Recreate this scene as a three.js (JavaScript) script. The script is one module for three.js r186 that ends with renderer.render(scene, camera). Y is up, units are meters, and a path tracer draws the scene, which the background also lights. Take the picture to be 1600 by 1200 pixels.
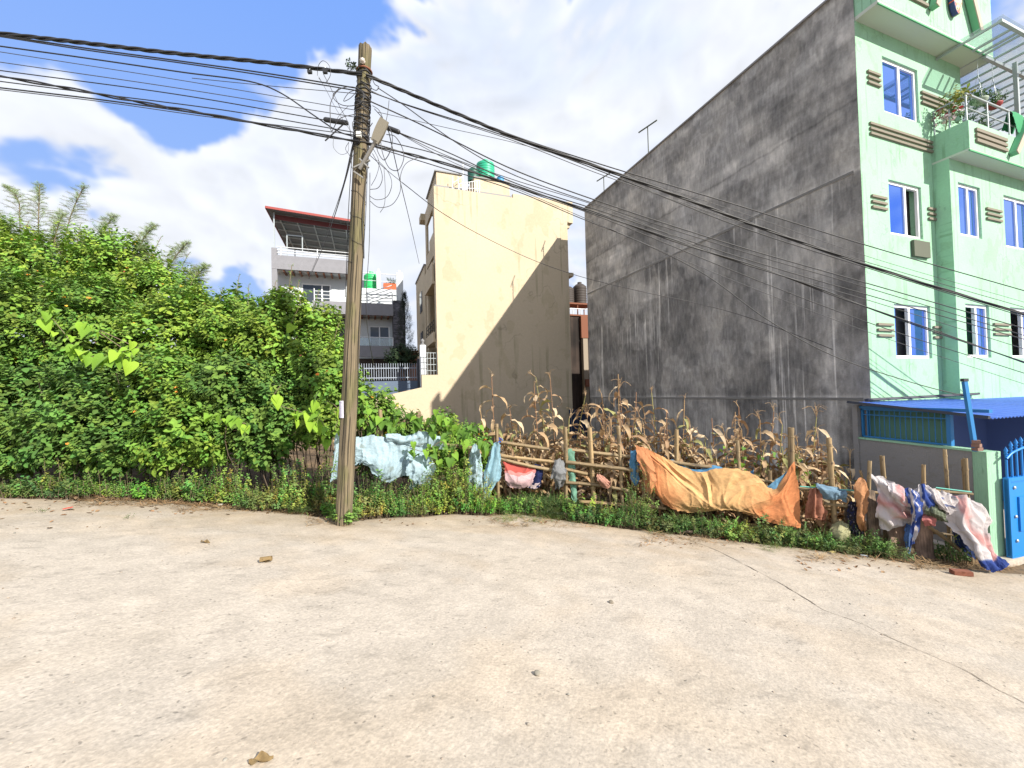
import * as THREE from 'three';
import { mergeGeometries } from 'three/addons/utils/BufferGeometryUtils.js';

// ---------- camera ----------
const scene = new THREE.Scene();
const F_PX = 630;
const camera = new THREE.PerspectiveCamera(2 * Math.atan(600 / F_PX) * 180 / Math.PI, 4 / 3, 0.05, 1500);
camera.rotation.order = 'YXZ';
camera.position.set(0, 1.6, 0);
camera.rotation.set(0.0206, 0, -0.026);
camera.updateMatrixWorld(true);
scene.add(camera);

// ---------- exposure ----------
const EXPOSURE = 1.95;
const renderer = new THREE.WebGLRenderer({ antialias: true });
renderer.setSize(1024, 768);
renderer.toneMapping = THREE.LinearToneMapping;
renderer.toneMappingExposure = EXPOSURE;
renderer.shadowMap.enabled = true;

// ---------- street grid: every house here stands turned by the same angle ----------
const TH = 20 * Math.PI / 180;
const U = new THREE.Vector3(Math.cos(TH), 0, -Math.sin(TH));   // along the fronts
const N = new THREE.Vector3(Math.sin(TH), 0, Math.cos(TH));    // out of the fronts

// ---------- sun ----------
const sunDir = new THREE.Vector3().addScaledVector(N, 1).addScaledVector(U, 0.56).add(new THREE.Vector3(0, 0.75, 0)).normalize();
const sun = new THREE.DirectionalLight(new THREE.Color(1, 0.94, 0.84), 4.3);
sun.position.copy(sunDir).multiplyScalar(80);
sun.target.position.set(0, 0, -12); sun.position.add(sun.target.position);
sun.castShadow = true; sun.shadow.mapSize.set(4096, 4096); sun.shadow.radius = 1;
Object.assign(sun.shadow.camera, { left: -32, right: 32, top: 32, bottom: -32, near: 1, far: 180 });
scene.add(sun, sun.target);

// ---------- random numbers and noise ----------
function rng(seed) { let s = seed >>> 0; return () => { s = (s + 0x6D2B79F5) | 0; let t = Math.imul(s ^ (s >>> 15), 1 | s); t = (t + Math.imul(t ^ (t >>> 7), 61 | t)) ^ t; return ((t ^ (t >>> 14)) >>> 0) / 4294967296; }; }
const PERM = new Uint8Array(512), VAL = new Float32Array(256);
{ const r = rng(11); const p = [...Array(256).keys()]; for (let i = 255; i > 0; i--) { const j = Math.floor(r() * (i + 1)); [p[i], p[j]] = [p[j], p[i]]; } for (let i = 0; i < 512; i++) PERM[i] = p[i & 255]; for (let i = 0; i < 256; i++) VAL[i] = r(); }
const sm = (t) => t * t * (3 - 2 * t), mix = (a, b, t) => a + (b - a) * t, clamp = (x, a = 0, b = 1) => Math.min(b, Math.max(a, x));
const step = (a, b, x) => sm(clamp((x - a) / (b - a)));
function n3(x, y, z) {
  const xi = Math.floor(x), yi = Math.floor(y), zi = Math.floor(z), fx = x - xi, fy = y - yi, fz = z - zi, u = fx * fx * (3 - 2 * fx), v = fy * fy * (3 - 2 * fy), w = fz * fz * (3 - 2 * fz);
  const X = PERM[xi & 255], X1 = PERM[(xi + 1) & 255], Y = yi & 255, Y1 = (yi + 1) & 255, Z = zi & 255, Z1 = (zi + 1) & 255;
  const a = PERM[X + Y], b = PERM[X1 + Y], c = PERM[X + Y1], d = PERM[X1 + Y1];
  const p = VAL[PERM[a + Z]], q = VAL[PERM[c + Z]], r = VAL[PERM[a + Z1]], s = VAL[PERM[c + Z1]];
  const e = p + (VAL[PERM[b + Z]] - p) * u, f = q + (VAL[PERM[d + Z]] - q) * u, g = r + (VAL[PERM[b + Z1]] - r) * u, h = s + (VAL[PERM[d + Z1]] - s) * u, k = e + (f - e) * v;
  return k + (g + (h - g) * v - k) * w;
}
function n2(x, y, px = 256, py = 256) {   // repeats after px, py cells
  const xi = Math.floor(x), yi = Math.floor(y), fx = x - xi, fy = y - yi, u = fx * fx * (3 - 2 * fx), v = fy * fy * (3 - 2 * fy);
  let X = xi % px, Y = yi % py; if (X < 0) X += px; if (Y < 0) Y += py; const X1 = X + 1 === px ? 0 : X + 1, Y1 = Y + 1 === py ? 0 : Y + 1;
  const A = PERM[X & 255], C = PERM[X1 & 255], a = VAL[PERM[A + (Y & 255)]], b = VAL[PERM[C + (Y & 255)]], c = VAL[PERM[A + (Y1 & 255)]], d = VAL[PERM[C + (Y1 & 255)]];
  const e = a + (b - a) * u; return e + (c + (d - c) * u - e) * v;
}
function fbm3(x, y, z, o = 5) { let s = 0, a = 0.5, t = 0; for (let i = 0; i < o; i++) { s += a * n3(x, y, z); t += a; a *= 0.5; x = x * 2.03 + 7.1; y = y * 2.03 + 3.7; z = z * 2.03 + 1.3; } return s / t; }
function fbm2(x, y, o = 5, p = 256, q = p) { let s = 0, a = 0.5, t = 0; for (let i = 0; i < o; i++) { s += a * n2(x, y, p, q); t += a; a *= 0.5; x *= 2; y *= 2; p = Math.min(256, p * 2); q = Math.min(256, q * 2); } return s / t; }

function billow(x, y, z, o) { let s = 0, a = 0.5, t = 0; for (let i = 0; i < o; i++) { s += a * Math.abs(2 * n3(x, y, z) - 1); t += a; a *= 0.5; x = x * 2.05 + 5.3; y = y * 2.05 + 1.9; z = z * 2.05 + 8.4; } return 1 - s / t; }

// ---------- where a point of the photograph lies in the place ----------
const rayOf = (px, py) => new THREE.Vector3((px - 800) / F_PX, (600 - py) / F_PX, -1).applyQuaternion(camera.quaternion);
function P(px, py, d) { const r = rayOf(px, py); return r.multiplyScalar(d / -r.z).add(camera.position); }

// ---------- sky ----------
{
  const W = 2048, H = 1024, data = new Float32Array(W * H * 4);
  const holes = [[250, -30, 0.27, 0.46], [60, -20, 0.23, 0.38], [430, 20, 0.19, 0.42], [540, 40, 0.13, 0.28], [150, 60, 0.13, 0.2], [300, 75, 0.12, 0.24], [410, 95, 0.08, 0.16], [275, 150, 0.08, 0.34], [262, 205, 0.085, 0.40], [30, 285, 0.12, 0.40], [110, 300, 0.09, 0.32], [340, 442, 0.13, 0.40], [265, 440, 0.08, 0.16], [430, 290, 0.04, 0.12],
    [60, 135, 0.13, -0.34], [165, 165, 0.10, -0.26], [380, 130, 0.10, -0.2], [130, 225, 0.2, -0.34], [380, 190, 0.14, -0.26], [470, 150, 0.12, -0.24], [470, 260, 0.2, -0.18], [560, 150, 0.1, -0.16], [650, 170, 0.10, -0.12], [240, 330, 0.2, -0.22], [380, 350, 0.15, -0.16]].map(([x, y, r, w]) => [rayOf(x, y).normalize(), r, w]);
  const d = new THREE.Vector3();
  for (let j = 0; j < H; j++) {
    const el = ((j + 0.5) / H - 0.5) * Math.PI, sy = Math.sin(el), cy = Math.cos(el);
    for (let i = 0; i < W; i++) {
      const az = ((i + 0.5) / W - 0.5) * 2 * Math.PI, k = (j * W + i) * 4;
      d.set(cy * Math.cos(az), Math.max(sy, -0.05), cy * Math.sin(az));
      const t = Math.pow(clamp(d.y * 1.15), 0.7);
      let r = mix(0.52, 0.175, t), g = mix(0.69, 0.385, t), b = mix(0.97, 1.0, t);
      if (sy > -0.06) {
        let bias = 0.17;
        for (const [c, rad, w] of holes) { const q = (1 - d.dot(c)) / (rad * rad * 0.5); if (q < 6) bias -= w * Math.exp(-q); }
        const wx = n3(d.x * 3.1, d.y * 3.1, d.z * 3.1 + 9) - 0.5, wy = n3(d.x * 3.1 + 40, d.y * 3.1, d.z * 3.1) - 0.5;
        const x = d.x * 3.4 + wx * 0.7, y = d.y * 4.4 + wy * 0.7, z = d.z * 3.4 - wx * 0.5;
        const base = fbm3(x, y, z, 5), puff = billow(x * 2.2 + 4, y * 2.4, z * 2.2, 5), puff2 = billow(x * 2.2 + 4.08, y * 2.4 + 0.20, z * 2.2 + 0.04, 2);
        const f = base + 0.62 * (puff - 0.57) + 0.25 * (fbm3(x * 9, y * 9, z * 9, 3) - 0.5) + bias, wisp = fbm3(d.x * 3 + d.y * 6 + wy, d.y * 14 + d.x * 4, d.z * 4, 4);
        let den = step(0.42, 0.60, f);
        den = Math.max(den, 0.5 * step(0.60, 0.8, wisp + bias * 0.3));
        const core = step(0.34, 0.62, fbm3(d.x * 1.9 + 8, d.y * 3.4 + 2, d.z * 1.9 + 5, 4)) * step(0.56, 0.80, f), rim = clamp((puff - puff2) * 1.6 + 0.5);
        const lum = 0.985 + 0.18 * (rim - 0.5) * (1 - 0.5 * core) + 0.12 * (puff - 0.5) - 0.05 * core;
        const cr = lum * mix(0.92, 0.76, core), cg = lum * mix(0.955, 0.855, core), cb = lum * mix(1.03, 1.04, core);
        r = mix(r, cr, den); g = mix(g, cg, den); b = mix(b, cb, den);
      }
      data[k] = r / EXPOSURE; data[k + 1] = g / EXPOSURE; data[k + 2] = b / EXPOSURE; data[k + 3] = 1;
    }
  }
  const sky = new THREE.DataTexture(data, W, H, THREE.RGBAFormat, THREE.FloatType);
  sky.mapping = THREE.EquirectangularReflectionMapping; sky.magFilter = THREE.LinearFilter; sky.minFilter = THREE.LinearFilter; sky.wrapS = THREE.RepeatWrapping;
  sky.needsUpdate = true;
  scene.background = sky; scene.environment = sky;
}

// ---------- helpers ----------
const taken = {};
function numbered(name) { const n = taken[name] = (taken[name] ?? -1) + 1; return n ? `${name}_${String(n).padStart(3, '0')}` : name; }
function tag(o, label, category, group, kind) { o.userData.label = label; if (category) o.userData.category = category; if (group) o.userData.group = group; if (kind) o.userData.kind = kind; return o; }
function mesh(name, geo, mat, parent, kind) { const m = new THREE.Mesh(geo, mat); m.name = parent ? name : numbered(name); m.castShadow = m.receiveShadow = true; (parent ?? scene).add(m); if (kind) m.userData.kind = kind; return m; }
function thing(name, label, category, pos, turn = 0, group) { const g = new THREE.Group(); g.name = numbered(name); if (pos) g.position.copy(pos); g.rotation.y = turn; scene.add(g); return tag(g, label, category, group); }
function B(x0, x1, y0, y1, z0, z1) {   // box with uv in metres
  const g = new THREE.BoxGeometry(x1 - x0, y1 - y0, z1 - z0); g.translate((x0 + x1) / 2, (y0 + y1) / 2, (z0 + z1) / 2);
  const p = g.attributes.position, n = g.attributes.normal, uv = g.attributes.uv;
  for (let i = 0; i < p.count; i++) { const ax = Math.abs(n.getX(i)), ay = Math.abs(n.getY(i)); ax > 0.5 ? uv.setXY(i, p.getZ(i), p.getY(i)) : ay > 0.5 ? uv.setXY(i, p.getX(i), p.getZ(i)) : uv.setXY(i, p.getX(i), p.getY(i)); }
  return g;
}
function bar(a, b, r, seg = 6, r2 = r) {   // round bar between two points
  const v = new THREE.Vector3().subVectors(b, a), L = v.length(), g = new THREE.CylinderGeometry(r2, r, L, seg, 1);
  g.translate(0, L / 2, 0); g.applyQuaternion(new THREE.Quaternion().setFromUnitVectors(new THREE.Vector3(0, 1, 0), v.normalize())); g.translate(a.x, a.y, a.z); return g;
}
const V = (x, y, z) => new THREE.Vector3(x, y, z);
function beam(a, b, w, h) {   // square bar
  const v = new THREE.Vector3().subVectors(b, a), L = v.length(), g = new THREE.BoxGeometry(w, L, h);
  g.translate(0, L / 2, 0); g.applyQuaternion(new THREE.Quaternion().setFromUnitVectors(V(0, 1, 0), v.normalize())); g.translate(a.x, a.y, a.z); return g;
}
function merge(list) { return mergeGeometries(list.map((g) => g.index ? g.toNonIndexed() : g)); }
function wallShape(x0, x1, y0, y1, holes, thick) {   // wall with real openings, face at z = 0, uv in metres
  const s = new THREE.Shape([new THREE.Vector2(x0, y0), new THREE.Vector2(x1, y0), new THREE.Vector2(x1, y1), new THREE.Vector2(x0, y1)]);
  for (const [a, b, c, d] of holes) s.holes.push(new THREE.Path([new THREE.Vector2(a, c), new THREE.Vector2(a, d), new THREE.Vector2(b, d), new THREE.Vector2(b, c)]));
  const g = new THREE.ExtrudeGeometry(s, { depth: thick, bevelEnabled: false }); g.translate(0, 0, -thick); return g;
}
function tex(w, h, fn, srgb = true, wrap = true) {   // fn(u, v, i, j) gives [r, g, b] 0..1
  const d = new Uint8Array(w * h * 4);
  for (let j = 0; j < h; j++) for (let i = 0; i < w; i++) { const c = fn((i + 0.5) / w, (j + 0.5) / h, i, j), k = (j * w + i) * 4; d[k] = clamp(c[0]) * 255; d[k + 1] = clamp(c[1]) * 255; d[k + 2] = clamp(c[2]) * 255; d[k + 3] = 255; }
  const t = new THREE.DataTexture(d, w, h); t.magFilter = THREE.LinearFilter; t.minFilter = THREE.LinearMipmapLinearFilter; t.generateMipmaps = true; if (srgb) t.colorSpace = THREE.SRGBColorSpace;
  t.wrapS = t.wrapT = wrap ? THREE.RepeatWrapping : THREE.ClampToEdgeWrapping; t.needsUpdate = true; return t;
}
const rep = (t, x, y = x) => { const c = t.clone(); c.repeat.set(x, y); c.needsUpdate = true; return c; };
const lin = (r, g, b) => new THREE.Color().setRGB(r, g, b);
const std = (c, rough = 0.85, more = {}) => new THREE.MeshStandardMaterial({ color: c.isColor ? c : lin(...c), roughness: rough, ...more });
const leafMat = (c, tr = 0.35) => new THREE.MeshPhysicalMaterial({ color: lin(...c), roughness: 0.75, transmission: tr, thickness: 0, side: THREE.DoubleSide, specularIntensity: 0.5 });

// height of the ground: the road slopes down to one side and away, the plots beyond level out
function gy(x, z) {
  const d = -z, ax = Math.abs(x), X = ax < 12 ? x : Math.sign(x) * (12 + 6 * Math.tanh((ax - 12) / 6));
  const D = d < 7 ? Math.max(d, -8) : 7 + (1 - Math.exp(-(d - 7)));
  const fade = Math.exp(-Math.max(0, Math.hypot(x, z) - 30) / 60);
  return (-0.097 * X - 0.1 * D + 1.1 * step(9, 21, d) * step(1, -8, x)) * fade - 0.4 * (1 - fade);
}
function G(px, py) {   // where the ray of a photo point meets the ground
  const r = rayOf(px, py); let a = 0.5, b = 60; const f = (t) => 1.6 + r.y * t - gy(r.x * t, r.z * t);
  for (let i = 0; i < 60; i++) { const m = (a + b) / 2; f(m) > 0 ? a = m : b = m; }
  return V(r.x * a, gy(r.x * a, r.z * a), r.z * a);
}
const lerpTable = (tab) => (x) => { if (x <= tab[0][0]) return tab[0][1]; for (let i = 1; i < tab.length; i++) if (x <= tab[i][0]) return mix(tab[i - 1][1], tab[i][1], (x - tab[i - 1][0]) / (tab[i][0] - tab[i - 1][0])); return tab.at(-1)[1]; };
const edgeD = lerpTable([[-40, 6.2], [-8.3, 6.4], [-6, 6.9], [-4, 6.8], [-2.6, 6.7], [-1.3, 7.5], [0, 7.9], [2.2, 7.4], [4.8, 6.9], [6.1, 6.5], [7.4, 6.3], [9, 6.0], [40, 5]]);
const fenceD = lerpTable([[500, 7.3], [700, 8.1], [800, 8.5], [950, 8.3], [1100, 7.9], [1250, 7.4], [1400, 6.9], [1520, 6.6]]);
// ---------- ground and road ----------
const soilTex = tex(512, 512, (u, v) => { const n = fbm2(u * 8, v * 8, 6, 8), f = fbm2(u * 64, v * 64, 2, 64); const k = 0.55 + 0.5 * n + 0.35 * (f - 0.5); return [0.52 * k, 0.43 * k, 0.32 * k]; });
{
  const xs = [], zs = []; for (let i = -60; i <= 60; i++) { const t = i / 60; xs.push(24 * t + 500 * Math.pow(Math.abs(t), 9) * Math.sign(t)); }
  for (let j = -60; j <= 60; j++) { const t = j / 60; zs.push(-10 + 24 * t + 500 * Math.pow(Math.abs(t), 9) * Math.sign(t)); }
  const pos = [], uv = [], idx = [];
  zs.forEach((z) => xs.forEach((x) => { pos.push(x, gy(x, z) - (-z < edgeD(x) + 0.3 ? 0.03 : 0) + (-z > 8 ? 0.05 * n2(x * 1.3, z * 1.3) : 0), z); uv.push(x / 2.2, z / 2.2); }));
  const w = xs.length; for (let j = 0; j < zs.length - 1; j++) for (let i = 0; i < w - 1; i++) { const a = j * w + i; idx.push(a, a + w, a + 1, a + 1, a + w, a + w + 1); }
  const g = new THREE.BufferGeometry(); g.setAttribute('position', new THREE.Float32BufferAttribute(pos, 3)); g.setAttribute('uv', new THREE.Float32BufferAttribute(uv, 2)); g.setIndex(idx); g.computeVertexNormals();
  tag(mesh('ground', g, std([0.9, 0.9, 0.9], 1, { map: soilTex })), 'brown soil of the plots beyond the road', null, null, 'structure');
}
// concrete road, worn so that the stones in it show
const pits = (() => { const r = rng(5), a = []; for (let i = 0; i < 2600; i++) a.push([r(), r(), 0.0006 + 0.0022 * Math.pow(r(), 3), r(), r() * 3.14]); const S = 2048, m = new Float32Array(S * S);
  for (const [x, y, s, k, an] of a) { const R = Math.ceil(s * S * 1.8) + 1, ca = Math.cos(an), sa = Math.sin(an); for (let j = -R; j <= R; j++) for (let i = -R; i <= R; i++) { const q = (i * ca + j * sa) / (s * S * 1.6), w = (j * ca - i * sa) / (s * S * 0.8), e = q * q + w * w; if (e < 1) { const X = (Math.floor(x * S) + i + S) % S, Y = (Math.floor(y * S) + j + S) % S; m[Y * S + X] = Math.max(m[Y * S + X], (1 - e * e) * (0.35 + 0.65 * k)); } } }
  return m; })();
const roadH = (u, v, k) => 0.55 * fbm2(u * 96, v * 96, 4, 96) + 0.25 * fbm2(u * 24, v * 24, 3, 24) + 0.2 * n2(u * 512, v * 512, 256) - 0.35 * pits[k];
const roadTex = tex(2048, 2048, (u, v, i, j) => {
  const k = j * 2048 + i, big = fbm2(u * 5 + 3, v * 5, 5, 5), mid = fbm2(u * 20, v * 20 + 7, 4, 20), fine = n2(u * 300, v * 300, 256) - 0.5, spot = n2(u * 700 + 5, v * 700, 256);
  let l = 0.702 + 0.03 * (big - 0.5) + 0.11 * (mid - 0.5) + 0.085 * fine + 0.06 * (spot - 0.5);
  const drag = step(0.60, 0.78, fbm2(u * 22, v * 52, 4, 22, 52)); l -= 0.055 * drag * (0.5 + spot);
  l -= 0.17 * pits[k]; if (spot > 0.93) l -= 0.09; if (spot < 0.05) l += 0.05;
  const warm = step(0.42, 0.68, fbm2(u * 6 + 1, v * 6 + 4, 4, 6));
  return [l * 1.0, l * mix(0.960, 0.948, warm), l * mix(0.905, 0.878, warm)];
});
const roadBump = tex(1024, 1024, (u, v, i, j) => { const h = clamp(roadH(u, v, j * 2 * 2048 + i * 2)); return [h, h, h]; }, false);
const roadMat = std([0.98, 0.96, 0.93], 0.92, { map: roadTex, bumpMap: roadBump, bumpScale: 0.006, vertexColors: true });
{
  const NX = 300, NZ = 150, pos = [], uv = [], col = [], idx = [];
  for (let j = 0; j <= NZ; j++) for (let i = 0; i <= NX; i++) {
    const t = i / NX * 2 - 1, x = 12 * t + 26 * Math.pow(Math.abs(t), 5) * Math.sign(t);
    const e = edgeD(x) + 0.16 * (fbm2(x * 2.3 + 50, 1.5, 4) - 0.5) * 2, q = j / NZ, d = e - (1 - Math.pow(q, 0.6)) * (e + 16);
    const z = -d; pos.push(x, gy(x, z) + 0.012 * fbm2(x * 1.2 + 20, z * 1.2 + 20, 3) - (j === NZ ? 0.05 : 0), z);
    const a = 0.31; uv.push((x * Math.cos(a) - z * Math.sin(a)) / 4.3, (x * Math.sin(a) + z * Math.cos(a)) / 4.3);
    const dust = step(0.40, 0.62, fbm2(x * 0.55 + 31, z * 0.8 + 17, 5)), dirt = step(1.9, 0.0, e - d + 2.0 * (fbm2(x * 1.3 + 3, z * 2.6 + 60, 5) - 0.5)) * (0.55 + 0.45 * n2(x * 5 + 9, z * 9 + 99)), wet = step(0.52, 0.7, fbm2(x * 0.9 + 77, z * 0.9 + 7, 5));
    col.push(mix(mix(0.99, 0.975, dust) * (1 - 0.02 * wet), 0.80, dirt), mix(mix(0.975, 0.95, dust) * (1 - 0.02 * wet), 0.71, dirt), mix(mix(0.965, 0.92, dust) * (1 - 0.02 * wet), 0.58, dirt));
  }
  for (let j = 0; j < NZ; j++) for (let i = 0; i < NX; i++) { const a = j * (NX + 1) + i; idx.push(a, a + 1, a + NX + 1, a + 1, a + NX + 2, a + NX + 1); }
  const g = new THREE.BufferGeometry(); g.setAttribute('position', new THREE.Float32BufferAttribute(pos, 3)); g.setAttribute('uv', new THREE.Float32BufferAttribute(uv, 2)); g.setAttribute('color', new THREE.Float32BufferAttribute(col, 3)); g.setIndex(idx); g.computeVertexNormals();
  const road = mesh('road', g, roadMat); tag(road, 'pale worn concrete road sloping down past the fence', null, null, 'structure');
  // long crack, filled with dark dirt, running out from the verge
  const pts = [[1042, 832], [1068, 842], [1100, 853], [1130, 866], [1165, 884], [1200, 902], [1232, 920], [1262, 938], [1290, 955], [1318, 965], [1345, 975], [1390, 997], [1440, 1020], [1500, 1046], [1560, 1080], [1640, 1120]].map(([x, y]) => G(x, y));
  const rr = rng(8), cp = [], ci = []; let nv = 0; const curve = new THREE.CatmullRomCurve3(pts), M = 220;
  for (let i = 0; i <= M; i++) { const p = curve.getPoint(i / M), t = curve.getTangent(i / M), nx = -t.z, nz = t.x, L = Math.hypot(nx, nz), w = 0.002 + 0.011 * Math.max(0, fbm2(i * 0.16, 4.2, 3) * 1.7 - 0.55) * (i < 110 ? 1 : 0.35), o = 0.03 * (fbm2(i * 0.21, 9.7, 3) - 0.5);
    for (const s of [-1, 1]) { const x = p.x + nx / L * (o + s * w), z = p.z + nz / L * (o + s * w); cp.push(x, gy(x, z) + 0.012 * fbm2(x * 1.2 + 20, z * 1.2 + 20, 3) + 0.004, z); } if (i) ci.push(nv - 2, nv - 1, nv, nv - 1, nv + 1, nv); nv += 2; }
  const cg = new THREE.BufferGeometry(); cg.setAttribute('position', new THREE.Float32BufferAttribute(cp, 3)); cg.setIndex(ci); cg.computeVertexNormals();
  mesh('crack', cg, std([0.13, 0.105, 0.08], 1, { side: THREE.DoubleSide }), road);
}
const onRoad = (px, py) => { const p = G(px, py); p.y += 0.012; return p; };
// ---------- walls ----------
const plasterBump = tex(512, 512, (u, v) => { const h = 0.6 * fbm2(u * 10, v * 10, 5, 10) + 0.4 * n2(u * 128, v * 128, 128); return [h, h, h]; }, false);
const paintTex = tex(1024, 1024, (u, v) => {   // weathered paint, near white, tinted by the material
  const st = step(0.60, 0.80, fbm2(u * 44, v * 3, 4, 44, 3)) * step(0.45, 0.75, fbm2(u * 6, v * 4 + 2, 3, 6, 4)), big = fbm2(u * 4, v * 4, 5, 4), scuff = step(0.60, 0.72, fbm2(u * 14 + 3, v * 30, 5, 14, 30)), f = n2(u * 200, v * 200, 200) - 0.5;
  const l = 0.95 + 0.07 * (big - 0.5) - 0.075 * st - 0.026 * scuff + 0.03 * f; return [l, l * (1 - 0.008 * scuff), l * (1 - 0.03 * scuff - 0.01 * st)];
});
const streakTex = tex(1024, 1024, (u, v) => { const a = fbm2(u * 70, v * 3, 4, 70, 3), m = fbm2(u * 7, v * 5 + 1, 4, 7, 5), st = step(0.56, 0.74, a) * step(0.42, 0.62, m), big = fbm2(u * 5 + 2, v * 5, 6, 5), sc = step(0.57, 0.66, fbm2(u * 22, v * 16 + 3, 5, 22, 16)), ck = 1 - step(0.0, 0.012, Math.abs(fbm2(u * 6 + 9, v * 6, 5, 6) - 0.5)), f = n2(u * 220, v * 220, 220) - 0.5; const l = 0.96 + 0.09 * (big - 0.5) - 0.11 * st - 0.04 * sc - 0.10 * ck * step(0.45, 0.6, m) + 0.03 * f; return [l * (1 - 0.01 * st), l, l * (1 - 0.03 * st - 0.02 * sc)]; });
const paint = (c, s = 0.16, r = 0.8) => std(c, r, { map: rep(paintTex, s), bumpMap: rep(plasterBump, 0.7), bumpScale: 0.006 });
const M = {
  green: std([0.32, 0.57, 0.385], 0.82, { map: rep(streakTex, 0.19), bumpMap: rep(plasterBump, 0.7), bumpScale: 0.008 }), greenDark: std([0.08, 0.33, 0.15], 0.7), greenMid: std([0.14, 0.40, 0.22], 0.75), chevFace: std([0.40, 0.34, 0.27], 0.8), soffit: std([0.50, 0.55, 0.47], 0.9, { bumpMap: rep(plasterBump, 0.5), bumpScale: 0.004 }),
  trim: std([0.20, 0.175, 0.135], 0.85), trimEdge: std([0.10, 0.11, 0.08], 0.9), white: std([0.78, 0.79, 0.80], 0.45), steel: std([0.42, 0.46, 0.47], 0.4, { metalness: 0.4 }), whiteSteel: std([0.66, 0.68, 0.70], 0.45, { metalness: 0.2 }),
  glass: new THREE.MeshPhysicalMaterial({ color: lin(0.13, 0.29, 0.84), roughness: 0.03, metalness: 0.88 }), darkGlass: new THREE.MeshPhysicalMaterial({ color: lin(0.05, 0.06, 0.07), roughness: 0.05, metalness: 0, specularIntensity: 1 }),
  room: std([0.22, 0.21, 0.20], 0.9), openingShade: std([0.045, 0.03, 0.022], 0.7), grey: std([0.22, 0.22, 0.225], 0.9, { map: rep(paintTex, 0.3), bumpMap: rep(plasterBump, 0.8), bumpScale: 0.006 }), rust: std([0.20, 0.075, 0.04], 0.85), blueSteel: std([0.02, 0.17, 0.42], 0.45), tank: std([0.02, 0.36, 0.20], 0.45),  // the near-black brown here paints the shade inside openings
};
const frame = (O) => ({
  f(px, py, b = 0) { const r = rayOf(px, py), q = O.clone().addScaledVector(N, b).sub(camera.position), t = q.dot(N) / r.dot(N), p = r.multiplyScalar(t).add(camera.position); return [p.clone().sub(O).dot(U), p.y]; },
  at(a, y, b) { return O.clone().addScaledVector(U, a).addScaledVector(N, b).setY(y); },
});
function windowPart(house, x0, x1, y0, y1, z, opt = {}) {   // sliding window in a real opening; the wall face is at z
  const fr = opt.fr ?? 0.07, mid = opt.mid ?? (x0 + x1) / 2, zf = z - 0.05, t = 0.06, lst = [B(x0, x1, y0, y0 + fr, zf - t, zf), B(x0, x1, y1 - fr, y1, zf - t, zf), B(x0, x0 + fr, y0 + fr, y1 - fr, zf - t, zf), B(x1 - fr, x1, y0 + fr, y1 - fr, zf - t, zf)];
  if (mid > 0) lst.push(B(mid - fr * 0.55, mid + fr * 0.55, y0 + fr, y1 - fr, zf - t * 0.9, zf + 0.012));
  const w = mesh('window', merge(lst), opt.mat ?? M.white, house);
  const pane = (a, b, zz, m) => mesh('pane', B(a, b, y0 + fr, y1 - fr, zz - 0.006, zz), m ?? opt.glass ?? M.glass, w);
  const half = mid > 0 ? [[x0 + fr, mid - fr * 0.55], [mid + fr * 0.55, x1 - fr]] : [[x0 + fr, x1 - fr]];
  half.forEach(([a, b], i) => { if (opt.open === i) { if (opt.slid) { const c = i ? a + (b - a) * opt.slid : b - (b - a) * opt.slid; i ? pane(c, b, zf - 0.045) : pane(a, c, zf - 0.045); } } else pane(a, b, zf - 0.02 - 0.02 * i); });
  if (opt.open !== undefined) mesh('room_recess', merge([B(x0 - 0.3, x1 + 0.3, y0 - 0.3, y1 + 0.3, z - 1.3, z - 1.25), B(x0 - 0.3, x0 - 0.25, y0 - 0.3, y1 + 0.3, z - 1.25, z - 0.24), B(x1 + 0.25, x1 + 0.3, y0 - 0.3, y1 + 0.3, z - 1.25, z - 0.24), B(x0 - 0.25, x1 + 0.25, y0 - 0.3, y0 - 0.25, z - 1.25, z - 0.24), B(x0 - 0.25, x1 + 0.25, y1 + 0.25, y1 + 0.3, z - 1.25, z - 0.24)]), opt.room ?? M.room, w);
  return w;
}
const trimBars = (house, x0, x1, ys, z, h = 0.055) => { for (const y of ys) { mesh('trim_bar', B(x0, x1, y - h / 2, y + h / 2, z + 0.001, z + 0.045), M.trim, house); } };

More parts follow.
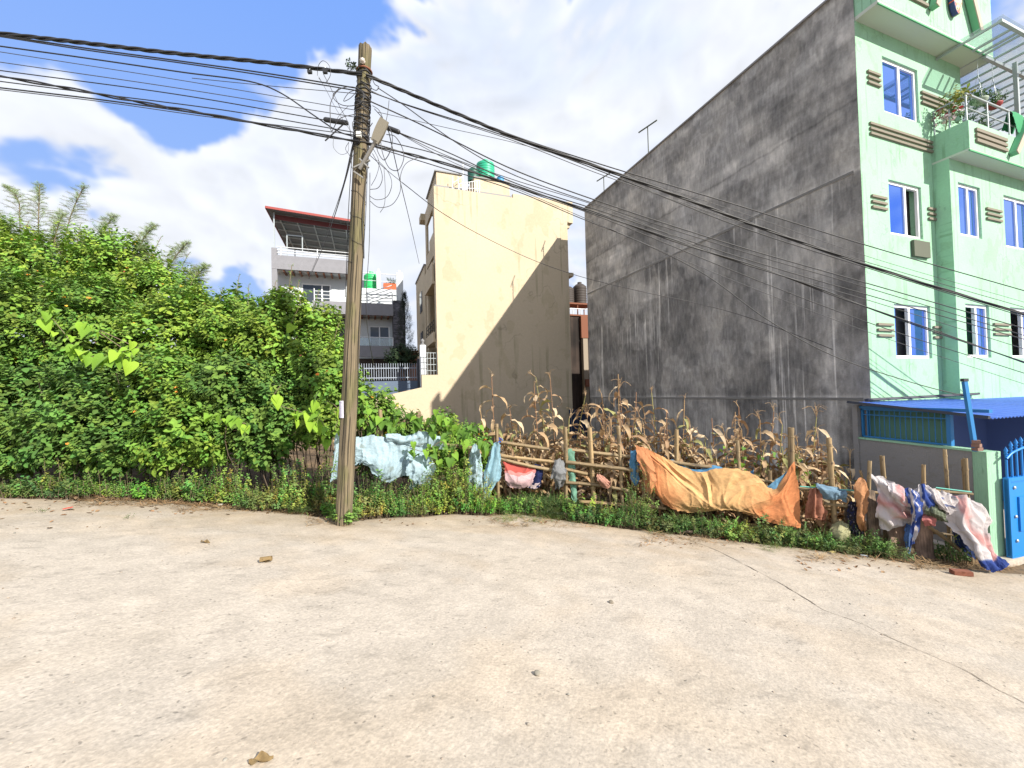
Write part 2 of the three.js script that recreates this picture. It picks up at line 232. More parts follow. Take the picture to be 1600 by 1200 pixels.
// ---------- mint green house with a bare cement side ----------
const OG = P(1352, 400, 9.3).setY(0), FG = frame(OG);
{
  const H = thing('green_house', 'tall mint green house with a bare dark cement side wall and blue windows', 'house', OG, TH);
  const w3 = [0.97, 2.41, 8.17, 9.54], w2 = [1.0, 2.33, 5.18, 6.51], w1 = [1.0, 2.48, 2.18, 3.49];
  mesh('front_wall', wallShape(0.001, 4.40, -1.9, 10.12, [w3, w2, w1], 0.24), M.green, H);
  const b3 = [5.42, 6.9, 5.2, 6.62], b2 = [3.22, 4.24, 5.28, 6.63], b1 = [3.28, 4.40, 2.18, 3.54], b4 = [5.46, 6.9, 2.18, 3.55];
  { const g = wallShape(2.87, 9.6, -1.9, 7.17, [b3, b2, b1, b4], 0.24); g.translate(0, 0, 0.32); mesh('bay_wall', g, M.green, H); }
  mesh('bay_side_wall', B(2.871, 3.0, -1.9, 7.17, 0.002, 0.08), M.green, H);
  // cement side: a face of its own, 12 m deep, with slab edges that stand proud
  const SW = 1300, sideTex = tex(SW, SW, (u, v) => {
    const b = 12.35 * (1 - u), y = -1.9 + 12.97 * v;   // b metres from the front corner, y height
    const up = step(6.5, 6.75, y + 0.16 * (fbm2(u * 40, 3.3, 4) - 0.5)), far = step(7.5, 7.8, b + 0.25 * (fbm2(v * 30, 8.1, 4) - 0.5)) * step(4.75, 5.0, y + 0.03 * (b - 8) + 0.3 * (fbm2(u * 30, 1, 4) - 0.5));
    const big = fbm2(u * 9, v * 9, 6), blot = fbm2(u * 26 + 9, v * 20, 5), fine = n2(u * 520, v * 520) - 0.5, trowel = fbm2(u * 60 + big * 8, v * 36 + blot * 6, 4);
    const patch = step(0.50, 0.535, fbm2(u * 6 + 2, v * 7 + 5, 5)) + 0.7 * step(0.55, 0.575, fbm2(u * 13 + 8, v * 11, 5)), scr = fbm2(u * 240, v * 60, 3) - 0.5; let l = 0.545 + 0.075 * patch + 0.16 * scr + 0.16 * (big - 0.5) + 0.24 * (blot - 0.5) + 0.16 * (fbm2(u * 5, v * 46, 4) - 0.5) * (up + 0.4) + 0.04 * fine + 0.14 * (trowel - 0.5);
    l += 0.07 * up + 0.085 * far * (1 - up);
    const low = (1 - up) * (1 - far);
    const col = (c, w) => Math.exp(-Math.pow((b - c + 0.06 * (fbm2(v * 22, c, 3) - 0.5)) / w, 2));
    const streak = fbm2(u * 190, v * 4.5, 4) + 0.25 * (fbm2(u * 24, v * 9, 3) - 0.5), st2 = fbm2(u * 95 + 4, v * 1.4 + 6, 4);
    l += low * 0.26 * step(0.56, 0.72, streak) * step(0.38, 0.66, fbm2(u * 8 + 3, v * 2.5 + 1, 3));
    l += low * (0.13 * col(7.45, 0.12) + 0.12 * col(4.35, 0.34) * (0.4 + st2) + 0.15 * col(0.85, 0.22) * (0.5 + st2) + 0.06 * col(10.6, 0.1)) * (0.6 + 0.6 * n2(u * 90, v * 14));
    l -= low * 0.06 * step(0.5, 0.64, fbm2(u * 7 + 40, v * 8 + 3, 4));
    // splash band above the first slab and the run-off below it
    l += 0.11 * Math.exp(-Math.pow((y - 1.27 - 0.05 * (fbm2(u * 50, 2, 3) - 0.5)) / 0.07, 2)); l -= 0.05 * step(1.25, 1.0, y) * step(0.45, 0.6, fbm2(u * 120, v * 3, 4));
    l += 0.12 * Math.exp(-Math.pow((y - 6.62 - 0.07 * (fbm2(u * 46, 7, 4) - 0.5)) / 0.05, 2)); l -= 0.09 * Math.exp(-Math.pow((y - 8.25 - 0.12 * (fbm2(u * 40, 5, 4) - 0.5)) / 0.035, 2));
    l -= 0.13 * step(0.60, 0.74, fbm2(u * 7 + 11, v * 15 + 2, 5)) * step(7, 8.4, y) * step(5.5, 1, b);
    l -= 0.12 * step(0.55, 0.7, fbm2(u * 30, v * 30 + 8, 5)) * step(10.3, 11.0, y);
    for (const [cb, cy2, r] of [[0.62, 5.9, 0.17], [4.25, 4.0, 0.15], [4.2, 1.75, 0.18], [0.72, 1.9, 0.2], [7.3, 3.7, 0.13]]) { const q = Math.hypot(b - cb, (y - cy2) * 0.8) / r; l += 0.07 * Math.exp(-Math.pow((q - 1 + 0.5 * (blot - 0.5)) / 0.2, 2)) * step(0.3, 0.8, n2(u * 50, v * 50)); if (q < 0.9) l -= 0.02; }
    l = Math.max(0.24, l); const w = 0.03 * (blot - 0.5);
    return [l * (1.015 + w), l * (1.0 + 0.3 * w), l * (0.97 - w)];
  }, true, false);
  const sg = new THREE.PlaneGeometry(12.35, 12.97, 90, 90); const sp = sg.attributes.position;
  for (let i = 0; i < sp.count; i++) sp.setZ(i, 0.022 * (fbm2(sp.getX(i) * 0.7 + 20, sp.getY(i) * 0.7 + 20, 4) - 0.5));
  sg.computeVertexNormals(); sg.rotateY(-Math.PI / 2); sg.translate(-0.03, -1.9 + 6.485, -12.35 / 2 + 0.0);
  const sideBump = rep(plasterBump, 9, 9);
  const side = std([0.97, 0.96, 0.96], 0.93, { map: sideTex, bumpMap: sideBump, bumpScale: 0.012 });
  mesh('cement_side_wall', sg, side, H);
  const slabMat = std([0.30, 0.295, 0.30], 0.95, { map: rep(paintTex, 0.5), bumpMap: rep(plasterBump, 1.5), bumpScale: 0.01 });
  for (const [y, h] of [[6.56, 0.10], [1.2, 0.09]]) mesh('slab_edge', B(-0.044, -0.01, y, y + h * 0.7, -12.3, -0.15), side, H);
  mesh('coping', B(-0.08, 0.16, 11.07, 11.12, -12.35, -0.02), slabMat, H);
  mesh('core_wall', B(0.0, 9.5, -1.9, 7.1, -12.34, -0.30), M.grey, H); mesh('upper_core_wall', B(0.0, 4.39, 7.1, 11.06, -12.34, -0.30), M.grey, H);
  mesh('corner_edge', B(-0.02, 0.0, -1.9, 10.12, -0.10, -0.001), M.green, H);
  // roof slab with soffit and parapet, hanging out over the front
  mesh('soffit', B(-0.0, 4.88, 10.12, 10.2, -0.28, 0.45), M.soffit, H);
  mesh('roof_parapet', merge([B(0.0, 4.88, 10.2, 11.9, 0.33, 0.452), B(4.76, 4.882, 10.2, 11.6, -2.4, 0.32), B(0.001, 0.12, 10.2, 11.9, -0.2, 0.32)]), M.green, H);
  mesh('soffit_drip', B(0.0, 4.9, 10.10, 10.135, 0.44, 0.465), M.greenDark, H);
  trimBars(H, 0.3, 1.9, [10.62, 10.79, 10.96, 11.13], 0.452, 0.07);
  const chev = (x0, y0, x1, y1, z) => { const a = V(x0, y0, z + 0.08), b = V(x1, y1, z + 0.08); const c = mesh('chevron_beam', beam(a, b, 0.13, 0.13), M.greenMid, H); mesh('chevron_face', beam(a.clone().setZ(z + 0.15), b.clone().setZ(z + 0.15), 0.135, 0.02), M.chevFace, c); };
  chev(2.0, 10.55, 2.75, 12.3, 0.46); chev(3.95, 10.5, 3.2, 12.3, 0.46);
  // plaque with painted flowers
  { const t = tex(64, 128, (u, v) => { const n = n2(u * 7, v * 12), m = n2(u * 9 + 30, v * 14 + 4), k = n2(u * 5 + 9, v * 8); return n > 0.62 ? [0.85, 0.35, 0.25] : m > 0.6 ? [0.25, 0.4, 0.25] : k > 0.66 ? [0.2, 0.24, 0.45] : [0.86, 0.74, 0.58]; }, true, false);
    const s = new THREE.Shape(); s.absellipse(0, 0, 0.17, 0.42, 0, Math.PI * 2); const g = new THREE.ExtrudeGeometry(s, { depth: 0.07, bevelEnabled: true, bevelSize: 0.02, bevelThickness: 0.02, bevelSegments: 2, curveSegments: 20 });
    const uv = g.attributes.uv; for (let i = 0; i < uv.count; i++) uv.setXY(i, uv.getX(i) / 0.4 + 0.5, uv.getY(i) / 0.9 + 0.5); g.translate(2.98, 11.1, 0.49); mesh('flower_plaque', g, std([1, 1, 1], 0.6, { map: t }), H); }
  mesh('roof_railing', merge([bar(V(3.2, 12.35, 0.4), V(4.82, 12.35, 0.4), 0.025), bar(V(3.2, 12.05, 0.4), V(4.82, 12.05, 0.4), 0.018), bar(V(4.82, 11.6, 0.4), V(4.82, 12.4, 0.4), 0.025), bar(V(4.82, 12.35, 0.4), V(4.82, 12.35, -2), 0.025), bar(V(4.0, 11.9, 0.4), V(4.0, 12.35, 0.4), 0.02)]), M.whiteSteel, H);
  mesh('roof_corner_post', B(4.9, 5.14, 11.0, 12.3, -0.3, -0.06), M.green, H);
  // windows
  windowPart(H, ...w3, 0); windowPart(H, ...w2, 0, { open: 1, mid: 1.72 }); windowPart(H, ...w1, 0, { open: 0, slid: 0.72, mid: 1.66 });
  windowPart(H, ...b2, 0.32); windowPart(H, ...b3, 0.32); windowPart(H, ...b1, 0.32, { open: 0, slid: 0.66 }); windowPart(H, ...b4, 0.32, { open: 0, slid: 0.0 });
  mesh('window_flap', B(1.79, 2.46, 4.70, 5.10, 0.01, 0.07), M.trimEdge, H);
  for (const [x0, x1, y] of [[0.35, 0.83, 8.86], [2.5, 3.95, 8.86], [0.3, 0.86, 5.87], [2.56, 2.865, 5.87], [0.3, 0.88, 2.84], [2.55, 2.865, 2.84]]) trimBars(H, x0, x1, x0 > 2.52 && y > 8 ? [y, y - 0.16] : [y + 0.13, y, y - 0.13], 0);
  trimBars(H, 0.35, 2.866, [7.74, 7.62, 7.50], 0);
  for (const [x0, x1, y] of [[4.46, 5.22, 5.98], [4.54, 5.36, 2.93]]) trimBars(H, x0, x1, [y + 0.13, y, y - 0.13], 0.32);
  // terrace over the bay
  mesh('terrace_slab', B(2.872, 9.6, 7.171, 7.28, 0.0, 0.688), M.soffit, H);
  mesh('terrace_parapet', merge([B(2.87, 9.6, 7.22, 7.91, 0.58, 0.69), B(2.869, 2.98, 7.22, 7.91, 0.001, 0.58)]), M.green, H);
  mesh('terrace_drip', B(2.86, 9.6, 7.155, 7.19, 0.675, 0.70), M.greenDark, H);
  trimBars(H, 3.13, 4.58, [7.71, 7.58, 7.45], 0.69, 0.08); chev(4.72, 7.36, 5.55, 8.4, 0.69);
  mesh('terrace_railing', merge([bar(V(2.93, 8.55, 0.02), V(2.93, 8.55, 0.64), 0.022), bar(V(2.93, 8.2, 0.02), V(2.93, 8.2, 0.64), 0.014), ...[0.05, 0.34, 0.64].map((z) => bar(V(2.93, 7.91, z), V(2.93, 8.55, z), 0.02)), bar(V(2.93, 8.6, 0.64), V(9.5, 8.6, 0.64), 0.028), bar(V(2.93, 8.25, 0.64), V(9.5, 8.25, 0.64), 0.016), ...[3.9, 4.95, 6, 7, 8].map((x) => bar(V(x, 7.91, 0.64), V(x, 8.6, 0.64), 0.018))]), M.steel, H);
  // steel pergola with clear sheets over the terrace
  const py = 10.05, pg = [];
  for (const z of [-2.6, 0.45, 1.15]) pg.push(beam(V(z > 1 ? 3.25 : 4.42, py, z), V(9.5, py, z), 0.07, 0.07));
  for (let i = 0; i < 12; i++) { const x = 4.46 + i * 0.46; pg.push(beam(V(x, py + 0.08, -2.6), V(x, py + 0.08, 1.15), 0.035, 0.05)); }
  for (const x of [3.28, 3.85, 4.15]) pg.push(beam(V(x, py, 0.46), V(x, py, 1.15), 0.045, 0.05));
  pg.push(beam(V(3.28, py, -0.02), V(3.28, py, 0.46), 0.05, 0.06)); for (const x of [5.5, 8.5]) pg.push(beam(V(x, 7.9, 0.62), V(x, py, 0.62), 0.08, 0.08));
  mesh('pergola_frame', merge(pg), M.steel, H);
  mesh('pergola_sheet', merge([B(4.42, 9.5, py + 0.11, py + 0.118, -2.6, 1.2), B(3.25, 4.41, py + 0.11, py + 0.118, 0.47, 1.2)]), new THREE.MeshPhysicalMaterial({ color: lin(0.85, 0.88, 0.9), transmission: 0.9, roughness: 0.12, thickness: 0 }), H);
}
// plants on the terrace
const potMat = { pale: std([0.35, 0.42, 0.33], 0.7), red: std([0.33, 0.05, 0.05], 0.6), clay: std([0.3, 0.13, 0.07], 0.85) };
function leafBlade(L, W, fold = 0.15, droop = 0.1) {   // leaf lying along +z, stalk at the origin
  const g = new THREE.BufferGeometry(), s = [[0, 0], [0.25, 0.8], [0.55, 1], [0.82, 0.55], [1, 0]], p = [], idx = [];
  s.forEach(([t, w]) => { const y = -droop * L * t * t; p.push(-W / 2 * w, y + fold * W * w, t * L, 0, y, t * L, W / 2 * w, y + fold * W * w, t * L); });
  for (let i = 0; i < 4; i++) { const a = i * 3; if (i === 0) idx.push(a + 1, a + 3, a + 4, a + 1, a + 4, a + 5); else if (i === 3) idx.push(a, a + 4, a + 1, a + 1, a + 4, a + 2); else idx.push(a, a + 3, a + 4, a, a + 4, a + 1, a + 1, a + 4, a + 5, a + 1, a + 5, a + 2); }
  g.setAttribute('position', new THREE.Float32BufferAttribute(p, 3)); g.setIndex(idx); g.computeVertexNormals(); return g;
}
function sprig(seed, n, len, L, W, spread = 1.0) {   // leafy twig growing along +y
  const r = rng(seed), list = [], base = leafBlade(L, W), m = new THREE.Matrix4(), e = new THREE.Euler();
  for (let i = 0; i < n; i++) { const t = (i + 0.6) / n, s = 0.65 + 0.5 * r() - 0.25 * t; e.set(-0.9 * t + 0.35 + (r() - 0.5) * 0.8, i * 2.4 + r() * 0.8, (r() - 0.5) * 0.7, 'YXZ'); m.compose(V((r() - 0.5) * 0.02, t * len, (r() - 0.5) * 0.02), new THREE.Quaternion().setFromEuler(e), V(s * spread, s, s)); list.push(base.clone().applyMatrix4(m)); }
  return mergeGeometries(list);
}
function scatter(name, geo, mat, list, parent, tint) {   // list of [pos, quat, scale]; one instanced part
  const im = new THREE.InstancedMesh(geo, mat, list.length), m = new THREE.Matrix4(), c = new THREE.Color();
  list.forEach(([p, q, s], i) => { m.compose(p, q, V(s, s, s)); im.setMatrixAt(i, m); if (tint) im.setColorAt(i, c.setRGB(...tint(i))); });
  im.name = name; im.userData.kind = 'stuff'; im.castShadow = im.receiveShadow = true; parent.add(im); return im;
}
const qUp = (dir, spin) => new THREE.Quaternion().setFromUnitVectors(V(0, 1, 0), dir).multiply(new THREE.Quaternion().setFromAxisAngle(V(0, 1, 0), spin));
const SPRIG = { small: [1, 2, 3].map((i) => sprig(i * 17, 10, 0.20, 0.098, 0.06)), weed: [4, 5].map((i) => sprig(i * 13, 10, 0.16, 0.055, 0.024)), tiny: [sprig(91, 8, 0.1, 0.03, 0.016)] };
function bushOn(parent, center, rx, ry, rz, n, geo, mat, seed, tint, scale = [0.8, 1.3], name = 'foliage') {
  const r = rng(seed), list = [];
  while (list.length < n) { const d = V(r() * 2 - 1, r() * 2 - 1, r() * 2 - 1); if (d.lengthSq() > 1 || d.lengthSq() < 0.02) continue; const k = Math.cbrt(r()) ; d.normalize(); const p = V(center.x + d.x * rx * k, center.y + d.y * ry * k, center.z + d.z * rz * k), o = d.clone().add(V((r() - 0.5), 0.7 + 0.4 * r(), (r() - 0.5))).normalize(); list.push([p, qUp(o, r() * 6.28), mix(scale[0], scale[1], r())]); }
  return scatter(name, geo, mat, list, parent, tint);
}
const tintOf = (seed, base, dv, dh) => { const r = rng(seed); return () => { const k = 1 + (r() - 0.5) * dv, h = (r() - 0.5) * dh; return [base[0] * k * (1 + h), base[1] * k, base[2] * k * (1 - h * 0.5)]; }; };
const leafGreen = leafMat([1, 1, 1], 0.3);
const blossom = (() => { const g = []; for (let i = 0; i < 6; i++) { const b = leafBlade(0.02, 0.018, 0.1, 0.3); b.rotateX(-0.5); b.rotateY(i * Math.PI / 3); g.push(b); } return mergeGeometries(g); })();
{
  const pot = (name, label, a, y, b, r, m) => { const t = thing(name, label, 'planter', FG.at(a, y, b)); mesh('bowl', new THREE.LatheGeometry([[0.01, -r * 0.7], [r * 0.55, -r * 0.6], [r * 0.95, -r * 0.15], [r, 0.02], [r * 0.93, 0.02], [r * 0.85, -r * 0.15], [0.01, -r * 0.4]].map(([x, q]) => new THREE.Vector2(x, q)), 20), m, t); return t; };
  for (const [name, lab, a, y, b, r, m, hang] of [['hanging_planter', 'pale green bowl planter hanging from the pergola', 4.35, 8.95, 0.35, 0.17, potMat.pale, 1], ['hanging_planter', 'dark red bowl planter hanging from the pergola', 4.95, 8.93, 0.4, 0.16, potMat.red, 1], ['plant_pot', 'brown clay bowl with leggy plant inside terrace railing', 4.0, 7.98, 0.45, 0.15, potMat.clay, 0]]) {
    const t = pot(name, lab, a, y, b, r, m); bushOn(t, V(0, 0.1, 0), r, 0.12, r, 26, SPRIG.small[0], leafGreen, 7 + a * 10, tintOf(3, [0.07, 0.14, 0.05], 0.5, 0.2), [0.6, 1]);
    if (hang) mesh('hanger', merge([0, 2.1, 4.2].map((q) => bar(V(Math.cos(q) * r * 0.95, 0.01, Math.sin(q) * r * 0.95), V(0, 0.7, 0), 0.006, 4)).concat(bar(V(0, 0.7, 0), V(0, 10.06 - y, 0), 0.006, 4))), M.steel, t);
    else bushOn(t, V(0, 0.45, 0), 0.18, 0.3, 0.15, 22, SPRIG.weed[0], leafGreen, 77, tintOf(8, [0.07, 0.15, 0.05], 0.5, 0.2), [0.8, 1.3]);
  }
  const fl = thing('flower_shrub', 'potted red and white flowers along the terrace side railing', 'plant', FG.at(2.93, 7.91, 0.35));
  mesh('trough', B(0.07, 0.22, -0.3, -0.05, -0.3, 0.3), potMat.clay, fl); fl.rotation.y = TH;
  bushOn(fl, V(0, 0.34, 0), 0.14, 0.24, 0.32, 60, SPRIG.weed[0], leafGreen, 61, tintOf(9, [0.10, 0.17, 0.06], 0.5, 0.3), [0.7, 1.1]);
  bushOn(fl, V(-0.03, 0.38, 0), 0.16, 0.24, 0.34, 46, blossom, std([1, 1, 1], 0.8, { side: THREE.DoubleSide }), 62, (i) => i % 3 ? [0.75, 0.6, 0.6] : [0.5, 0.04, 0.06], [1.6, 2.6], 'flowers');
  const yp = thing('yellow_leaf_plant', 'yellow and dark leafed plant leaning over the terrace railing', 'plant', FG.at(3.0, 7.92, 0.22));
  mesh('stem', bar(V(0, 0, 0), V(0.05, 0.7, 0.1), 0.012, 5), std([0.15, 0.12, 0.05]), yp); bushOn(yp, V(0.05, 0.68, 0.12), 0.14, 0.2, 0.3, 30, SPRIG.small[1], leafGreen, 63, tintOf(10, [0.24, 0.27, 0.05], 0.8, 0.5), [0.7, 1.2]);
  const dp = thing('feathery_pot_plant', 'thin feathery pot plant behind the terrace front railing', 'plant', FG.at(3.75, 7.92, 0.3));
  mesh('pot', new THREE.CylinderGeometry(0.12, 0.09, 0.2, 14).translate(0, 0.1, 0), potMat.clay, dp); bushOn(dp, V(0, 0.65, 0), 0.22, 0.4, 0.18, 46, SPRIG.weed[1], leafGreen, 64, tintOf(11, [0.06, 0.13, 0.06], 0.6, 0.2), [0.7, 1.2]);
}
// green cloth over the terrace railing
function clothGeo(rows, opt = {}) {   // rows of points -> smooth wrinkled sheet
  const nu = opt.nu ?? 60, nv = opt.nv ?? 40, cr = rows.map((r) => new THREE.CatmullRomCurve3(r, false, 'centripetal')), g = new THREE.PlaneGeometry(1, 1, nu, nv), p = g.attributes.position, seed = opt.seed ?? 0;
  const grid = []; let wid = 0, hei = 0;
  for (let i = 0; i <= nu; i++) { const col = new THREE.CatmullRomCurve3(cr.map((c) => c.getPoint(i / nu)), false, 'centripetal'); grid.push(Array.from({ length: nv + 1 }, (_, j) => col.getPoint(j / nv))); }
  for (let i = 0; i < nu; i++) wid += grid[i][nv >> 1].distanceTo(grid[i + 1][nv >> 1]); for (let j = 0; j < nv; j++) hei += grid[nu >> 1][j].distanceTo(grid[nu >> 1][j + 1]);
  for (let j = 0; j <= nv; j++) for (let i = 0; i <= nu; i++) { const q = grid[i][j]; p.setXYZ(j * (nu + 1) + i, q.x, q.y, q.z); }
  g.computeVertexNormals(); const n = g.attributes.normal, amp = opt.amp ?? 0.03, fold = opt.fold ?? (() => 0);
  for (let j = 0; j <= nv; j++) for (let i = 0; i <= nu; i++) {
    const k = j * (nu + 1) + i, u = i / nu, v = j / nv, x = u * wid, y = v * hei;
    const a = fbm2(x * 2.2 + seed * 3.1, y * 1.4 + seed, 3), b = 1 - Math.abs(2 * fbm2(x * 7 + seed * 7 + 3 * a, y * 2.2 + seed + 2 * a + 0.8 * x, 2) - 1), c = 1 - Math.abs(2 * fbm2(x * 5 - y * 6 + seed * 5, y * 5 + x * 4 + 3 * a + seed, 2) - 1), e = 1 - Math.abs(2 * n2(x * 26 + seed * 5 + 8 * a, y * 15 + 5 * b + seed) - 1);
    const h = amp * ((a - 0.5) * 0.7 + (Math.pow(b, 2) - 0.5) * 0.9 + (Math.pow(c, 2) - 0.5) * 0.28 + (e - 0.5) * 0.03) + fold(u, v, x, y), rag = (j === 0 || j === nv || i === 0 || i === nu) ? (opt.rag ?? 0.014) * (fbm2(x * 14 + seed, y * 14, 3) - 0.5) * 4 : 0;
    p.setXYZ(k, p.getX(k) + n.getX(k) * h + rag, p.getY(k) + n.getY(k) * h + rag, p.getZ(k) + n.getZ(k) * h);
  }
  g.computeVertexNormals(); const uv = g.attributes.uv; for (let j = 0; j <= nv; j++) for (let i = 0; i <= nu; i++) uv.setXY(j * (nu + 1) + i, i / nu, 1 - j / nv);
  g.userData = { wid, hei }; return g;
}
{ const rows = [[[4.98, 8.2, 0.5], [5.3, 8.2, 0.5], [5.55, 8.2, 0.52]], [[4.98, 8.64, 0.64], [5.3, 8.64, 0.64], [5.58, 8.64, 0.64]], [[5.0, 8.3, 0.72], [5.3, 8.28, 0.73], [5.6, 8.34, 0.72]], [[5.05, 8.02, 0.74], [5.3, 7.98, 0.76], [5.66, 8.12, 0.74]]].map((r) => r.map(([a, y, b]) => FG.at(a, y, b)));
  tag(mesh('green_cloth', clothGeo(rows, { nu: 24, nv: 24, amp: 0.02 }), std([0.03, 0.24, 0.10], 0.9, { side: THREE.DoubleSide })), 'bright green cloth hung over the terrace railing', 'cloth'); }

// ---------- cream house with a blank side ----------
const OY = P(880, 372, 22.1).setY(0), FY = frame(OY);
{
  const H = thing('cream_house', 'tall cream yellow house with a blank wall half in shade', 'house', OY, TH);
  const cream = std([0.57, 0.475, 0.335], 0.82, { map: rep(streakTex, 0.085), bumpMap: rep(plasterBump, 0.5), bumpScale: 0.008 }), creamSide = cream, grey = std([0.26, 0.26, 0.26], 0.9);
  mesh('blank_wall', wallShape(-7.07, 0.28, -1.6, 11.88, [], 0.2), cream, H);
  mesh('blank_wall_overhang', B(0.281, 0.64, 10.95, 12.12, -2.6, -0.001), cream, H); mesh('blank_wall_cap', B(-2.9, 0.28, 11.88, 12.10, -0.2, 0), cream, H);
  mesh('ledge', B(0.281, 0.75, 8.05, 8.25, -1.6, -0.3), cream, H); mesh('ledge', B(0.281, 0.5, 10.72, 10.95, -1.6, -0.15), cream, H);
  mesh('body_wall', B(-6.2, 0.27, -1.6, 11.86, -7.4, -0.21), creamSide, H);
  // side with balconies, in shade
  mesh('side_wall', merge([B(-7.065, -6.95, 3.9, 11.86, -0.5, -0.21), B(-7.065, -6.95, 11.0, 11.86, -3.2, -0.5), B(-7.065, -6.95, -1.6, 2.6, -3.2, -0.21), B(-7.065, -6.95, 2.6, 11.0, -3.2, -2.75), B(-7.065, -6.95, 8.6, 9.3, -2.75, -0.5)]), creamSide, H);
  mesh('roof_eave', B(-7.3, -6.94, 11.5, 11.86, -3.9, -3.21), creamSide, H);
  for (const y of [7.25, 4.35]) { mesh('balcony', merge([B(-7.2, -6.2, y - 0.14, y, -2.9, -0.3), B(-7.2, -7.11, y, y + (y > 6 ? 0.95 : 0.35), -2.9, -0.3)]), creamSide, H); }
  mesh('balcony_rail', merge([0.55, 0.75, 0.95].map((q) => bar(V(-7.15, 4.35 + q, -2.9), V(-7.15, 4.35 + q, -0.3), 0.02)).concat([-2.9, -2.2, -1.5, -0.9, -0.3].map((z) => bar(V(-7.15, 4.7, z), V(-7.15, 5.3, z), 0.02)))), std([0.05, 0.05, 0.05], 0.5), H);
  for (const [y0, y1] of [[9.4, 10.9], [7.4, 8.5], [4.5, 6.8]]) mesh('balcony_shade_panel', B(-6.24, -6.19, y0, y1, -2.2, -0.9), M.openingShade, H);  // dark panels, the shade of the balcony openings put into their colour
  mesh('rear_block', B(-7.12, -6.3, -1.6, 8.95, -7.5, -3.4), cream, H); mesh('rear_block_cap', B(-7.17, -6.3, 8.95, 9.05, -7.55, -3.38), grey, H);
  for (const y of [6.6, 4.2]) mesh('rear_window', B(-7.15, -7.119, y, y + 1.2, -5.6, -4.6), M.darkGlass, H);
  // roof: stair room, slab edge, railing and ladder
  mesh('stair_room', merge([B(-6.86, -5.55, 12.12, 12.84, -3.5, -0.4), B(-4.9, -2.94, 12.12, 12.84, -3.5, -0.4), B(-5.549, -4.901, 12.12, 12.84, -3.5, -1.8)]), cream, H);
  mesh('stair_room_slab', merge([B(-6.98, -5.55, 11.89, 12.11, -3.5, -0.28), B(-4.9, -2.91, 11.89, 12.11, -3.5, -0.28), B(-6.95, -5.53, 12.845, 12.90, -3.5, -0.34), B(-4.92, -2.92, 12.845, 12.90, -3.5, -0.34)]), grey, H);
  const r = []; for (let i = 0; i < 9; i++) { const x = -5.75 + i * 0.13; r.push(bar(V(x, 11.88, -0.06), V(x, 12.22 + i * 0.04, -0.06), 0.016, 5)); }
  r.push(bar(V(-5.8, 12.2, -0.06), V(-4.68, 12.56, -0.06), 0.02, 5), bar(V(-5.8, 12.0, -0.06), V(-4.68, 12.12, -0.06), 0.016, 5), bar(V(-6.1, 11.9, -0.08), V(-6.1, 12.55, -0.08), 0.02, 5), bar(V(-6.1, 12.2, -0.08), V(-5.5, 12.7, -0.08), 0.016, 5), bar(V(-5.82, 11.9, -0.08), V(-5.82, 12.6, -0.08), 0.02, 5), bar(V(-5.55, 11.9, -0.08), V(-5.55, 13.35, -0.08), 0.018, 5));
  mesh('roof_railing', merge(r), M.whiteSteel, H);
  // low wall that continues the blank face towards the neighbour, its top climbing
  const s = new THREE.Shape([[-14, -1.6], [-7.071, -1.6], [-7.071, 2.0], [-7.85, 1.95], [-10.44, 1.42], [-14, 0.9]].map(([x, y]) => new THREE.Vector2(x, y))), g = new THREE.ExtrudeGeometry(s, { depth: 0.2, bevelEnabled: false }); g.translate(0, 0, -0.2);
  mesh('low_wall', g, cream, H); mesh('low_wall_upstand', B(-7.85, -7.072, 1.9, 2.55, -0.2, -0.002), cream, H);
  mesh('side_grille', merge([2.75, 3.05, 3.35, 3.62].map((q) => B(-7.72, -7.09, q, q + 0.025, -0.13, -0.11)).concat([-7.7, -7.55, -7.4, -7.25, -7.12].map((x) => B(x, x + 0.02, 2.56, 3.65, -0.135, -0.115)))), M.steel, H);
}
function waterTank(label, pos, r, h, m, group) {
  const t = thing('water_tank', label, 'water tank', pos, 0, group), pr = [[0.01, 0], [r * 0.98, 0]]; for (let i = 0; i < 7; i++) { const y = 0.05 * h + i * 0.115 * h; pr.push([r, y], [r, y + 0.05 * h], [r * 0.965, y + 0.065 * h], [r * 0.965, y + 0.1 * h]); }
  pr.push([r * 0.97, h * 0.86], [r * 0.6, h * 0.97], [r * 0.36, h], [0.01, h]);
  mesh('shell', new THREE.LatheGeometry(pr.map(([x, y]) => new THREE.Vector2(x, y)), 24), m, t); mesh('lid', new THREE.CylinderGeometry(r * 0.3, r * 0.33, 0.09 * h, 18).translate(0, h * 1.04, 0), m, t); return t;
}
{
  const a = FY.f(758, 250, -1.2)[0]; waterTank('green ribbed water tank on the cream house roof', FY.at(a, 13.1, -1.2), 0.5, 1.15, M.tank);
  const t = thing('tank_stand', 'steel stand under the green tank on the cream house', 'stand', FY.at(a, 12.9, -1.2), TH);
  for (const [x, z] of [[-0.4, -0.4], [0.4, -0.4], [-0.4, 0.4], [0.4, 0.4]]) mesh('leg', beam(V(x, 0, z), V(x, 0.17, z), 0.05, 0.05), M.trimEdge, t); mesh('platform', B(-0.55, 0.55, 0.165, 0.2, -0.55, 0.55), M.trimEdge, t);
  waterTank('dark green smaller tank behind the cream house railing', FY.at(a - 0.75, 12.9, -1.0), 0.3, 0.75, std([0.015, 0.10, 0.07], 0.5));
  waterTank('small blue drum beside the green roof tank', FY.at(a + 0.75, 12.9, -0.9), 0.2, 0.5, std([0.05, 0.28, 0.55], 0.5));
}
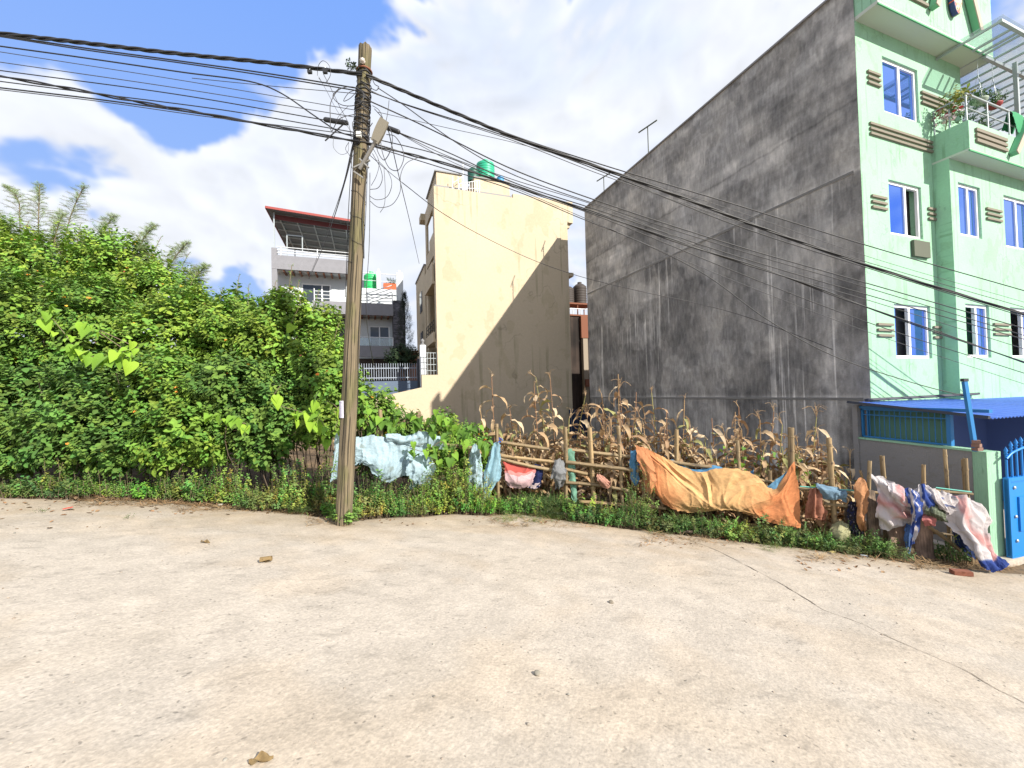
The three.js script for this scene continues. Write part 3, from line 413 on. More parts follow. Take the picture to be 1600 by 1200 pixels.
// ---------- white and grey house with a red canopy ----------
const OW = P(424, 410, 25).setY(0), FW = frame(OW);
{
  const H = thing('white_house', 'white house with grey balcony bands and a red edged roof canopy', 'house', OW, TH);
  const white = paint([0.62, 0.66, 0.68], 0.15), stone = tex(256, 256, (u, v) => { const n = fbm2(u * 24, v * 40, 3, 24, 40), r = Math.floor(v * 32) + 0, o = n2(u * 12 + (r % 2) * 0.5, r, 12, 32), l = 0.28 + 0.22 * o + 0.16 * (n - 0.5); return [l, l * 1.0, l * 1.06]; }), band = std([0.27, 0.27, 0.295], 0.9, { map: rep(paintTex, 1.2), bumpMap: rep(plasterBump, 3), bumpScale: 0.01 }), stoneMat = std([0.75, 0.75, 0.78], 0.9, { map: rep(stone, 0.4), bumpMap: rep(stone, 0.4), bumpScale: 0.04 }), navy = std([0.055, 0.06, 0.09], 0.7);
  const win2 = [1.52, 3.3, 7.85, 9.2];
  { const g = wallShape(0.3, 4.85, 7.0, 10.0, [win2], 0.2); g.translate(0, 0, -1.1); mesh('upper_wall', g, white, H); }
  mesh('body_wall', merge([B(0.1, 4.85, -1, 9.9, -8, -1.4), B(4.851, 7.9, -1, 7.2, -8, -2.3)]), white, H);
  windowPart(H, ...win2, -1.1, { glass: M.darkGlass, mid: 2.75, fr: 0.08 }); mesh('curtain', B(2.85, 3.15, 7.95, 9.1, -1.28, -1.25), std([0.35, 0.2, 0.16], 0.95), H);
  mesh('corner_post', B(0.0, 0.3, 2, 11.05, -0.31, -0.01), band, H);
  mesh('balcony_band', B(0.0, 4.75, 9.72, 10.6, -0.2, 0), band, H); mesh('balcony_floor', B(0.01, 4.74, 9.78, 9.9, -1.5, -0.21), white, H);
  for (let i = 0; i < 9; i++) mesh('joist', B(0.6 + i * 0.46, 0.7 + i * 0.46, 9.62, 9.72, -1.09, -0.1), std([0.18, 0.08, 0.05], 0.8), H);
  mesh('balcony_band', B(2.3, 7.25, 7.0, 7.8, 0.0, 0.2), band, H); mesh('balcony_floor', B(2.31, 7.24, 7.05, 7.2, -2.2, -0.01), white, H);
  for (let i = 0; i < 5; i++) mesh('joist', B(5.2 + i * 0.42, 5.3 + i * 0.42, 6.9, 7.0, -1.0, 0.1), std([0.18, 0.08, 0.05], 0.8), H);
  mesh('balcony_band', B(5.0, 7.2, 4.2, 4.95, 0.0, 0.2), band, H); mesh('stone_wall', B(1.5, 4.84, 2, 6.98, -1.35, -0.9), stoneMat, H); mesh('stone_pillar', B(7.25, 8.05, 1.5, 8.1, -1.2, 0.05), stoneMat, H);
  { const g = wallShape(4.86, 7.24, 2, 6.98, [[5.7, 7.05, 4.97, 6.45]], 0.15); g.translate(0, 0, -0.9); mesh('lower_wall', g, white, H); windowPart(H, 5.7, 7.05, 4.97, 6.45, -0.9, { glass: M.darkGlass, fr: 0.07 }); }
  mesh('garage_shade_panel', B(4.9, 7.2, 2.0, 4.18, -0.88, -0.85), M.openingShade, H);  // flat dark panel, shade of the garage recess painted as its colour
  mesh('glass_rail', B(5.0, 7.2, 4.96, 5.5, 0.12, 0.13), new THREE.MeshPhysicalMaterial({ color: lin(0.8, 0.88, 0.9), roughness: 0.1, transmission: 0.75, thickness: 0 }), H);
  mesh('glass_rail_bar', merge([bar(V(5.0, 5.52, 0.12), V(7.2, 5.52, 0.12), 0.03), bar(V(5.0, 4.96, 0.12), V(5.0, 5.52, 0.12), 0.03), bar(V(7.2, 4.96, 0.12), V(7.2, 5.52, 0.12), 0.03)]), M.whiteSteel, H);
  mesh('top_railing', merge([10.78, 10.95, 11.15].map((y) => bar(V(0.3, y, -0.1), V(5.2, y, -0.1), 0.03)).concat([0.5, 2.6, 4.7].map((x) => bar(V(x, 10.6, -0.1), V(x, 11.2, -0.1), 0.035)))), M.whiteSteel, H);
  mesh('mid_railing', merge([7.97, 8.2, 8.43].map((y) => bar(V(2.4, y, 0.1), V(7.2, y, 0.1), 0.028)).concat([7.97, 8.2, 8.43, 8.66].map((y) => bar(V(5.6, y - 0.2, 0.1), V(7.2, y + 0.45, 0.1), 0.028)), [2.4, 4.2, 5.6, 7.2].map((x) => bar(V(x, 7.8, 0.1), V(x, 8.6, 0.1), 0.035)))), M.whiteSteel, H);
  // rear terrace with posts and boxes
  mesh('rear_terrace', B(4.86, 8.0, 9.2, 9.6, -6, -3.0), white, H); mesh('rear_wall', B(4.86, 8.0, 7.2, 9.2, -6, -3.1), white, H); mesh('rear_post', merge([B(7.55, 8.0, 8.1, 10.2, -0.9, -0.5), B(7.7, 7.85, 10.2, 10.4, -0.78, -0.62)]), white, H); mesh('rear_post', merge([B(6.3, 6.6, 9.6, 10.9, -3.2, -2.95), B(6.4, 6.5, 10.9, 11.15, -3.12, -3.02)]), white, H);
  mesh('rear_railing', merge([bar(V(4.9, 10.75, -3.05), V(8, 10.75, -3.05), 0.03), bar(V(4.9, 10.2, -3.05), V(8, 10.2, -3.05), 0.02)]), M.whiteSteel, H);
  // canopy
  const roof = mesh('canopy_roof', B(-0.2, 5.5, 0, 0.07, -7, 0.35), std([0.13, 0.135, 0.14], 0.6, { metalness: 0.2 }), H); roof.rotation.z = -0.05; roof.position.y = 13.36;
  mesh('canopy_fascia', merge([B(-0.22, 5.52, -0.04, 0.1, 0.351, 0.39), B(-0.24, -0.201, -0.04, 0.1, -7, 0.35)]), std([0.30, 0.055, 0.045], 0.5), roof);
  mesh('canopy_inner_fascia', B(0.1, 5.4, -0.36, -0.05, -0.4, -0.36), std([0.14, 0.03, 0.03], 0.6), roof);
  const cb = []; for (let i = 0; i < 6; i++) cb.push(B(0.3 + i, 0.36 + i, -0.1, -0.01, -6.9, -0.41)); for (let k = 0; k < 5; k++) cb.push(B(-0.1, 5.4, -0.1, -0.012, -1.6 - k * 1.3, -1.54 - k * 1.3)); mesh('canopy_rafters', merge(cb), M.steel, roof);
for (const [x, y0, y1, z] of [[0.15, 11.05, 13.34, -0.15], [5.0, 10.6, 13.1, -0.15], [0.4, 10, 13.3, -6.5], [5, 9.9, 13.1, -6.5]]) mesh('canopy_post', beam(V(x, y0, z), V(x, y1, z), 0.07, 0.07), M.steel, H);
  mesh('roof_terrace_wall', B(0.5, 5.5, 9.91, 11.3, -7.2, -7.0), navy, H); mesh('roof_door_frame', merge([B(0.7, 0.76, 10.6, 12.3, -1, -0.95), B(1.6, 1.66, 10.6, 12.3, -1, -0.95), B(0.7, 1.66, 12.25, 12.3, -1.001, -0.949)]), M.steel, H);
  waterTank('bright green water tank behind the white house balcony', FW.at(5.95, 9.6, -4), 0.55, 1.4, std([0.03, 0.50, 0.14], 0.5));
  const p = thing('orange_crate', 'orange box of plants on the white house rear terrace', 'planter', FW.at(7.3, 9.6, -3.4), TH); mesh('box', B(-0.5, 0.5, 0, 0.5, -0.3, 0.3), std([0.5, 0.10, 0.03], 0.7), p); bushOn(p, V(0.1, 0.6, 0), 0.4, 0.25, 0.25, 30, SPRIG.small[0], leafGreen, 5, tintOf(3, [0.06, 0.12, 0.04], 0.5, 0.2), [1, 1.6]);
}
// steel fence on a slate blue wall below the white house
{
  const a = P(548, 600, 20.6), b = P(656, 600, 21.4), t = thing('picket_fence', 'grey steel picket fence on a slate blue wall below the white house', 'fence', V(a.x, 0, a.z), -Math.atan2(b.z - a.z, b.x - a.x)), L = Math.hypot(b.x - a.x, b.z - a.z);
  mesh('base_wall', B(0, L, 0, 2.35, -0.1, 0.1), paint([0.13, 0.175, 0.25], 0.3), t); const pick = bar(V(0, 2.4, 0), V(0, 3.28, 0), 0.018, 5), m = std([0.30, 0.34, 0.40], 0.5);
  mesh('rail', B(0, L, 2.5, 2.55, -0.02, 0.02), m, t); mesh('rail', B(0, L, 3.0, 3.05, -0.02, 0.02), m, t); for (let i = 0; i < Math.floor(L / 0.12); i++) mesh('picket', pick, m, t).position.x = 0.06 + i * 0.12;
  mesh('end_post', B(L - 0.12, L + 0.08, 0, 3.5, -0.15, 0.15), std([0.05, 0.055, 0.07], 0.6), t);
  const p = P(661, 575, 19.95), w = thing('gate_pillar', 'white gate pillar with a finial beside the cream house', 'pillar', V(p.x, 0, p.z), TH); mesh('shaft', B(-0.14, 0.14, 0.3, 4.05, -0.14, 0.14), std([0.58, 0.60, 0.62], 0.8), w); mesh('finial', new THREE.LatheGeometry([[0.1, 0], [0.12, 0.05], [0.04, 0.1], [0.1, 0.18], [0.09, 0.25], [0.01, 0.33]].map(([x, y]) => new THREE.Vector2(x, y)), 12).translate(0, 4.05, 0), M.grey, w);
}
{
  const p = P(634, 565, 23.5), t = thing('cypress_tree', 'dark narrow cypress beside the stone pillar', 'tree', V(p.x, 1.2, p.z)); mesh('trunk', new THREE.CylinderGeometry(0.05, 0.1, 3, 7).translate(0, 1.5, 0), std([0.09, 0.06, 0.04]), t);
  const r = rng(4), list = []; for (let i = 0; i < 1500; i++) { const h = Math.pow(r(), 0.8) * 5.2, R = 0.5 * Math.pow(Math.sin(Math.PI * clamp(0.12 + h / 5.2 * 0.88)), 0.7) * (0.75 + 0.3 * r()), q = r() * 6.28, k = Math.sqrt(r()); list.push([V(Math.cos(q) * R * k, 1.1 + h, Math.sin(q) * R * k), qUp(V(Math.cos(q) * 0.35, 1, Math.sin(q) * 0.35).normalize(), r() * 6), 0.9 + 0.7 * r()]); }
  scatter('crown', SPRIG.weed[0], leafGreen, list, t, tintOf(6, [0.022, 0.045, 0.02], 0.7, 0.2));
  const q = P(628, 560, 22.4), s = thing('garden_shrub', 'dark spreading shrub behind the picket fence', 'shrub', V(q.x, 1.3, q.z)); mesh('stem', bar(V(0, 0, 0), V(0, 2, 0), 0.05), std([0.08, 0.06, 0.04]), s); bushOn(s, V(0, 2.4, 0), 0.9, 0.6, 0.5, 300, SPRIG.small[2], leafGreen, 19, tintOf(6, [0.03, 0.06, 0.022], 0.7, 0.3), [1, 1.8]);
  const rb = P(655, 548, 27.5), rr = thing('red_roof_house', 'small brown house with a tiled roof seen past the cypress', 'house', V(rb.x, 0, rb.z), TH); mesh('wall', B(-1.2, 1.2, 0, 4.1, -3, 0), std([0.28, 0.15, 0.10]), rr); mesh('roof', new THREE.ExtrudeGeometry(new THREE.Shape([[-1.5, 0], [1.5, 0], [1.3, 0.5], [-1.3, 0.5]].map(([x, y]) => new THREE.Vector2(x, y))), { depth: 3.4, bevelEnabled: false }).translate(0, 4.1, -3.2), M.rust, rr);
}
// ---------- brown house in the gap ----------
{
  const a = P(889, 560, 27), b = P(928, 560, 27.6), t = thing('brown_house', 'stained brown concrete house in the gap behind the cement wall', 'house', V(a.x, 0, a.z), TH), L = a.distanceTo(b) + 1.2;
  const bt = tex(512, 512, (u, v) => { const n = fbm2(u * 6, v * 6, 5, 6), s = fbm2(u * 40, v * 3, 4, 40, 3), l = 0.25 + 0.28 * (n - 0.4) + 0.22 * (s - 0.5); return [l * 1.05, l * 0.92, l * 0.85]; });
  mesh('wall', B(-1, L, -1.5, 6.65, -5, 0), std([0.5, 0.45, 0.42], 0.95, { map: rep(bt, 0.16) }), t); mesh('roof_edge', B(-1.05, L + 0.05, 6.65, 6.75, -5, 0.08), M.rust, t); mesh('column', B(0.95, 1.3, -1.5, 5.1, 0.002, 0.3), std([0.30, 0.25, 0.19], 0.9), t); mesh('red_panel', B(0.9, 1.55, 5.15, 6.64, 0.002, 0.2), M.rust, t); mesh('meter_box', B(1.0, 1.45, 1.85, 2.35, 0.301, 0.42), M.rust, t);
  mesh('railing', merge([bar(V(-0.9, 7.15, 0), V(1.8, 7.15, 0), 0.03), ...[-0.8, -0.2, 0.4, 1.0, 1.6].map((x) => bar(V(x, 6.75, 0), V(x, 7.15, 0), 0.025))]), M.whiteSteel, t);
  const st = thing('tank_stand', 'rusty steel stand carrying two black tanks', 'stand', V(a.x, 6.75, a.z - 0.9), TH); mesh('platform', B(-0.6, 1.9, 0.75, 0.85, -0.7, 0.7), M.rust, st); for (const x of [-0.5, 0.6, 1.8]) for (const z of [-0.6, 0.6]) mesh('leg', beam(V(x, 0, z), V(x, 0.75, z), 0.06, 0.06), M.rust, st);
  for (const [x, h, lab] of [[0.15, 1.25, 'weathered black water tank on the rusty stand, shorter one'], [1.15, 1.5, 'weathered black water tank on the rusty stand, taller one']]) waterTank(lab, V(a.x, 7.6, a.z - 0.9).addScaledVector(U, x), 0.48, h, std([0.045, 0.035, 0.03], 0.7), 'black tanks on the rusty stand');
  const p = P(905, 652, 21.5), f = thing('blue_gate', 'dark blue slatted gate at the end of the alley', 'gate', V(p.x, -0.9, p.z), TH); for (let i = 0; i < 9; i++) mesh('slat', B(-0.6 + i * 0.14, -0.5 + i * 0.14, 0, 1.5, 0, 0.03), std([0.012, 0.03, 0.08], 0.5), f); mesh('rail', B(-0.62, 0.74, 1.3, 1.38, 0.031, 0.06), std([0.012, 0.03, 0.08], 0.5), f);
}
// aerials on the cement wall
for (const [b, h, lab] of [[-7.35, 1.15, 'tall bare aerial mast on the cement wall coping'], [-10.6, 0.75, 'short bare aerial mast at the far end of the cement wall']]) { const t = thing('roof_aerial', lab, 'aerial', FG.at(0.04, 11.12, b), TH); mesh('mast', bar(V(0, 0, 0), V(0, h, 0), 0.02, 6), M.trimEdge, t); mesh('crossbar', beam(V(-0.12, h, -0.42), V(0.12, h + 0.03, 0.42), 0.04, 0.04), M.trimEdge, t); }

// ---------- lean-to beside the green house ----------
const LA = V(7.65, 0, -8.95), LB = V(7.93, 0, -6.97), LT = Math.atan2(-(LB.z - LA.z), LB.x - LA.x), LL = LA.distanceTo(LB);   // its side wall runs from LA to LB
{
  const H = thing('lean_to', 'low lean-to with blue corrugated roof and grilled grey wall', 'shed', LA, LT);
  const cem = std([0.28, 0.275, 0.27], 0.93, { map: rep(paintTex, 0.5), bumpMap: rep(plasterBump, 1.2), bumpScale: 0.01 });
  mesh('side_wall', B(0, LL - 0.02, -2.2, 0.37, -0.14, 0), cem, H); mesh('wall_top', B(-0.02, LL - 0.02, 0.371, 0.41, -0.16, 0.02), M.green, H);
  mesh('corner_pier', new THREE.BoxGeometry(0.19, 2.75, 0.29, 2, 10, 2).translate(LL + 0.075, -0.985, -0.125), M.green, H);
  mesh('end_post', B(-0.12, 0.0, -2.2, 1.12, -0.12, 0.02), cem, H); mesh('return_wall', B(-0.12, 0.0, -2.2, 1.0, -0.9, -0.121), cem, H);
  const fr = 0.03, g0 = 0.42, g1 = 1.04, gl = LL - 0.42; const gr = mesh('window_grille', merge([B(0.02, gl, g0, g0 + fr, -0.09, -0.05), B(0.02, gl, g1 - fr, g1, -0.09, -0.05), B(0.02, gl, g1 - 0.14, g1 - 0.12, -0.085, -0.055), B(0.02, 0.06, g0, g1, -0.09, -0.05), B(0.14, 0.16, g0, g1, -0.089, -0.051)]), M.blueSteel, H);
  for (let i = 0; i < 15; i++) mesh('grille_bar', bar(V(0.19 + i * 0.1, g0, -0.07), V(0.19 + i * 0.1, g1, -0.07), 0.008, 5), M.blueSteel, gr);
  mesh('grille_post', B(gl + 0.002, gl + 0.07, 0.42, 1.05, -0.11, -0.04), M.blueSteel, H); mesh('grille_screen', B(0.05, gl, g0, g1, -0.20, -0.18), std([0.09, 0.21, 0.16], 0.8), H);
  mesh('roof_beam', B(-0.1, LL + 0.2, 1.045, 1.1, -0.10, -0.03), M.blueSteel, H);
}
{
  // roof, back and inside of the lean-to stand on the street grid of the green house
  const H = thing('lean_to_roof', 'blue corrugated metal roof over the dark gateway', 'roof');
  const a = V(7.50, 1.17, -9.0), b = V(7.95, 0.955, -6.72), c = V(15.5, 0.93, -9.3), d = V(15.2, 1.12, -11.7), nu = 300, nv = 8, pos = [], idx = [];
  for (let j = 0; j <= nv; j++) for (let i = 0; i <= nu; i++) { const u = i / nu, v = j / nv, p = a.clone().lerp(d, u).lerp(b.clone().lerp(c, u), v); p.y += 0.014 * Math.cos(u * 7.4 / 0.105 * 2 * Math.PI); pos.push(p.x, p.y, p.z); }
  for (let j = 0; j < nv; j++) for (let i = 0; i < nu; i++) { const k = j * (nu + 1) + i; idx.push(k, k + nu + 1, k + 1, k + 1, k + nu + 1, k + nu + 2); }
  const g = new THREE.BufferGeometry(); g.setAttribute('position', new THREE.Float32BufferAttribute(pos, 3)); g.setIndex(idx); g.computeVertexNormals();
  mesh('sheet', g, new THREE.MeshStandardMaterial({ color: lin(0.06, 0.14, 0.50), roughness: 0.5, metalness: 0.0, side: THREE.DoubleSide }), H);
  mesh('edge_flashing', merge([beam(a.clone().add(V(-0.03, 0.02, 0)), b.clone().add(V(-0.03, 0.02, 0)), 0.05, 0.05), beam(FG.at(-0.3, 1.22, 0.06), FG.at(3.4, 1.26, 0.42), 0.05, 0.08)]), std([0.03, 0.035, 0.05], 0.6), H);
  const navy = std([0.07, 0.12, 0.30], 0.8); mesh('added_inner_wall', (() => { const q = B(-0.3, 7, -2, 1.02, 0, 0.05); q.applyMatrix4(new THREE.Matrix4().makeRotationY(TH)); const w = FG.at(0.2, 0, 0.40); q.translate(w.x, 0, w.z); return q; })(), navy, H);  // added wall before the facade, bluish gateway shade put into its colour
  mesh('added_inner_wall', (() => { const q = B(0, 0.15, -2.3, 0.9, -3.4, 0); q.applyMatrix4(new THREE.Matrix4().makeRotationY(TH)); q.translate(12.6, 0, -8.0); return q; })(), navy, H);  // unseen side wall, added to keep light out of the gateway
  mesh('floor_slab', (() => { const q = B(-0.4, 5, -0.12, 0, -3.5, 0); q.applyMatrix4(new THREE.Matrix4().makeRotationY(TH)); q.translate(8.35, -1.36, -6.75); return q; })(), std([0.98, 0.96, 0.93], 0.95, { map: roadTex }), H);
}
{
  const p = P(1514, 650, 6.95), t = thing('blue_pole', 'leaning blue steel pole at the lean-to corner carrying a cable', 'pole'); const a = P(1524, 705, 6.8), b = P(1507, 596, 6.8); mesh('shaft', beam(a, b, 0.058, 0.05), M.blueSteel, t); mesh('cap', beam(b, b.clone().add(V(0, 0.05, 0)), 0.08, 0.06), std([0.03, 0.03, 0.04], 0.6), t);
  const br = thing('brick_stack', 'small stack of old brick pieces on the green corner pier', 'bricks', P(1527, 704, 6.78)); for (let i = 0; i < 3; i++) { const m = mesh('brick', B(-0.045, 0.045, i * 0.06, i * 0.06 + 0.055, -0.05, 0.05), std([0.22, 0.13, 0.10], 0.95), br); m.rotation.y = i * 0.4; m.position.x = -0.008 * i; }
  // gate leaf standing open
  const q = P(1577, 860, 6.75), gt = thing('blue_steel_gate', 'bright blue steel gate leaf with spiked top standing open', 'gate', V(q.x, gy(q.x, q.z) - 0.02, q.z), TH * 0.8);
  const blue = std([0.012, 0.19, 0.56], 0.4); mesh('panel', B(0, 1.5, 0.16, 1.42, -0.02, 0.02), blue, gt); mesh('frame', merge([B(0, 0.06, 0.05, 1.45, -0.035, 0.035), B(0.06, 1.5, 1.38, 1.45, -0.036, 0.036), B(0.06, 1.5, 0.1, 0.17, -0.036, 0.036)]), blue, gt);
  mesh('raised_panel', B(0.24, 0.8, 0.55, 1.12, 0.021, 0.045), blue, gt); for (const y of [0.4, 0.8, 1.28]) mesh('boss', new THREE.SphereGeometry(0.028, 12, 8).scale(1, 1, 0.6).translate(0.16, y, 0.03), M.steel, gt);
  for (let i = 0; i < 7; i++) { const x = 0.04 + i * 0.14, h = 1.82 + 0.09 * Math.sqrt(i + 0.01); const s = mesh('picket', bar(V(x, 1.45, 0), V(x, h, 0), 0.017, 6), blue, gt); mesh('spike', new THREE.LatheGeometry([[0.01, 0], [0.028, 0.02], [0.014, 0.045], [0.03, 0.07], [0.001, 0.14]].map(([r, y]) => new THREE.Vector2(r, y)), 8).translate(x, h, 0), blue, s); }
  mesh('top_rail', new THREE.TubeGeometry(new THREE.CatmullRomCurve3(Array.from({ length: 8 }, (_, i) => V(0.0 + i * 0.14, 1.76 + 0.09 * Math.sqrt(i + 0.01), 0.02))), 14, 0.02, 6), blue, gt);
  mesh('foot_mesh', merge([...Array(10).keys()].flatMap((i) => [bar(V(0.06 + i * 0.14, 0.0, 0), V(0.2 + i * 0.14, 0.12, 0), 0.006, 4), bar(V(0.2 + i * 0.14, 0.0, 0), V(0.06 + i * 0.14, 0.12, 0), 0.006, 4)])), M.steel, gt);
}
// ---------- hedge of flowering shrubs ----------
const barkMat = std([0.09, 0.065, 0.045], 0.95), twigMat = std([0.17, 0.13, 0.085], 0.95);
const flowerMat = std([1, 1, 1], 0.8, { side: THREE.DoubleSide });
const flowerHead = (() => { const g = [], r = rng(3); for (let i = 0; i < 9; i++) { const b = new THREE.IcosahedronGeometry(0.0065, 0); const q = i * 2.4, k = Math.sqrt(i / 9) * 0.015; b.translate(Math.cos(q) * k, 0.006 - k * 0.3, Math.sin(q) * k); g.push(b); } return mergeGeometries(g); })();
function shrub(label, lobes, seed, base, tall) {   // lobes: [px, py, depth, radius]
  const r = rng(seed), c0 = P(lobes[0][0], lobes[0][1], lobes[0][2]), o = V(c0.x, gy(c0.x, c0.z), c0.z), t = thing('lantana_shrub', label, 'shrub', o, 0, 'shrubs of the roadside hedge');
  const L = [[], [], []], fl = [], stems = []; const hgt = [];
  lobes.forEach(([px, py, d, R], li) => {
    const c = P(px, py, d).sub(o), n = Math.floor(1750 * R * R);
    for (let i = 0; i < n; i++) {
      const dir = V(r() * 2 - 1, r() * 2 - 1, r() * 2 - 1); if (dir.lengthSq() > 1 || dir.lengthSq() < 0.01) { i--; continue; } dir.normalize();
      const bump = 0.58 + 0.84 * fbm3(dir.x * 2.3 + px, dir.y * 2.3 + seed, dir.z * 2.3 + py, 3); const pick = r(); let k = R * bump * (pick < 0.55 ? 0.86 + 0.16 * r() : pick < 0.95 ? 0.5 + 0.36 * r() : 1.0 + 0.22 * r());
      const gap = fbm3(dir.x * 3.6 + px * 0.3, dir.y * 4.4, dir.z * 3.6 + seed, 2); if (gap < 0.45 && r() < 0.92) continue;
      const p = c.clone().addScaledVector(dir, k); if (p.y < 0.04 + 0.2 * r()) continue; if (dir.z < -0.55 && r() < 0.6) continue;
      const up = dir.clone().multiplyScalar(0.65).add(V((r() - 0.5) * 0.9, 0.75 + 0.4 * r(), 0.12 + (r() - 0.5) * 0.9)).normalize();
      L[Math.floor(r() * 3)].push([p, qUp(up, r() * 6.28), pick >= 0.55 && pick < 0.95 ? 1.3 + 0.7 * r() : 0.5 + 1.0 * r() * (0.6 + 0.4 * r())]);
      if (r() < 0.02 && dir.z > -0.2) fl.push([p.clone().addScaledVector(up, 0.16), qUp(up, r() * 6), 1.1 + 0.9 * r()]);
    }
    for (let i = 0; i < 4; i++) { const f = V((r() - 0.5) * 0.9 + c.x, -0.05, (r() - 0.5) * 0.7 + c.z * 0.6), q = c.clone().add(V((r() - 0.5) * R * 1.4, (r() - 0.2) * R * 0.8, (r() - 0.3) * R)), mid = f.clone().lerp(q, 0.5).add(V((r() - 0.5) * 0.5, 0.1, (r() - 0.5) * 0.5)); f.y = gy(f.x + o.x, f.z + o.z) - o.y - 0.05; stems.push(new THREE.TubeGeometry(new THREE.CatmullRomCurve3([f, mid, q]), 8, 0.005 + 0.007 * r(), 5)); }
  });
  mesh('stems', mergeGeometries(stems), barkMat, t, 'stuff');
  L.forEach((l, i) => scatter('foliage', SPRIG.small[i], leafGreen, l, t, tintOf(seed + i, base, 0.75, 0.5)));
  const fr = rng(seed + 5); scatter('flowers', flowerHead, flowerMat, fl, t, () => { const k = fr(); return k < 0.5 ? [0.75, 0.26, 0.04] : k < 0.75 ? [0.75, 0.45, 0.05] : [0.65, 0.16, 0.12]; });
  return t;
}
const gA = [0.16, 0.285, 0.036], gB = [0.215, 0.345, 0.042], gC = [0.12, 0.23, 0.038];
shrub('dense lantana shrub with orange flowers at the far end of the hedge', [[20, 650, 7.5, 1.0], [-70, 560, 8, 1.2], [20, 708, 7.3, 0.5]], 101, gC);
shrub('low lantana shrub hanging over the bare dirt verge', [[165, 645, 7.5, 0.95], [110, 690, 7.25, 0.6], [190, 700, 7.25, 0.5]], 102, gC);
shrub('lantana shrub between the bare verge and the utility pole', [[300, 650, 7.6, 0.9], [250, 610, 7.4, 0.6], [270, 702, 7.4, 0.48], [330, 700, 7.6, 0.46]], 103, gA);
shrub('dark lantana shrub behind the lime leaved creeper by the pole', [[420, 650, 7.8, 0.82], [365, 610, 7.6, 0.6], [420, 705, 7.7, 0.46]], 104, gC);
shrub('slim lantana shrub squeezed against the utility pole', [[512, 600, 8.0, 0.62], [500, 660, 7.9, 0.5], [560, 640, 8.2, 0.4], [590, 640, 8.4, 0.3]], 105, gA);
shrub('bushy shrub rising behind the low verge shrubs with many flowers', [[40, 520, 8.7, 1.15], [150, 520, 8.7, 1.1]], 106, gA);
shrub('rounded shrub in the middle row of the hedge below the blue sky', [[275, 530, 8.7, 0.98], [350, 530, 8.8, 0.85]], 107, gB);
shrub('tall leafy shrub covering the foot of the white house', [[440, 540, 8.6, 0.88], [492, 560, 8.5, 0.66], [450, 490, 8.7, 0.42], [505, 510, 8.6, 0.35]], 108, gB);
shrub('broad yellow green shrub under the feathery saplings', [[0, 440, 10.5, 1.35], [100, 440, 10.5, 1.25]], 109, gB);
shrub('yellow green shrub on the falling crest of the hedge', [[190, 440, 10.6, 1.15], [255, 470, 10.2, 0.9]], 110, gB);
shrub('small shrub closing the crest of the hedge beside the white house', [[315, 500, 9.8, 0.75], [375, 505, 9.6, 0.62]], 111, gA);

shrub('deep green shrub filling the inside of the hedge behind the verge shrubs', [[60, 610, 9.2, 0.95], [180, 615, 9.2, 0.95]], 114, gC);
shrub('deep green shrub filling the inside of the hedge towards the white house', [[300, 615, 9.2, 0.9], [410, 610, 9.1, 0.85], [490, 625, 8.9, 0.6]], 115, gC);
shrub('low tangle of shrubs behind the pale blue tarp', [[590, 705, 8.9, 0.62], [640, 705, 9.0, 0.6], [615, 670, 8.8, 0.35]], 112, gC);
shrub('low tangle of shrubs between the tarp and the maize', [[690, 705, 9.0, 0.6], [735, 712, 9.1, 0.52], [700, 675, 8.9, 0.3]], 113, gA);
// shoots that stand out of the hedge
function shoot(label, px, pyTop, pyBase, d, lean, seed, base = gB) {
  const a = P(px, pyBase, d), b = P(px + lean, pyTop, d), h = b.clone().sub(a), t = thing('leafy_shoot', label, 'plant', a, 0, 'leafy shoots above the hedge'), r = rng(seed), list = [];
  const cv = new THREE.CatmullRomCurve3([V(0, -0.6, 0), h.clone().multiplyScalar(0.5).add(V(0.05 * (r() - 0.5), 0, 0.1)), h]); mesh('stem', new THREE.TubeGeometry(cv, 8, 0.007, 5), twigMat, t);
  for (let i = 0; i < 16; i++) { const k = 0.25 + 0.75 * i / 15, q = i * 2.4; list.push([cv.getPoint(k), qUp(V(Math.cos(q), 0.7, Math.sin(q)).normalize(), r() * 6), 0.75 - 0.35 * k + 0.2 * r()]); }
  scatter('foliage', SPRIG.weed[0], leafGreen, list, t, tintOf(seed, base, 0.5, 0.3));
}
[[372, 430, 500, 9.4, 2], [395, 445, 500, 9.3, -6], [425, 440, 510, 9.2, 6], [452, 415, 500, 8.8, 4], [470, 440, 500, 8.8, -3], [490, 455, 520, 8.7, 8], [508, 480, 540, 8.6, 4], [525, 505, 560, 8.4, 5], [345, 450, 500, 9.6, 3], [240, 370, 430, 11, 12], [282, 395, 440, 10.6, 14], [180, 355, 420, 11, 3], [130, 350, 410, 11, -4], [300, 425, 470, 10, 9], [215, 365, 420, 11, 4], [40, 345, 410, 11, 5]].forEach(([a, b, c, d, e], i) => shoot('thin leafy shoot standing out of the hedge top', a, b, c, d, e, 300 + i));

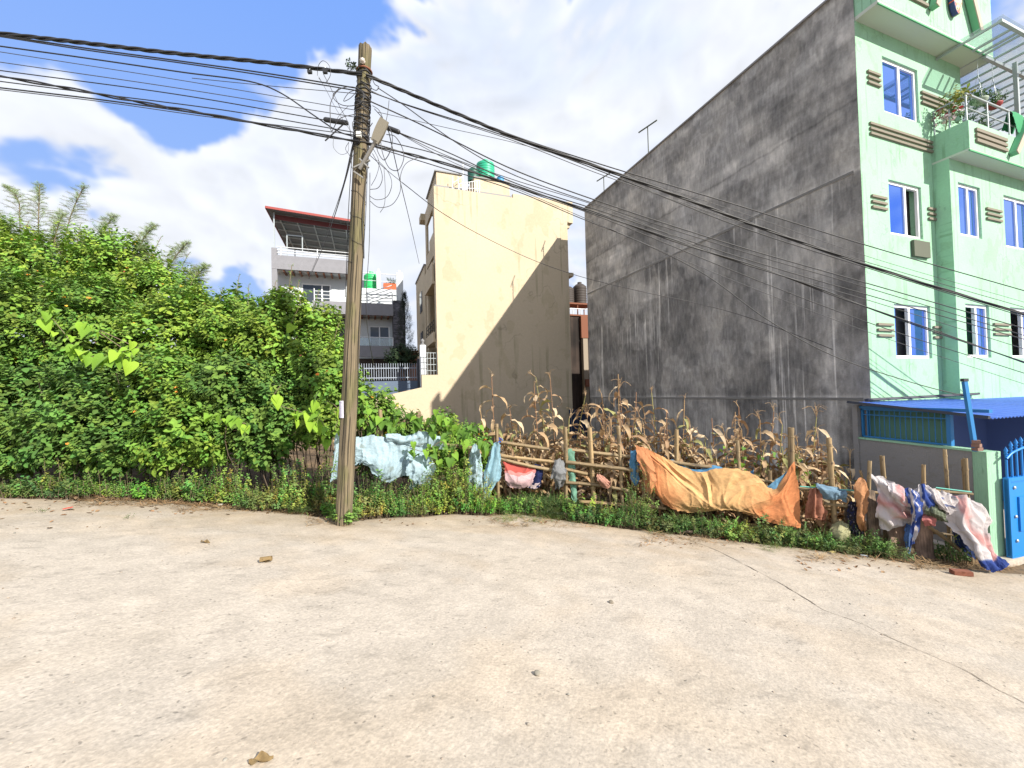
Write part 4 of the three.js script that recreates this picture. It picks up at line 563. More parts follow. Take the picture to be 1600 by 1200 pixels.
// feathery saplings behind the hedge
function feathery(label, pts, d, seed) {
  const q = pts.map(([x, y]) => P(x, y, d)), o = V(q[0].x, gy(q[0].x, q[0].z), q[0].z), t = thing('feathery_sapling', label, 'tree', o, 0, 'feathery saplings behind the hedge'), cv = new THREE.CatmullRomCurve3([V(0, 0, 0), ...q.map((p) => p.clone().sub(o))]);
  mesh('trunk', new THREE.TubeGeometry(cv, 24, 0.013, 6), twigMat, t); const r = rng(seed), br = [], list = [];
  for (let i = 0; i < 80; i++) { const k = 0.28 + 0.72 * i / 79, p = cv.getPoint(k), a = i * 2.4 + r(), L = (0.62 - 0.5 * (k - 0.28) / 0.72) * (0.5 + 0.7 * r()), dir = V(Math.cos(a), 0.15 + 0.5 * k, Math.sin(a) * 0.9).normalize(), e = p.clone().addScaledVector(dir, L).add(V(0, -0.12 * L, 0)), m = p.clone().lerp(e, 0.5).add(V(0, 0.1 * L, 0)), bc = new THREE.CatmullRomCurve3([p, m, e]); br.push(new THREE.TubeGeometry(bc, 4, 0.005, 3));
    for (let j = 0; j < 8; j++) { const w = 0.2 + 0.8 * j / 7; list.push([bc.getPoint(w), qUp(dir.clone().add(V((r() - 0.5) * 1.2, (r() - 0.6) * 1, (r() - 0.5))).normalize(), r() * 6), 0.5 + 0.4 * r()]); } }
  mesh('branches', mergeGeometries(br), twigMat, t, 'stuff');
  const needle = mergeGeometries([0, 1, 2, 3, 4, 5].map((i) => { const b = leafBlade(0.09, 0.005, 0, 0.2); b.rotateX(-0.9 + 0.1 * i); b.rotateY(i * 1.05); return b; })); scatter('crown', needle, leafGreen, list, t, tintOf(seed, [0.24, 0.32, 0.13], 0.5, 0.3));
}
feathery('feathery sapling with a nodding tip behind the hedge', [[32, 400], [31, 345], [28, 310], [10, 292]], 11.5, 1);
feathery('straight feathery sapling in the hedge crest', [[60, 400], [60, 345], [61, 315], [62, 288]], 11.5, 2);
feathery('feathery sapling leaning out of the hedge crest', [[100, 390], [108, 345], [118, 318], [132, 290]], 11.5, 3);

[[[15, 430], [12, 390], [5, 355], [-8, 330]], [[80, 420], [84, 385], [90, 355], [98, 335]], [[150, 420], [156, 385], [165, 355], [178, 338]], [[205, 425], [214, 395], [226, 370], [242, 352]], [[250, 450], [262, 420], [276, 398], [292, 380]], [[285, 470], [298, 445], [310, 428], [322, 415]]].forEach((q, i) => feathery('short feathery sapling mixed into the hedge crest', q, 10.4, 10 + i));

// ---------- creepers with large heart shaped leaves, each leaf a part ----------
function heartLeaf(s) {
  const o = [[0, 0], [0.2, -0.14], [0.42, -0.06], [0.5, 0.16], [0.42, 0.45], [0.24, 0.75], [0, 1.08]], p = [], idx = [], cz = [0, 0.02, 0.1, 0.22, 0.45, 0.72, 1.08];
  o.forEach(([x, z], i) => { const dr = -0.34 * z * z; p.push(-x * s, (0.34 * x + dr) * s, z * s, 0, dr * s - 0.0, cz[i] * s, x * s, (0.34 * x + dr) * s, z * s); });
  for (let i = 0; i < 6; i++) { const a = i * 3; idx.push(a, a + 3, a + 4, a, a + 4, a + 1, a + 1, a + 4, a + 5, a + 1, a + 5, a + 2); }
  const g = new THREE.BufferGeometry(); g.setAttribute('position', new THREE.Float32BufferAttribute(p, 3)); g.setIndex(idx); g.computeVertexNormals(); return g;
}
const hearts = [0.105, 0.135, 0.17].map(heartLeaf), heartMats = [[0.24, 0.42, 0.03], [0.18, 0.34, 0.03], [0.29, 0.46, 0.035], [0.11, 0.23, 0.03]].map((c) => leafMat(c, 0.35));
function creeper(label, spots, seed, spread, dark, small) {   // spots: [px, py, depth, number of leaves, size]
  const r = rng(seed), a = P(spots[0][0], spots[0][1], spots[0][2]), t = thing('creeper_vine', label, 'vine', a), pts = [];
  for (const [px, py, d, n] of spots) { pts.push(P(px, py, d + 0.06).sub(a)); for (let i = 0; i < n; i++) { const q = P(px + (r() - 0.5) * spread[0], py + (r() - 0.5) * spread[1], d + (r() - 0.5) * 0.16).sub(a), m = mesh('leaf', hearts[Math.floor(r() * 3)], heartMats[dark ? (r() < 0.55 ? 3 : 1) : Math.floor(r() * 3)], t); m.position.copy(q); m.rotation.set(0.15 + 1.1 * r(), (r() - 0.5) * 2.6, (r() - 0.5) * 1.4, 'YXZ'); m.scale.setScalar((small ?? 1) * (0.7 + 0.55 * r())); } }
  if (pts.length > 1) mesh('vine_stem', new THREE.TubeGeometry(new THREE.CatmullRomCurve3(pts), 24, 0.006, 4), twigMat, t); return t;
}
creeper('lime creeper leaves bunched high on the flowering shrub', [[75, 490, 6.75, 5], [100, 520, 6.65, 5], [125, 550, 6.5, 9], [165, 560, 6.45, 7], [200, 555, 6.5, 6], [150, 515, 6.55, 5], [218, 545, 6.55, 3]], 21, [40, 26], false, 1.15);
creeper('bright lime creeper sprig in the dark gap of the hedge', [[340, 655, 6.4, 6], [365, 658, 6.4, 7], [384, 662, 6.45, 4]], 22, [28, 18], false, 1.1);
creeper('lime creeper curtain beside the paper notice on the pole', [[440, 600, 6.9, 2], [425, 625, 6.85, 3], [475, 645, 6.75, 7], [500, 655, 6.7, 7], [515, 680, 6.7, 7], [530, 640, 6.8, 6], [505, 625, 6.8, 5], [540, 660, 7.0, 5]], 23, [30, 26]);
creeper('creeper climbing the shrub in front of the white house', [[440, 455, 8.2, 3], [470, 465, 8.1, 3], [450, 525, 8.0, 5], [480, 540, 8.0, 3], [495, 590, 7.8, 3], [515, 590, 7.8, 3], [410, 500, 8.1, 3]], 24, [36, 34]);
creeper('thick creeper of heart leaves over the blue tarp', [[565, 645, 7.6, 7], [590, 655, 7.6, 9], [615, 655, 7.6, 9], [640, 655, 7.65, 9], [665, 655, 7.65, 9], [685, 660, 7.7, 9], [705, 668, 7.7, 8], [720, 680, 7.7, 8], [735, 675, 7.8, 8], [748, 690, 7.8, 7]], 25, [34, 34], true);
creeper('short creeper hanging on the torn tarp edge', [[640, 700, 7.4, 5], [665, 705, 7.4, 4], [690, 690, 7.45, 6], [700, 710, 7.5, 4]], 26, [30, 22], true);
creeper('creeper on the broken post behind the orange tarp', [[1135, 712, 8.0, 4], [1150, 705, 8.0, 4], [1165, 718, 7.9, 4], [1180, 722, 7.9, 3], [1145, 730, 7.9, 4]], 27, [34, 30], true, 0.55);
creeper('creeper leaves at the foot of the dried maize', [[1210, 700, 7.9, 2], [1222, 712, 7.9, 3], [1250, 725, 7.7, 3], [1278, 745, 7.6, 3]], 28, [30, 30], true, 0.5);

// ---------- weeds on the verge ----------
function verge(px, t) { let d = 7; for (let i = 0; i < 4; i++) { const x = (px - 800) / F_PX * d; d = mix(edgeD(x) + 0.05, Math.max(fenceD(px), edgeD(x) + 0.6) - 0.05, t); } const q = P(px, 780, d); q.y = gy(q.x, q.z); return q; }   // t 0 at the road edge, 1 at the fence
const zoneOf = (px) => px < 380 ? 'at the foot of the flowering hedge' : px < 540 ? 'between the hedge and the utility pole' : px < 770 ? 'below the pale blue tarp' : px < 990 ? 'below the bare bamboo rails' : px < 1255 ? 'below the orange tarp' : 'below the hanging rags';
function weed(px, py, rad, h, n, seed, base, kind) {
  const o = verge(px, py), r = rng(seed), t = thing('verge_weed', ['leafy green', 'yellow green', 'dark green'][kind] + ' weed clump ' + zoneOf(px), 'weed', o, 0, ['leafy', 'yellow', 'dark'][kind] + ' weeds ' + zoneOf(px)), list = [], st = [], broad = r() < 0.45;
  for (let i = 0; i < n; i++) {   // stalks that lean out, leaves up their length
    const q = r() * 6.28, k = Math.sqrt(r()) * rad, x = Math.cos(q) * k, z = Math.sin(q) * k * 0.8, y = gy(o.x + x, o.z + z) - o.y, top = h * (r() < 0.12 ? 1.0 + 0.7 * r() : 0.2 + 0.6 * r()), lx = x * 0.7 + (r() - 0.5) * 0.3, lz = z * 0.7 + (r() - 0.5) * 0.3, m = 1 + Math.floor(top / 0.14);
    for (let j = 0; j < m; j++) { const e = (j + 0.6) / m; list.push([V(x + lx * e * top, y + top * e, z + lz * e * top), qUp(V(lx + (r() - 0.5) * 1.1, 0.75, lz + (r() - 0.5) * 1.1).normalize(), r() * 6), (0.5 + 0.6 * r()) * (broad ? 0.75 : 1)]); }
    st.push(bar(V(x, y - 0.02, z), V(x + lx * top, y + top, z + lz * top), 0.003, 3));
  }
  mesh('stems', mergeGeometries(st), twigMat, t, 'stuff'); scatter('foliage', broad ? SPRIG.small[seed % 3] : SPRIG.weed[seed % 2], leafGreen, list, t, tintOf(seed, base.map((c, i) => c * (0.8 + 0.5 * r())), 0.8, 0.6));
}
{
  const r = rng(77), W = [[0.15, 0.26, 0.045], [0.24, 0.29, 0.06], [0.10, 0.17, 0.04]]; let s = 500;
  for (const [x0, x1, y0, y1, n, rad, h, k] of [[0, 110, 0, 0.4, 7, 0.25, 0.25, 2], [60, 115, 0.1, 0.3, 2, 0.25, 0.4, 0], [115, 270, 0.3, 0.9, 9, 0.24, 0.34, 0], [290, 380, 0.2, 0.8, 7, 0.24, 0.4, 0], [270, 300, 0.2, 0.6, 2, 0.22, 0.45, 0], [385, 410, -0.1, 0.3, 4, 0.2, 0.42, 0], [345, 375, 0.2, 0.6, 3, 0.22, 0.4, 1], [430, 520, 0.2, 0.7, 7, 0.26, 0.5, 1], [430, 515, 0.3, 0.9, 6, 0.28, 0.6, 0], [555, 760, 0.1, 0.5, 17, 0.27, 0.42, 0], [560, 740, 0.3, 0.8, 10, 0.28, 0.5, 0], [560, 760, 0.0, 0.3, 10, 0.24, 0.3, 1], [690, 750, 0.4, 0.9, 6, 0.3, 0.8, 1], [765, 845, 0.0, 0.5, 8, 0.24, 0.34, 0], [890, 1000, 0.0, 0.5, 12, 0.24, 0.22, 2], [880, 990, 0.0, 0.6, 8, 0.22, 0.2, 0], [985, 1010, 0.1, 0.8, 4, 0.22, 0.7, 0], [1000, 1120, 0, 0.5, 13, 0.22, 0.20, 2], [1110, 1210, -0.1, 0.35, 12, 0.22, 0.22, 0], [1130, 1210, -0.1, 0.4, 7, 0.22, 0.2, 1], [1200, 1320, -0.1, 0.4, 14, 0.22, 0.19, 2], [1200, 1300, 0, 0.5, 6, 0.22, 0.2, 0], [1330, 1400, 0, 0.5, 7, 0.22, 0.28, 2], [1465, 1500, 0.2, 0.7, 3, 0.2, 0.25, 2], [510, 522, -0.2, 0.0, 2, 0.14, 0.24, 0]])
    for (let i = 0; i < n; i++) weed(mix(x0, x1, (i + r()) / n), mix(y0, y1, r()) - (r() < 0.12 ? 0.22 : 0), rad * (0.6 + 0.6 * r()), h * (0.4 + 0.95 * r() * r() + 0.15), Math.floor(14 + 260 * rad * rad + 16 * r()), s++, W[k], k);
}
// grass
const bladeGeo = (() => { const r = rng(9), g = []; for (let i = 0; i < 14; i++) { const b = leafBlade(0.30 + 0.22 * r(), 0.009, 0.1, 0.35 + 0.5 * r()); b.rotateX(-1.25 + 0.5 * r()); b.rotateY(r() * 6.28); b.translate((r() - 0.5) * 0.06, 0, (r() - 0.5) * 0.06); g.push(b); } return mergeGeometries(g); })();
[[815, 790], [828, 795], [840, 798], [852, 800], [866, 802], [878, 806], [845, 785], [868, 790], [1110, 800], [990, 800]].forEach(([x, y], i) => { const o = G(x, y), t = thing('grass_tuft', 'long green grass tuft at the verge below the fence', 'grass', o, 0, 'long grass tufts at the verge'), r = rng(i + 40), l = []; for (let k = 0; k < 14; k++) l.push([V((r() - 0.5) * 0.3, -0.01, (r() - 0.5) * 0.25), qUp(V((r() - 0.5) * 0.3, 1, (r() - 0.5) * 0.3).normalize(), r() * 6), 0.7 + 0.6 * r()]); scatter('blades', bladeGeo, leafGreen, l, t, tintOf(i + 3, [0.085, 0.15, 0.035], 0.5, 0.3)); });
// short grass and straw, too many blades to count
function carpet(name, label, cat, spots, geo, mat, seed, tint, sc) { const r = rng(seed), l = []; for (const [x0, x1, y0, y1, n] of spots) for (let i = 0; i < n; i++) { const o = G(mix(x0, x1, r()), mix(y0, y1, r())); o.y += 0.004; l.push([o, qUp(V((r() - 0.5) * 0.8, 1, (r() - 0.5) * 0.8).normalize(), r() * 6), mix(sc[0], sc[1], r())]); } const im = scatter(name, geo, mat, l, scene, tint); im.name = numbered(name); tag(im, label, cat, null, 'stuff'); }
carpet('short_grass', 'short grass fringe along the road edge', 'grass', [[0, 120, 758, 772, 260], [540, 780, 785, 800, 420], [770, 1010, 796, 818, 360], [1000, 1200, 812, 836, 300], [1190, 1400, 836, 862, 300], [400, 530, 765, 785, 160], [230, 380, 762, 782, 200]], bladeGeo, leafGreen, 5, tintOf(31, [0.13, 0.18, 0.04], 0.8, 0.6), [0.14, 0.32]);
const strawGeo = (() => { const r = rng(19), g = []; for (let i = 0; i < 6; i++) { const b = leafBlade(0.12 + 0.14 * r(), 0.007, 0.05, 0.05); b.rotateY(r() * 6.28); b.translate((r() - 0.5) * 0.08, 0.006 + 0.012 * r(), (r() - 0.5) * 0.08); g.push(b); } return mergeGeometries(g); })();
carpet('straw_litter', 'dry straw and dead leaf litter on the verge', 'litter', [[120, 400, 765, 792, 620], [270, 400, 780, 800, 220], [0, 140, 764, 778, 160], [400, 530, 780, 802, 220], [560, 760, 792, 802, 160], [1430, 1580, 866, 890, 420], [1000, 1250, 828, 852, 240], [1250, 1440, 850, 878, 220], [770, 1000, 804, 826, 160], [480, 540, 800, 822, 60]], strawGeo, std([1, 1, 1], 0.95, { side: THREE.DoubleSide }), 6, tintOf(32, [0.26, 0.17, 0.085], 0.9, 0.3), [0.5, 1.3]);
const deadLeaf = leafBlade(0.05, 0.03, 0.25, -0.2);
carpet('dead_leaf_litter', 'scattered brown dead leaves along the hedge and verge', 'litter', [[0, 560, 740, 790, 420], [0, 420, 776, 806, 90], [0, 800, 790, 830, 26], [560, 1000, 800, 822, 110], [1000, 1250, 830, 858, 90], [1250, 1560, 856, 896, 120]], deadLeaf, std([1, 1, 1], 0.95, { side: THREE.DoubleSide }), 7, tintOf(33, [0.19, 0.115, 0.06], 0.9, 0.3), [0.6, 1.6]);

// ---------- dried maize ----------
function ribbon(L, W, rise, droop, twist, seed) {
  const r = rng(seed), n = 9, p = [], idx = []; let a = rise, y = 0, z = 0; const ph = r() * 6;
  for (let i = 0; i <= n; i++) { const t = i / n, w = W * (0.35 + 0.9 * Math.sin(Math.PI * Math.min(1, 0.18 + t * 0.82))) * (1 - 0.75 * t * t), tw = twist * t + 0.35 * Math.sin(t * 9 + ph), cx = Math.cos(tw) * w / 2, cyy = Math.sin(tw) * w / 2; const k = 0.012 * Math.sin(t * 22 + ph); p.push(-cx, y - cyy + k, z, 0, y - 0.22 * w, z, cx, y + cyy - k, z); a -= droop / n * (0.5 + 1.1 * t); y += Math.sin(a) * L / n; z += Math.cos(a) * L / n; }
  for (let i = 0; i < n; i++) { const b = i * 3; idx.push(b, b + 3, b + 4, b, b + 4, b + 1, b + 1, b + 4, b + 5, b + 1, b + 5, b + 2); }
  const g = new THREE.BufferGeometry(); g.setAttribute('position', new THREE.Float32BufferAttribute(p, 3)); g.setIndex(idx); g.computeVertexNormals(); return g;
}
const ribbons = Array.from({ length: 10 }, (_, i) => ribbon(0.44 + 0.06 * (i % 5), 0.07 + 0.012 * (i % 3), 0.75 - 0.09 * i, 2.2 + 0.35 * (i % 4), 0.6 + 0.4 * (i % 3), i + 60));
const dryMats = [[0.50, 0.36, 0.21], [0.43, 0.29, 0.16], [0.36, 0.23, 0.13], [0.58, 0.45, 0.29], [0.32, 0.31, 0.12]].map((c) => leafMat(c, 0.25)), stalkMats = [std([0.33, 0.21, 0.10], 0.85), std([0.27, 0.25, 0.09], 0.85), std([0.24, 0.13, 0.07], 0.85)];
const tassels = [0, 1, 2, 3].map((q) => { const g = [], r = rng(15 + q * 7), n = 5 + q * 2; for (let i = 0; i < n; i++) { const a = i * 2.4 + q, L = 0.12 + 0.16 * r(), s = i ? 0.12 + (q % 2 ? 0.55 : 0.25) * r() : 0.03; g.push(new THREE.TubeGeometry(new THREE.CatmullRomCurve3([V(0, 0, 0), V(Math.cos(a) * s * L * 0.6, L * 0.8, Math.sin(a) * s * L * 0.6), V(Math.cos(a) * s * L * 1.7, L * (1.1 - 0.9 * s), Math.sin(a) * s * L * 1.7)]), 6, 0.004, 4)); } return mergeGeometries(g); });
const husk = new THREE.SphereGeometry(0.03, 8, 8).scale(1, 3.2, 1).translate(0, 0.08, 0);
function maize(px, pyTop, d, seed) {
  const r = rng(seed), b = P(px, 700, d), o = V(b.x, gy(b.x, b.z), b.z), top = P(px, pyTop, d).y - o.y - 0.2, zone = px < 880 ? 'before the cream wall' : px < 925 ? 'before the dark alley' : px < 1000 ? 'behind the bare bamboo rails' : px < 1255 ? 'behind the orange tarp' : 'near the lean-to', size = pyTop < 625 ? 'tall' : pyTop < 665 ? 'medium' : 'short', t = thing('maize_plant', size + ' dried brown maize plant ' + zone, 'maize', o, r() * 6.28, size + ' dried maize ' + zone); const k = top, slant = r() < 0.25 ? 1.0 : 0.32, bend = V((r() - 0.5) * slant, k * (1 - 0.1 * slant * r()), (r() - 0.5) * slant);
  const cv = new THREE.CatmullRomCurve3([V(0, -0.02, 0), V(bend.x * 0.2 + (r() - 0.5) * 0.05, k * 0.5, bend.z * 0.2), bend]); const geo = new THREE.TubeGeometry(cv, 10, 0.009, 6); mesh('stalk', geo, stalkMats[Math.floor(r() * 3)], t);
  const n = 15 + Math.floor(r() * 7); for (let i = 0; i < n; i++) { const h = 0.12 + 0.82 * (i + r() * 0.6) / n, p = cv.getPoint(h), m = mesh('leaf', ribbons[Math.floor(r() * 10)], dryMats[r() < 0.13 ? 4 : Math.floor(r() * 4)], t); m.position.copy(p); m.rotation.set((r() - 0.5) * 0.5, i * Math.PI + (r() - 0.5) * 1.8, (r() - 0.5) * 0.5, 'YXZ'); const s = 0.65 + 0.55 * r(); m.scale.set(s * 1.05, s, s); }
  if (r() < 0.62) { const ts = mesh('tassel', tassels[Math.floor(r() * 4)], dryMats[r() < 0.5 ? 0 : 1], t); ts.position.copy(bend); ts.rotation.set((r() - 0.5) * 1.6, r() * 6, (r() - 0.5) * 1.6); ts.scale.setScalar(0.6 + 0.7 * r()); }
  if (r() < 0.6) { const hk = mesh('ear_husk', husk, dryMats[3], t); hk.position.copy(cv.getPoint(0.52)); hk.rotation.set(0, r() * 6, 0.5); }
}
[[775, 575, 9.2], [762, 628, 9.0], [790, 650, 8.9], [806, 622, 9.0], [818, 655, 8.9], [842, 590, 9.2], [853, 572, 9.3], [868, 580, 9.1], [860, 640, 8.9], [838, 650, 9.0], [898, 592, 9.4], [886, 640, 9.0], [905, 655, 9.0], [920, 640, 9.2], [940, 620, 9.3], [930, 665, 8.8], [952, 600, 9.1], [966, 568, 9.1], [978, 590, 9.0], [990, 600, 9.2], [960, 640, 8.8], [982, 650, 8.8], [1000, 640, 8.9], [1012, 660, 8.8], [1028, 600, 9.0], [1042, 625, 8.8], [1034, 655, 8.7], [1058, 640, 8.8], [1066, 612, 8.9], [1075, 660, 8.6], [1088, 640, 8.8], [1096, 670, 8.6], [1118, 640, 8.6], [1130, 660, 8.5], [1143, 630, 8.6], [1156, 622, 8.6], [1162, 655, 8.4], [1150, 675, 8.4], [1188, 640, 8.4], [1200, 628, 8.5], [1212, 650, 8.3], [1222, 665, 8.2], [1240, 655, 8.3], [1262, 638, 8.3], [1252, 680, 8.0], [1276, 668, 8.1], [1288, 690, 8.0], [1310, 695, 8.1], [1325, 705, 8.2], [872, 668, 8.8], [945, 672, 8.8], ...Array.from({ length: 30 }, (_, i) => { const q = rng(900 + i), x = 770 + 545 * (i + q()) / 30; return [x, 650 + 40 * q() + (x > 1100 ? 14 : 0), fenceD(x) + 0.3 + 0.9 * q()]; }), [1020, 680, 8.6], [1105, 690, 8.4], [1180, 685, 8.2], [1232, 690, 8.0]].forEach(([x, y, d], i) => maize(x, y - 3, d, 700 + i));
{
  const r = rng(88), l = []; for (let i = 0; i < 1700; i++) { const px = mix(755, 1330, r()), d = fenceD(px) + 0.25 + 1.1 * r(), p = P(px, 700, d); p.y = gy(p.x, p.z) + 1.15 * r() * r(); l.push([p, qUp(V((r() - 0.5) * 1.4, 1, (r() - 0.5) * 1.4).normalize(), r() * 6), 0.6 + 0.6 * r()]); }
  const im = scatter('maize_undergrowth', ribbons[6], dryMats[1].clone(), l, scene, tintOf(34, [1, 1, 1], 0.8, 0.3)); im.name = numbered('maize_undergrowth'); tag(im, 'tangle of fallen dry maize leaves behind the fence', 'litter', null, 'stuff');
}
// weeds and soil round the foot of the utility pole, grass between the clumps
{
  const r = rng(404); [[522, 814], [529, 820], [545, 822], [553, 816], [517, 806], [556, 810]].forEach(([x, y], i) => { const o = G(x, y), t = thing('pole_weed', 'small weed growing at the foot of the utility pole', 'weed', o, 0, 'weeds at the pole foot'), l = []; for (let k = 0; k < 12; k++) l.push([V((r() - 0.5) * 0.16, 0.02 + 0.12 * r(), (r() - 0.5) * 0.12), qUp(V((r() - 0.5), 0.8, (r() - 0.5)).normalize(), r() * 6), 0.4 + 0.5 * r()]); scatter('foliage', SPRIG.small[i % 3], leafGreen, l, t, tintOf(i, [0.17, 0.28, 0.05], 0.6, 0.4)); });
  for (let i = 0; i < 46; i++) { const x = i < 10 ? 390 + 130 * r() : 560 + 840 * r(), o = verge(x, 0.05 + 0.5 * r()), t = thing('grass_tuft', 'loose wild grass tuft ' + zoneOf(x), 'grass', o, 0, 'wild grass tufts ' + zoneOf(x)), l = []; for (let k = 0; k < 7; k++) l.push([V((r() - 0.5) * 0.22, -0.01, (r() - 0.5) * 0.2), qUp(V((r() - 0.5) * 0.4, 1, (r() - 0.5) * 0.4).normalize(), r() * 6), 0.45 + 0.55 * r()]); scatter('blades', bladeGeo, leafGreen, l, t, tintOf(i + 9, i % 3 ? [0.15, 0.23, 0.05] : [0.27, 0.25, 0.10], 0.5, 0.4)); }
}
// ---------- bamboo fence ----------
const bambooTex = tex(128, 512, (u, v) => { const n = fbm2(u * 20, v * 6, 4, 20, 6), s = fbm2(u * 60, v * 3, 3, 60, 3), l = 0.62 + 0.3 * (n - 0.5) + 0.18 * (s - 0.5), d = step(0.58, 0.75, fbm2(u * 5, v * 12 + 3, 4, 5, 12)); return [l * mix(1, 0.72, d), l * mix(0.87, 0.62, d), l * mix(0.66, 0.50, d)]; });
const bamboo = [[0.85, 0.84, 0.82], [0.62, 0.60, 0.57], [0.9, 0.85, 0.77]].map((c) => std(c, 0.7, { map: bambooTex }));
function cane(a, b, r, seed) {   // bamboo cane with swollen joints
  const L = a.distanceTo(b), rr = rng(seed), pr = [[0.001, 0]], gap = 0.26 + 0.1 * rr(); let y = 0; pr.push([r, 0]); while (y + gap < L) { y += gap * (0.85 + 0.3 * rr()); if (y > L - 0.05) break; pr.push([r * 0.97, y - 0.02], [r * 1.14, y - 0.006], [r * 1.14, y + 0.006], [r * 0.97, y + 0.02]); } pr.push([r * 0.95, L], [r * 0.55, L], [r * 0.55, L - 0.05], [0.001, L - 0.05]);
  const g = new THREE.LatheGeometry(pr.map(([x, q]) => new THREE.Vector2(x, q)), 10), p = g.attributes.position, bx = (rr() - 0.5) * 0.05, bz = (rr() - 0.5) * 0.05; for (let i = 0; i < p.count; i++) { const t = p.getY(i) / L, k = Math.sin(Math.PI * t) * Math.min(1, L); p.setX(i, p.getX(i) + bx * k); p.setZ(i, p.getZ(i) + bz * k); }
  const uv = g.attributes.uv; for (let i = 0; i < uv.count; i++) uv.setXY(i, uv.getX(i) + seed * 0.13, p.getY(i) * 0.8 + seed * 0.37);
  g.computeVertexNormals(); g.applyQuaternion(new THREE.Quaternion().setFromUnitVectors(V(0, 1, 0), b.clone().sub(a).normalize())); g.translate(a.x, a.y, a.z); return g;
}
{
  const o = P(950, 760, 8.3), F = thing('bamboo_fence', 'rickety bamboo fence of crossed canes in front of the maize', 'fence', V(o.x, gy(o.x, o.z), o.z)); let k = 0;
  const rail = (x0, y0, x1, y1, off, r) => mesh('rail', cane(P(x0, y0, fenceD(x0) + off).sub(F.position), P(x1, y1, fenceD(x1) + off).sub(F.position), r, k++), bamboo[k % 3], F);
  const post = (xt, yt, xb, r, off = 0) => { const d = fenceD(xb) + off, b = P(xb, 760, d); b.y = gy(b.x, b.z) - 0.06; const t = P(xt, yt, d); mesh('post', cane(b.sub(F.position), t.sub(F.position), r, k++), bamboo[k % 3], F); };
  for (const [a, b, c, d, e, r] of [[783, 691, 858, 702, -0.05, 0.038], [735, 706, 868, 722, 0.05, 0.036], [779, 716, 866, 735, -0.06, 0.036], [884, 722, 1000, 736, -0.06, 0.04], [868, 731, 918, 741, -0.02, 0.036], [886, 702, 1008, 716, 0.06, 0.038], [884, 754, 982, 767, -0.05, 0.034], [905, 784, 990, 791, -0.03, 0.04], [992, 734, 1100, 750, 0.05, 0.034], [1036, 719, 1112, 730, 0.0, 0.036], [1246, 763, 1345, 770, -0.05, 0.034], [1288, 787, 1345, 793, -0.04, 0.026], [1452, 765, 1520, 772, -0.05, 0.022], [1130, 742, 1250, 764, 0.07, 0.034], [520, 690, 690, 700, 0.1, 0.036], [590, 684, 745, 700, 0.05, 0.03], [985, 786, 1040, 795, -0.02, 0.036], [1435, 812, 1500, 860, -0.08, 0.03], [1455, 832, 1490, 836, 0.05, 0.022], [1345, 768, 1455, 772, 0.0, 0.026], [700, 695, 790, 712, 0.06, 0.03]]) rail(a, b, c, d, e, r);
  for (const [a, b, c, r, e] of [[883, 667, 882, 0.045, 0], [921, 668, 928, 0.05, 0], [966, 665, 971, 0.04, 0], [776, 662, 778, 0.04, 0], [1057, 671, 1056, 0.042, 0.06], [1152, 688, 1150, 0.036, 0.1], [1236, 668, 1234, 0.055, 0.05], [1295, 684, 1303, 0.045, 0], [1359, 720, 1354, 0.03, -0.02], [1378, 712, 1380, 0.036, 0.08], [1443, 726, 1446, 0.028, 0.0], [1476, 702, 1478, 0.026, 0.1], [1508, 716, 1512, 0.032, 0.0], [1504, 718, 1507, 0.02, 0.08], [594, 640, 594, 0.04, 0.15], [654, 643, 655, 0.05, 0.15], [734, 700, 735, 0.035, 0], [1015, 735, 1014, 0.03, 0.08], [1203, 735, 1203, 0.034, 0.1], [1344, 735, 1372, 0.02, 0.12]]) post(a, b, c, r, e);
  const teal = std([0.12, 0.42, 0.34], 0.6); for (const [a, b, c, d] of [[1250, 760, 1340, 767], [1462, 762, 1518, 769]]) mesh('plastic_pipe', bar(P(a, b, fenceD(a) - 0.1).sub(F.position), P(c, d, fenceD(c) - 0.1).sub(F.position), 0.012, 7), teal, F);
  const blue = std([0.03, 0.10, 0.45], 0.7); for (const [x, y] of [[781, 690], [1001, 726]]) { const p = P(x, y, fenceD(x) - 0.02).sub(F.position); mesh('rope_tie', mergeGeometries([0, 1, 2].map((i) => new THREE.TorusGeometry(0.055, 0.008, 6, 14).rotateX(Math.PI / 2 + 0.4 * i).translate(p.x, p.y + 0.015 * i, p.z))), blue, F); }
}
// ---------- tarps and clothes on the fence ----------
const weave = tex(256, 256, (u, v) => { const h = 0.5 + 0.25 * Math.sin(u * 2 * Math.PI * 32) * Math.sin(v * 2 * Math.PI * 32) + 0.3 * (fbm2(u * 16, v * 16, 4, 16) - 0.5); return [h, h, h]; }, false);
const grime = tex(512, 512, (u, v) => { const n = fbm2(u * 5, v * 5, 6, 5), f = fbm2(u * 50, v * 50, 3, 50), d = step(0.56, 0.74, fbm2(u * 9 + 4, v * 9, 5, 9)), l = 0.9 + 0.16 * (n - 0.5) + 0.16 * (f - 0.5) - 0.16 * d; return [l, l * (1 - 0.03 * d), l * (1 - 0.08 * d)]; });
const fabric = (c, map = grime, tr = 0) => new THREE.MeshPhysicalMaterial({ color: lin(...c), roughness: 0.85, map, bumpMap: rep(weave, 6), bumpScale: 0.004, side: THREE.DoubleSide, transmission: tr, thickness: 0, specularIntensity: 0.4 });
const rowsOf = (rows, off = -0.09) => rows.map((r) => r.map(([x, y, o = 0]) => P(x, y, fenceD(x) + off + o)));
const hang = (name, label, cat, rows, mat, opt = {}, off) => tag(mesh(name, clothGeo(rowsOf(rows, off), opt), mat), label, cat);
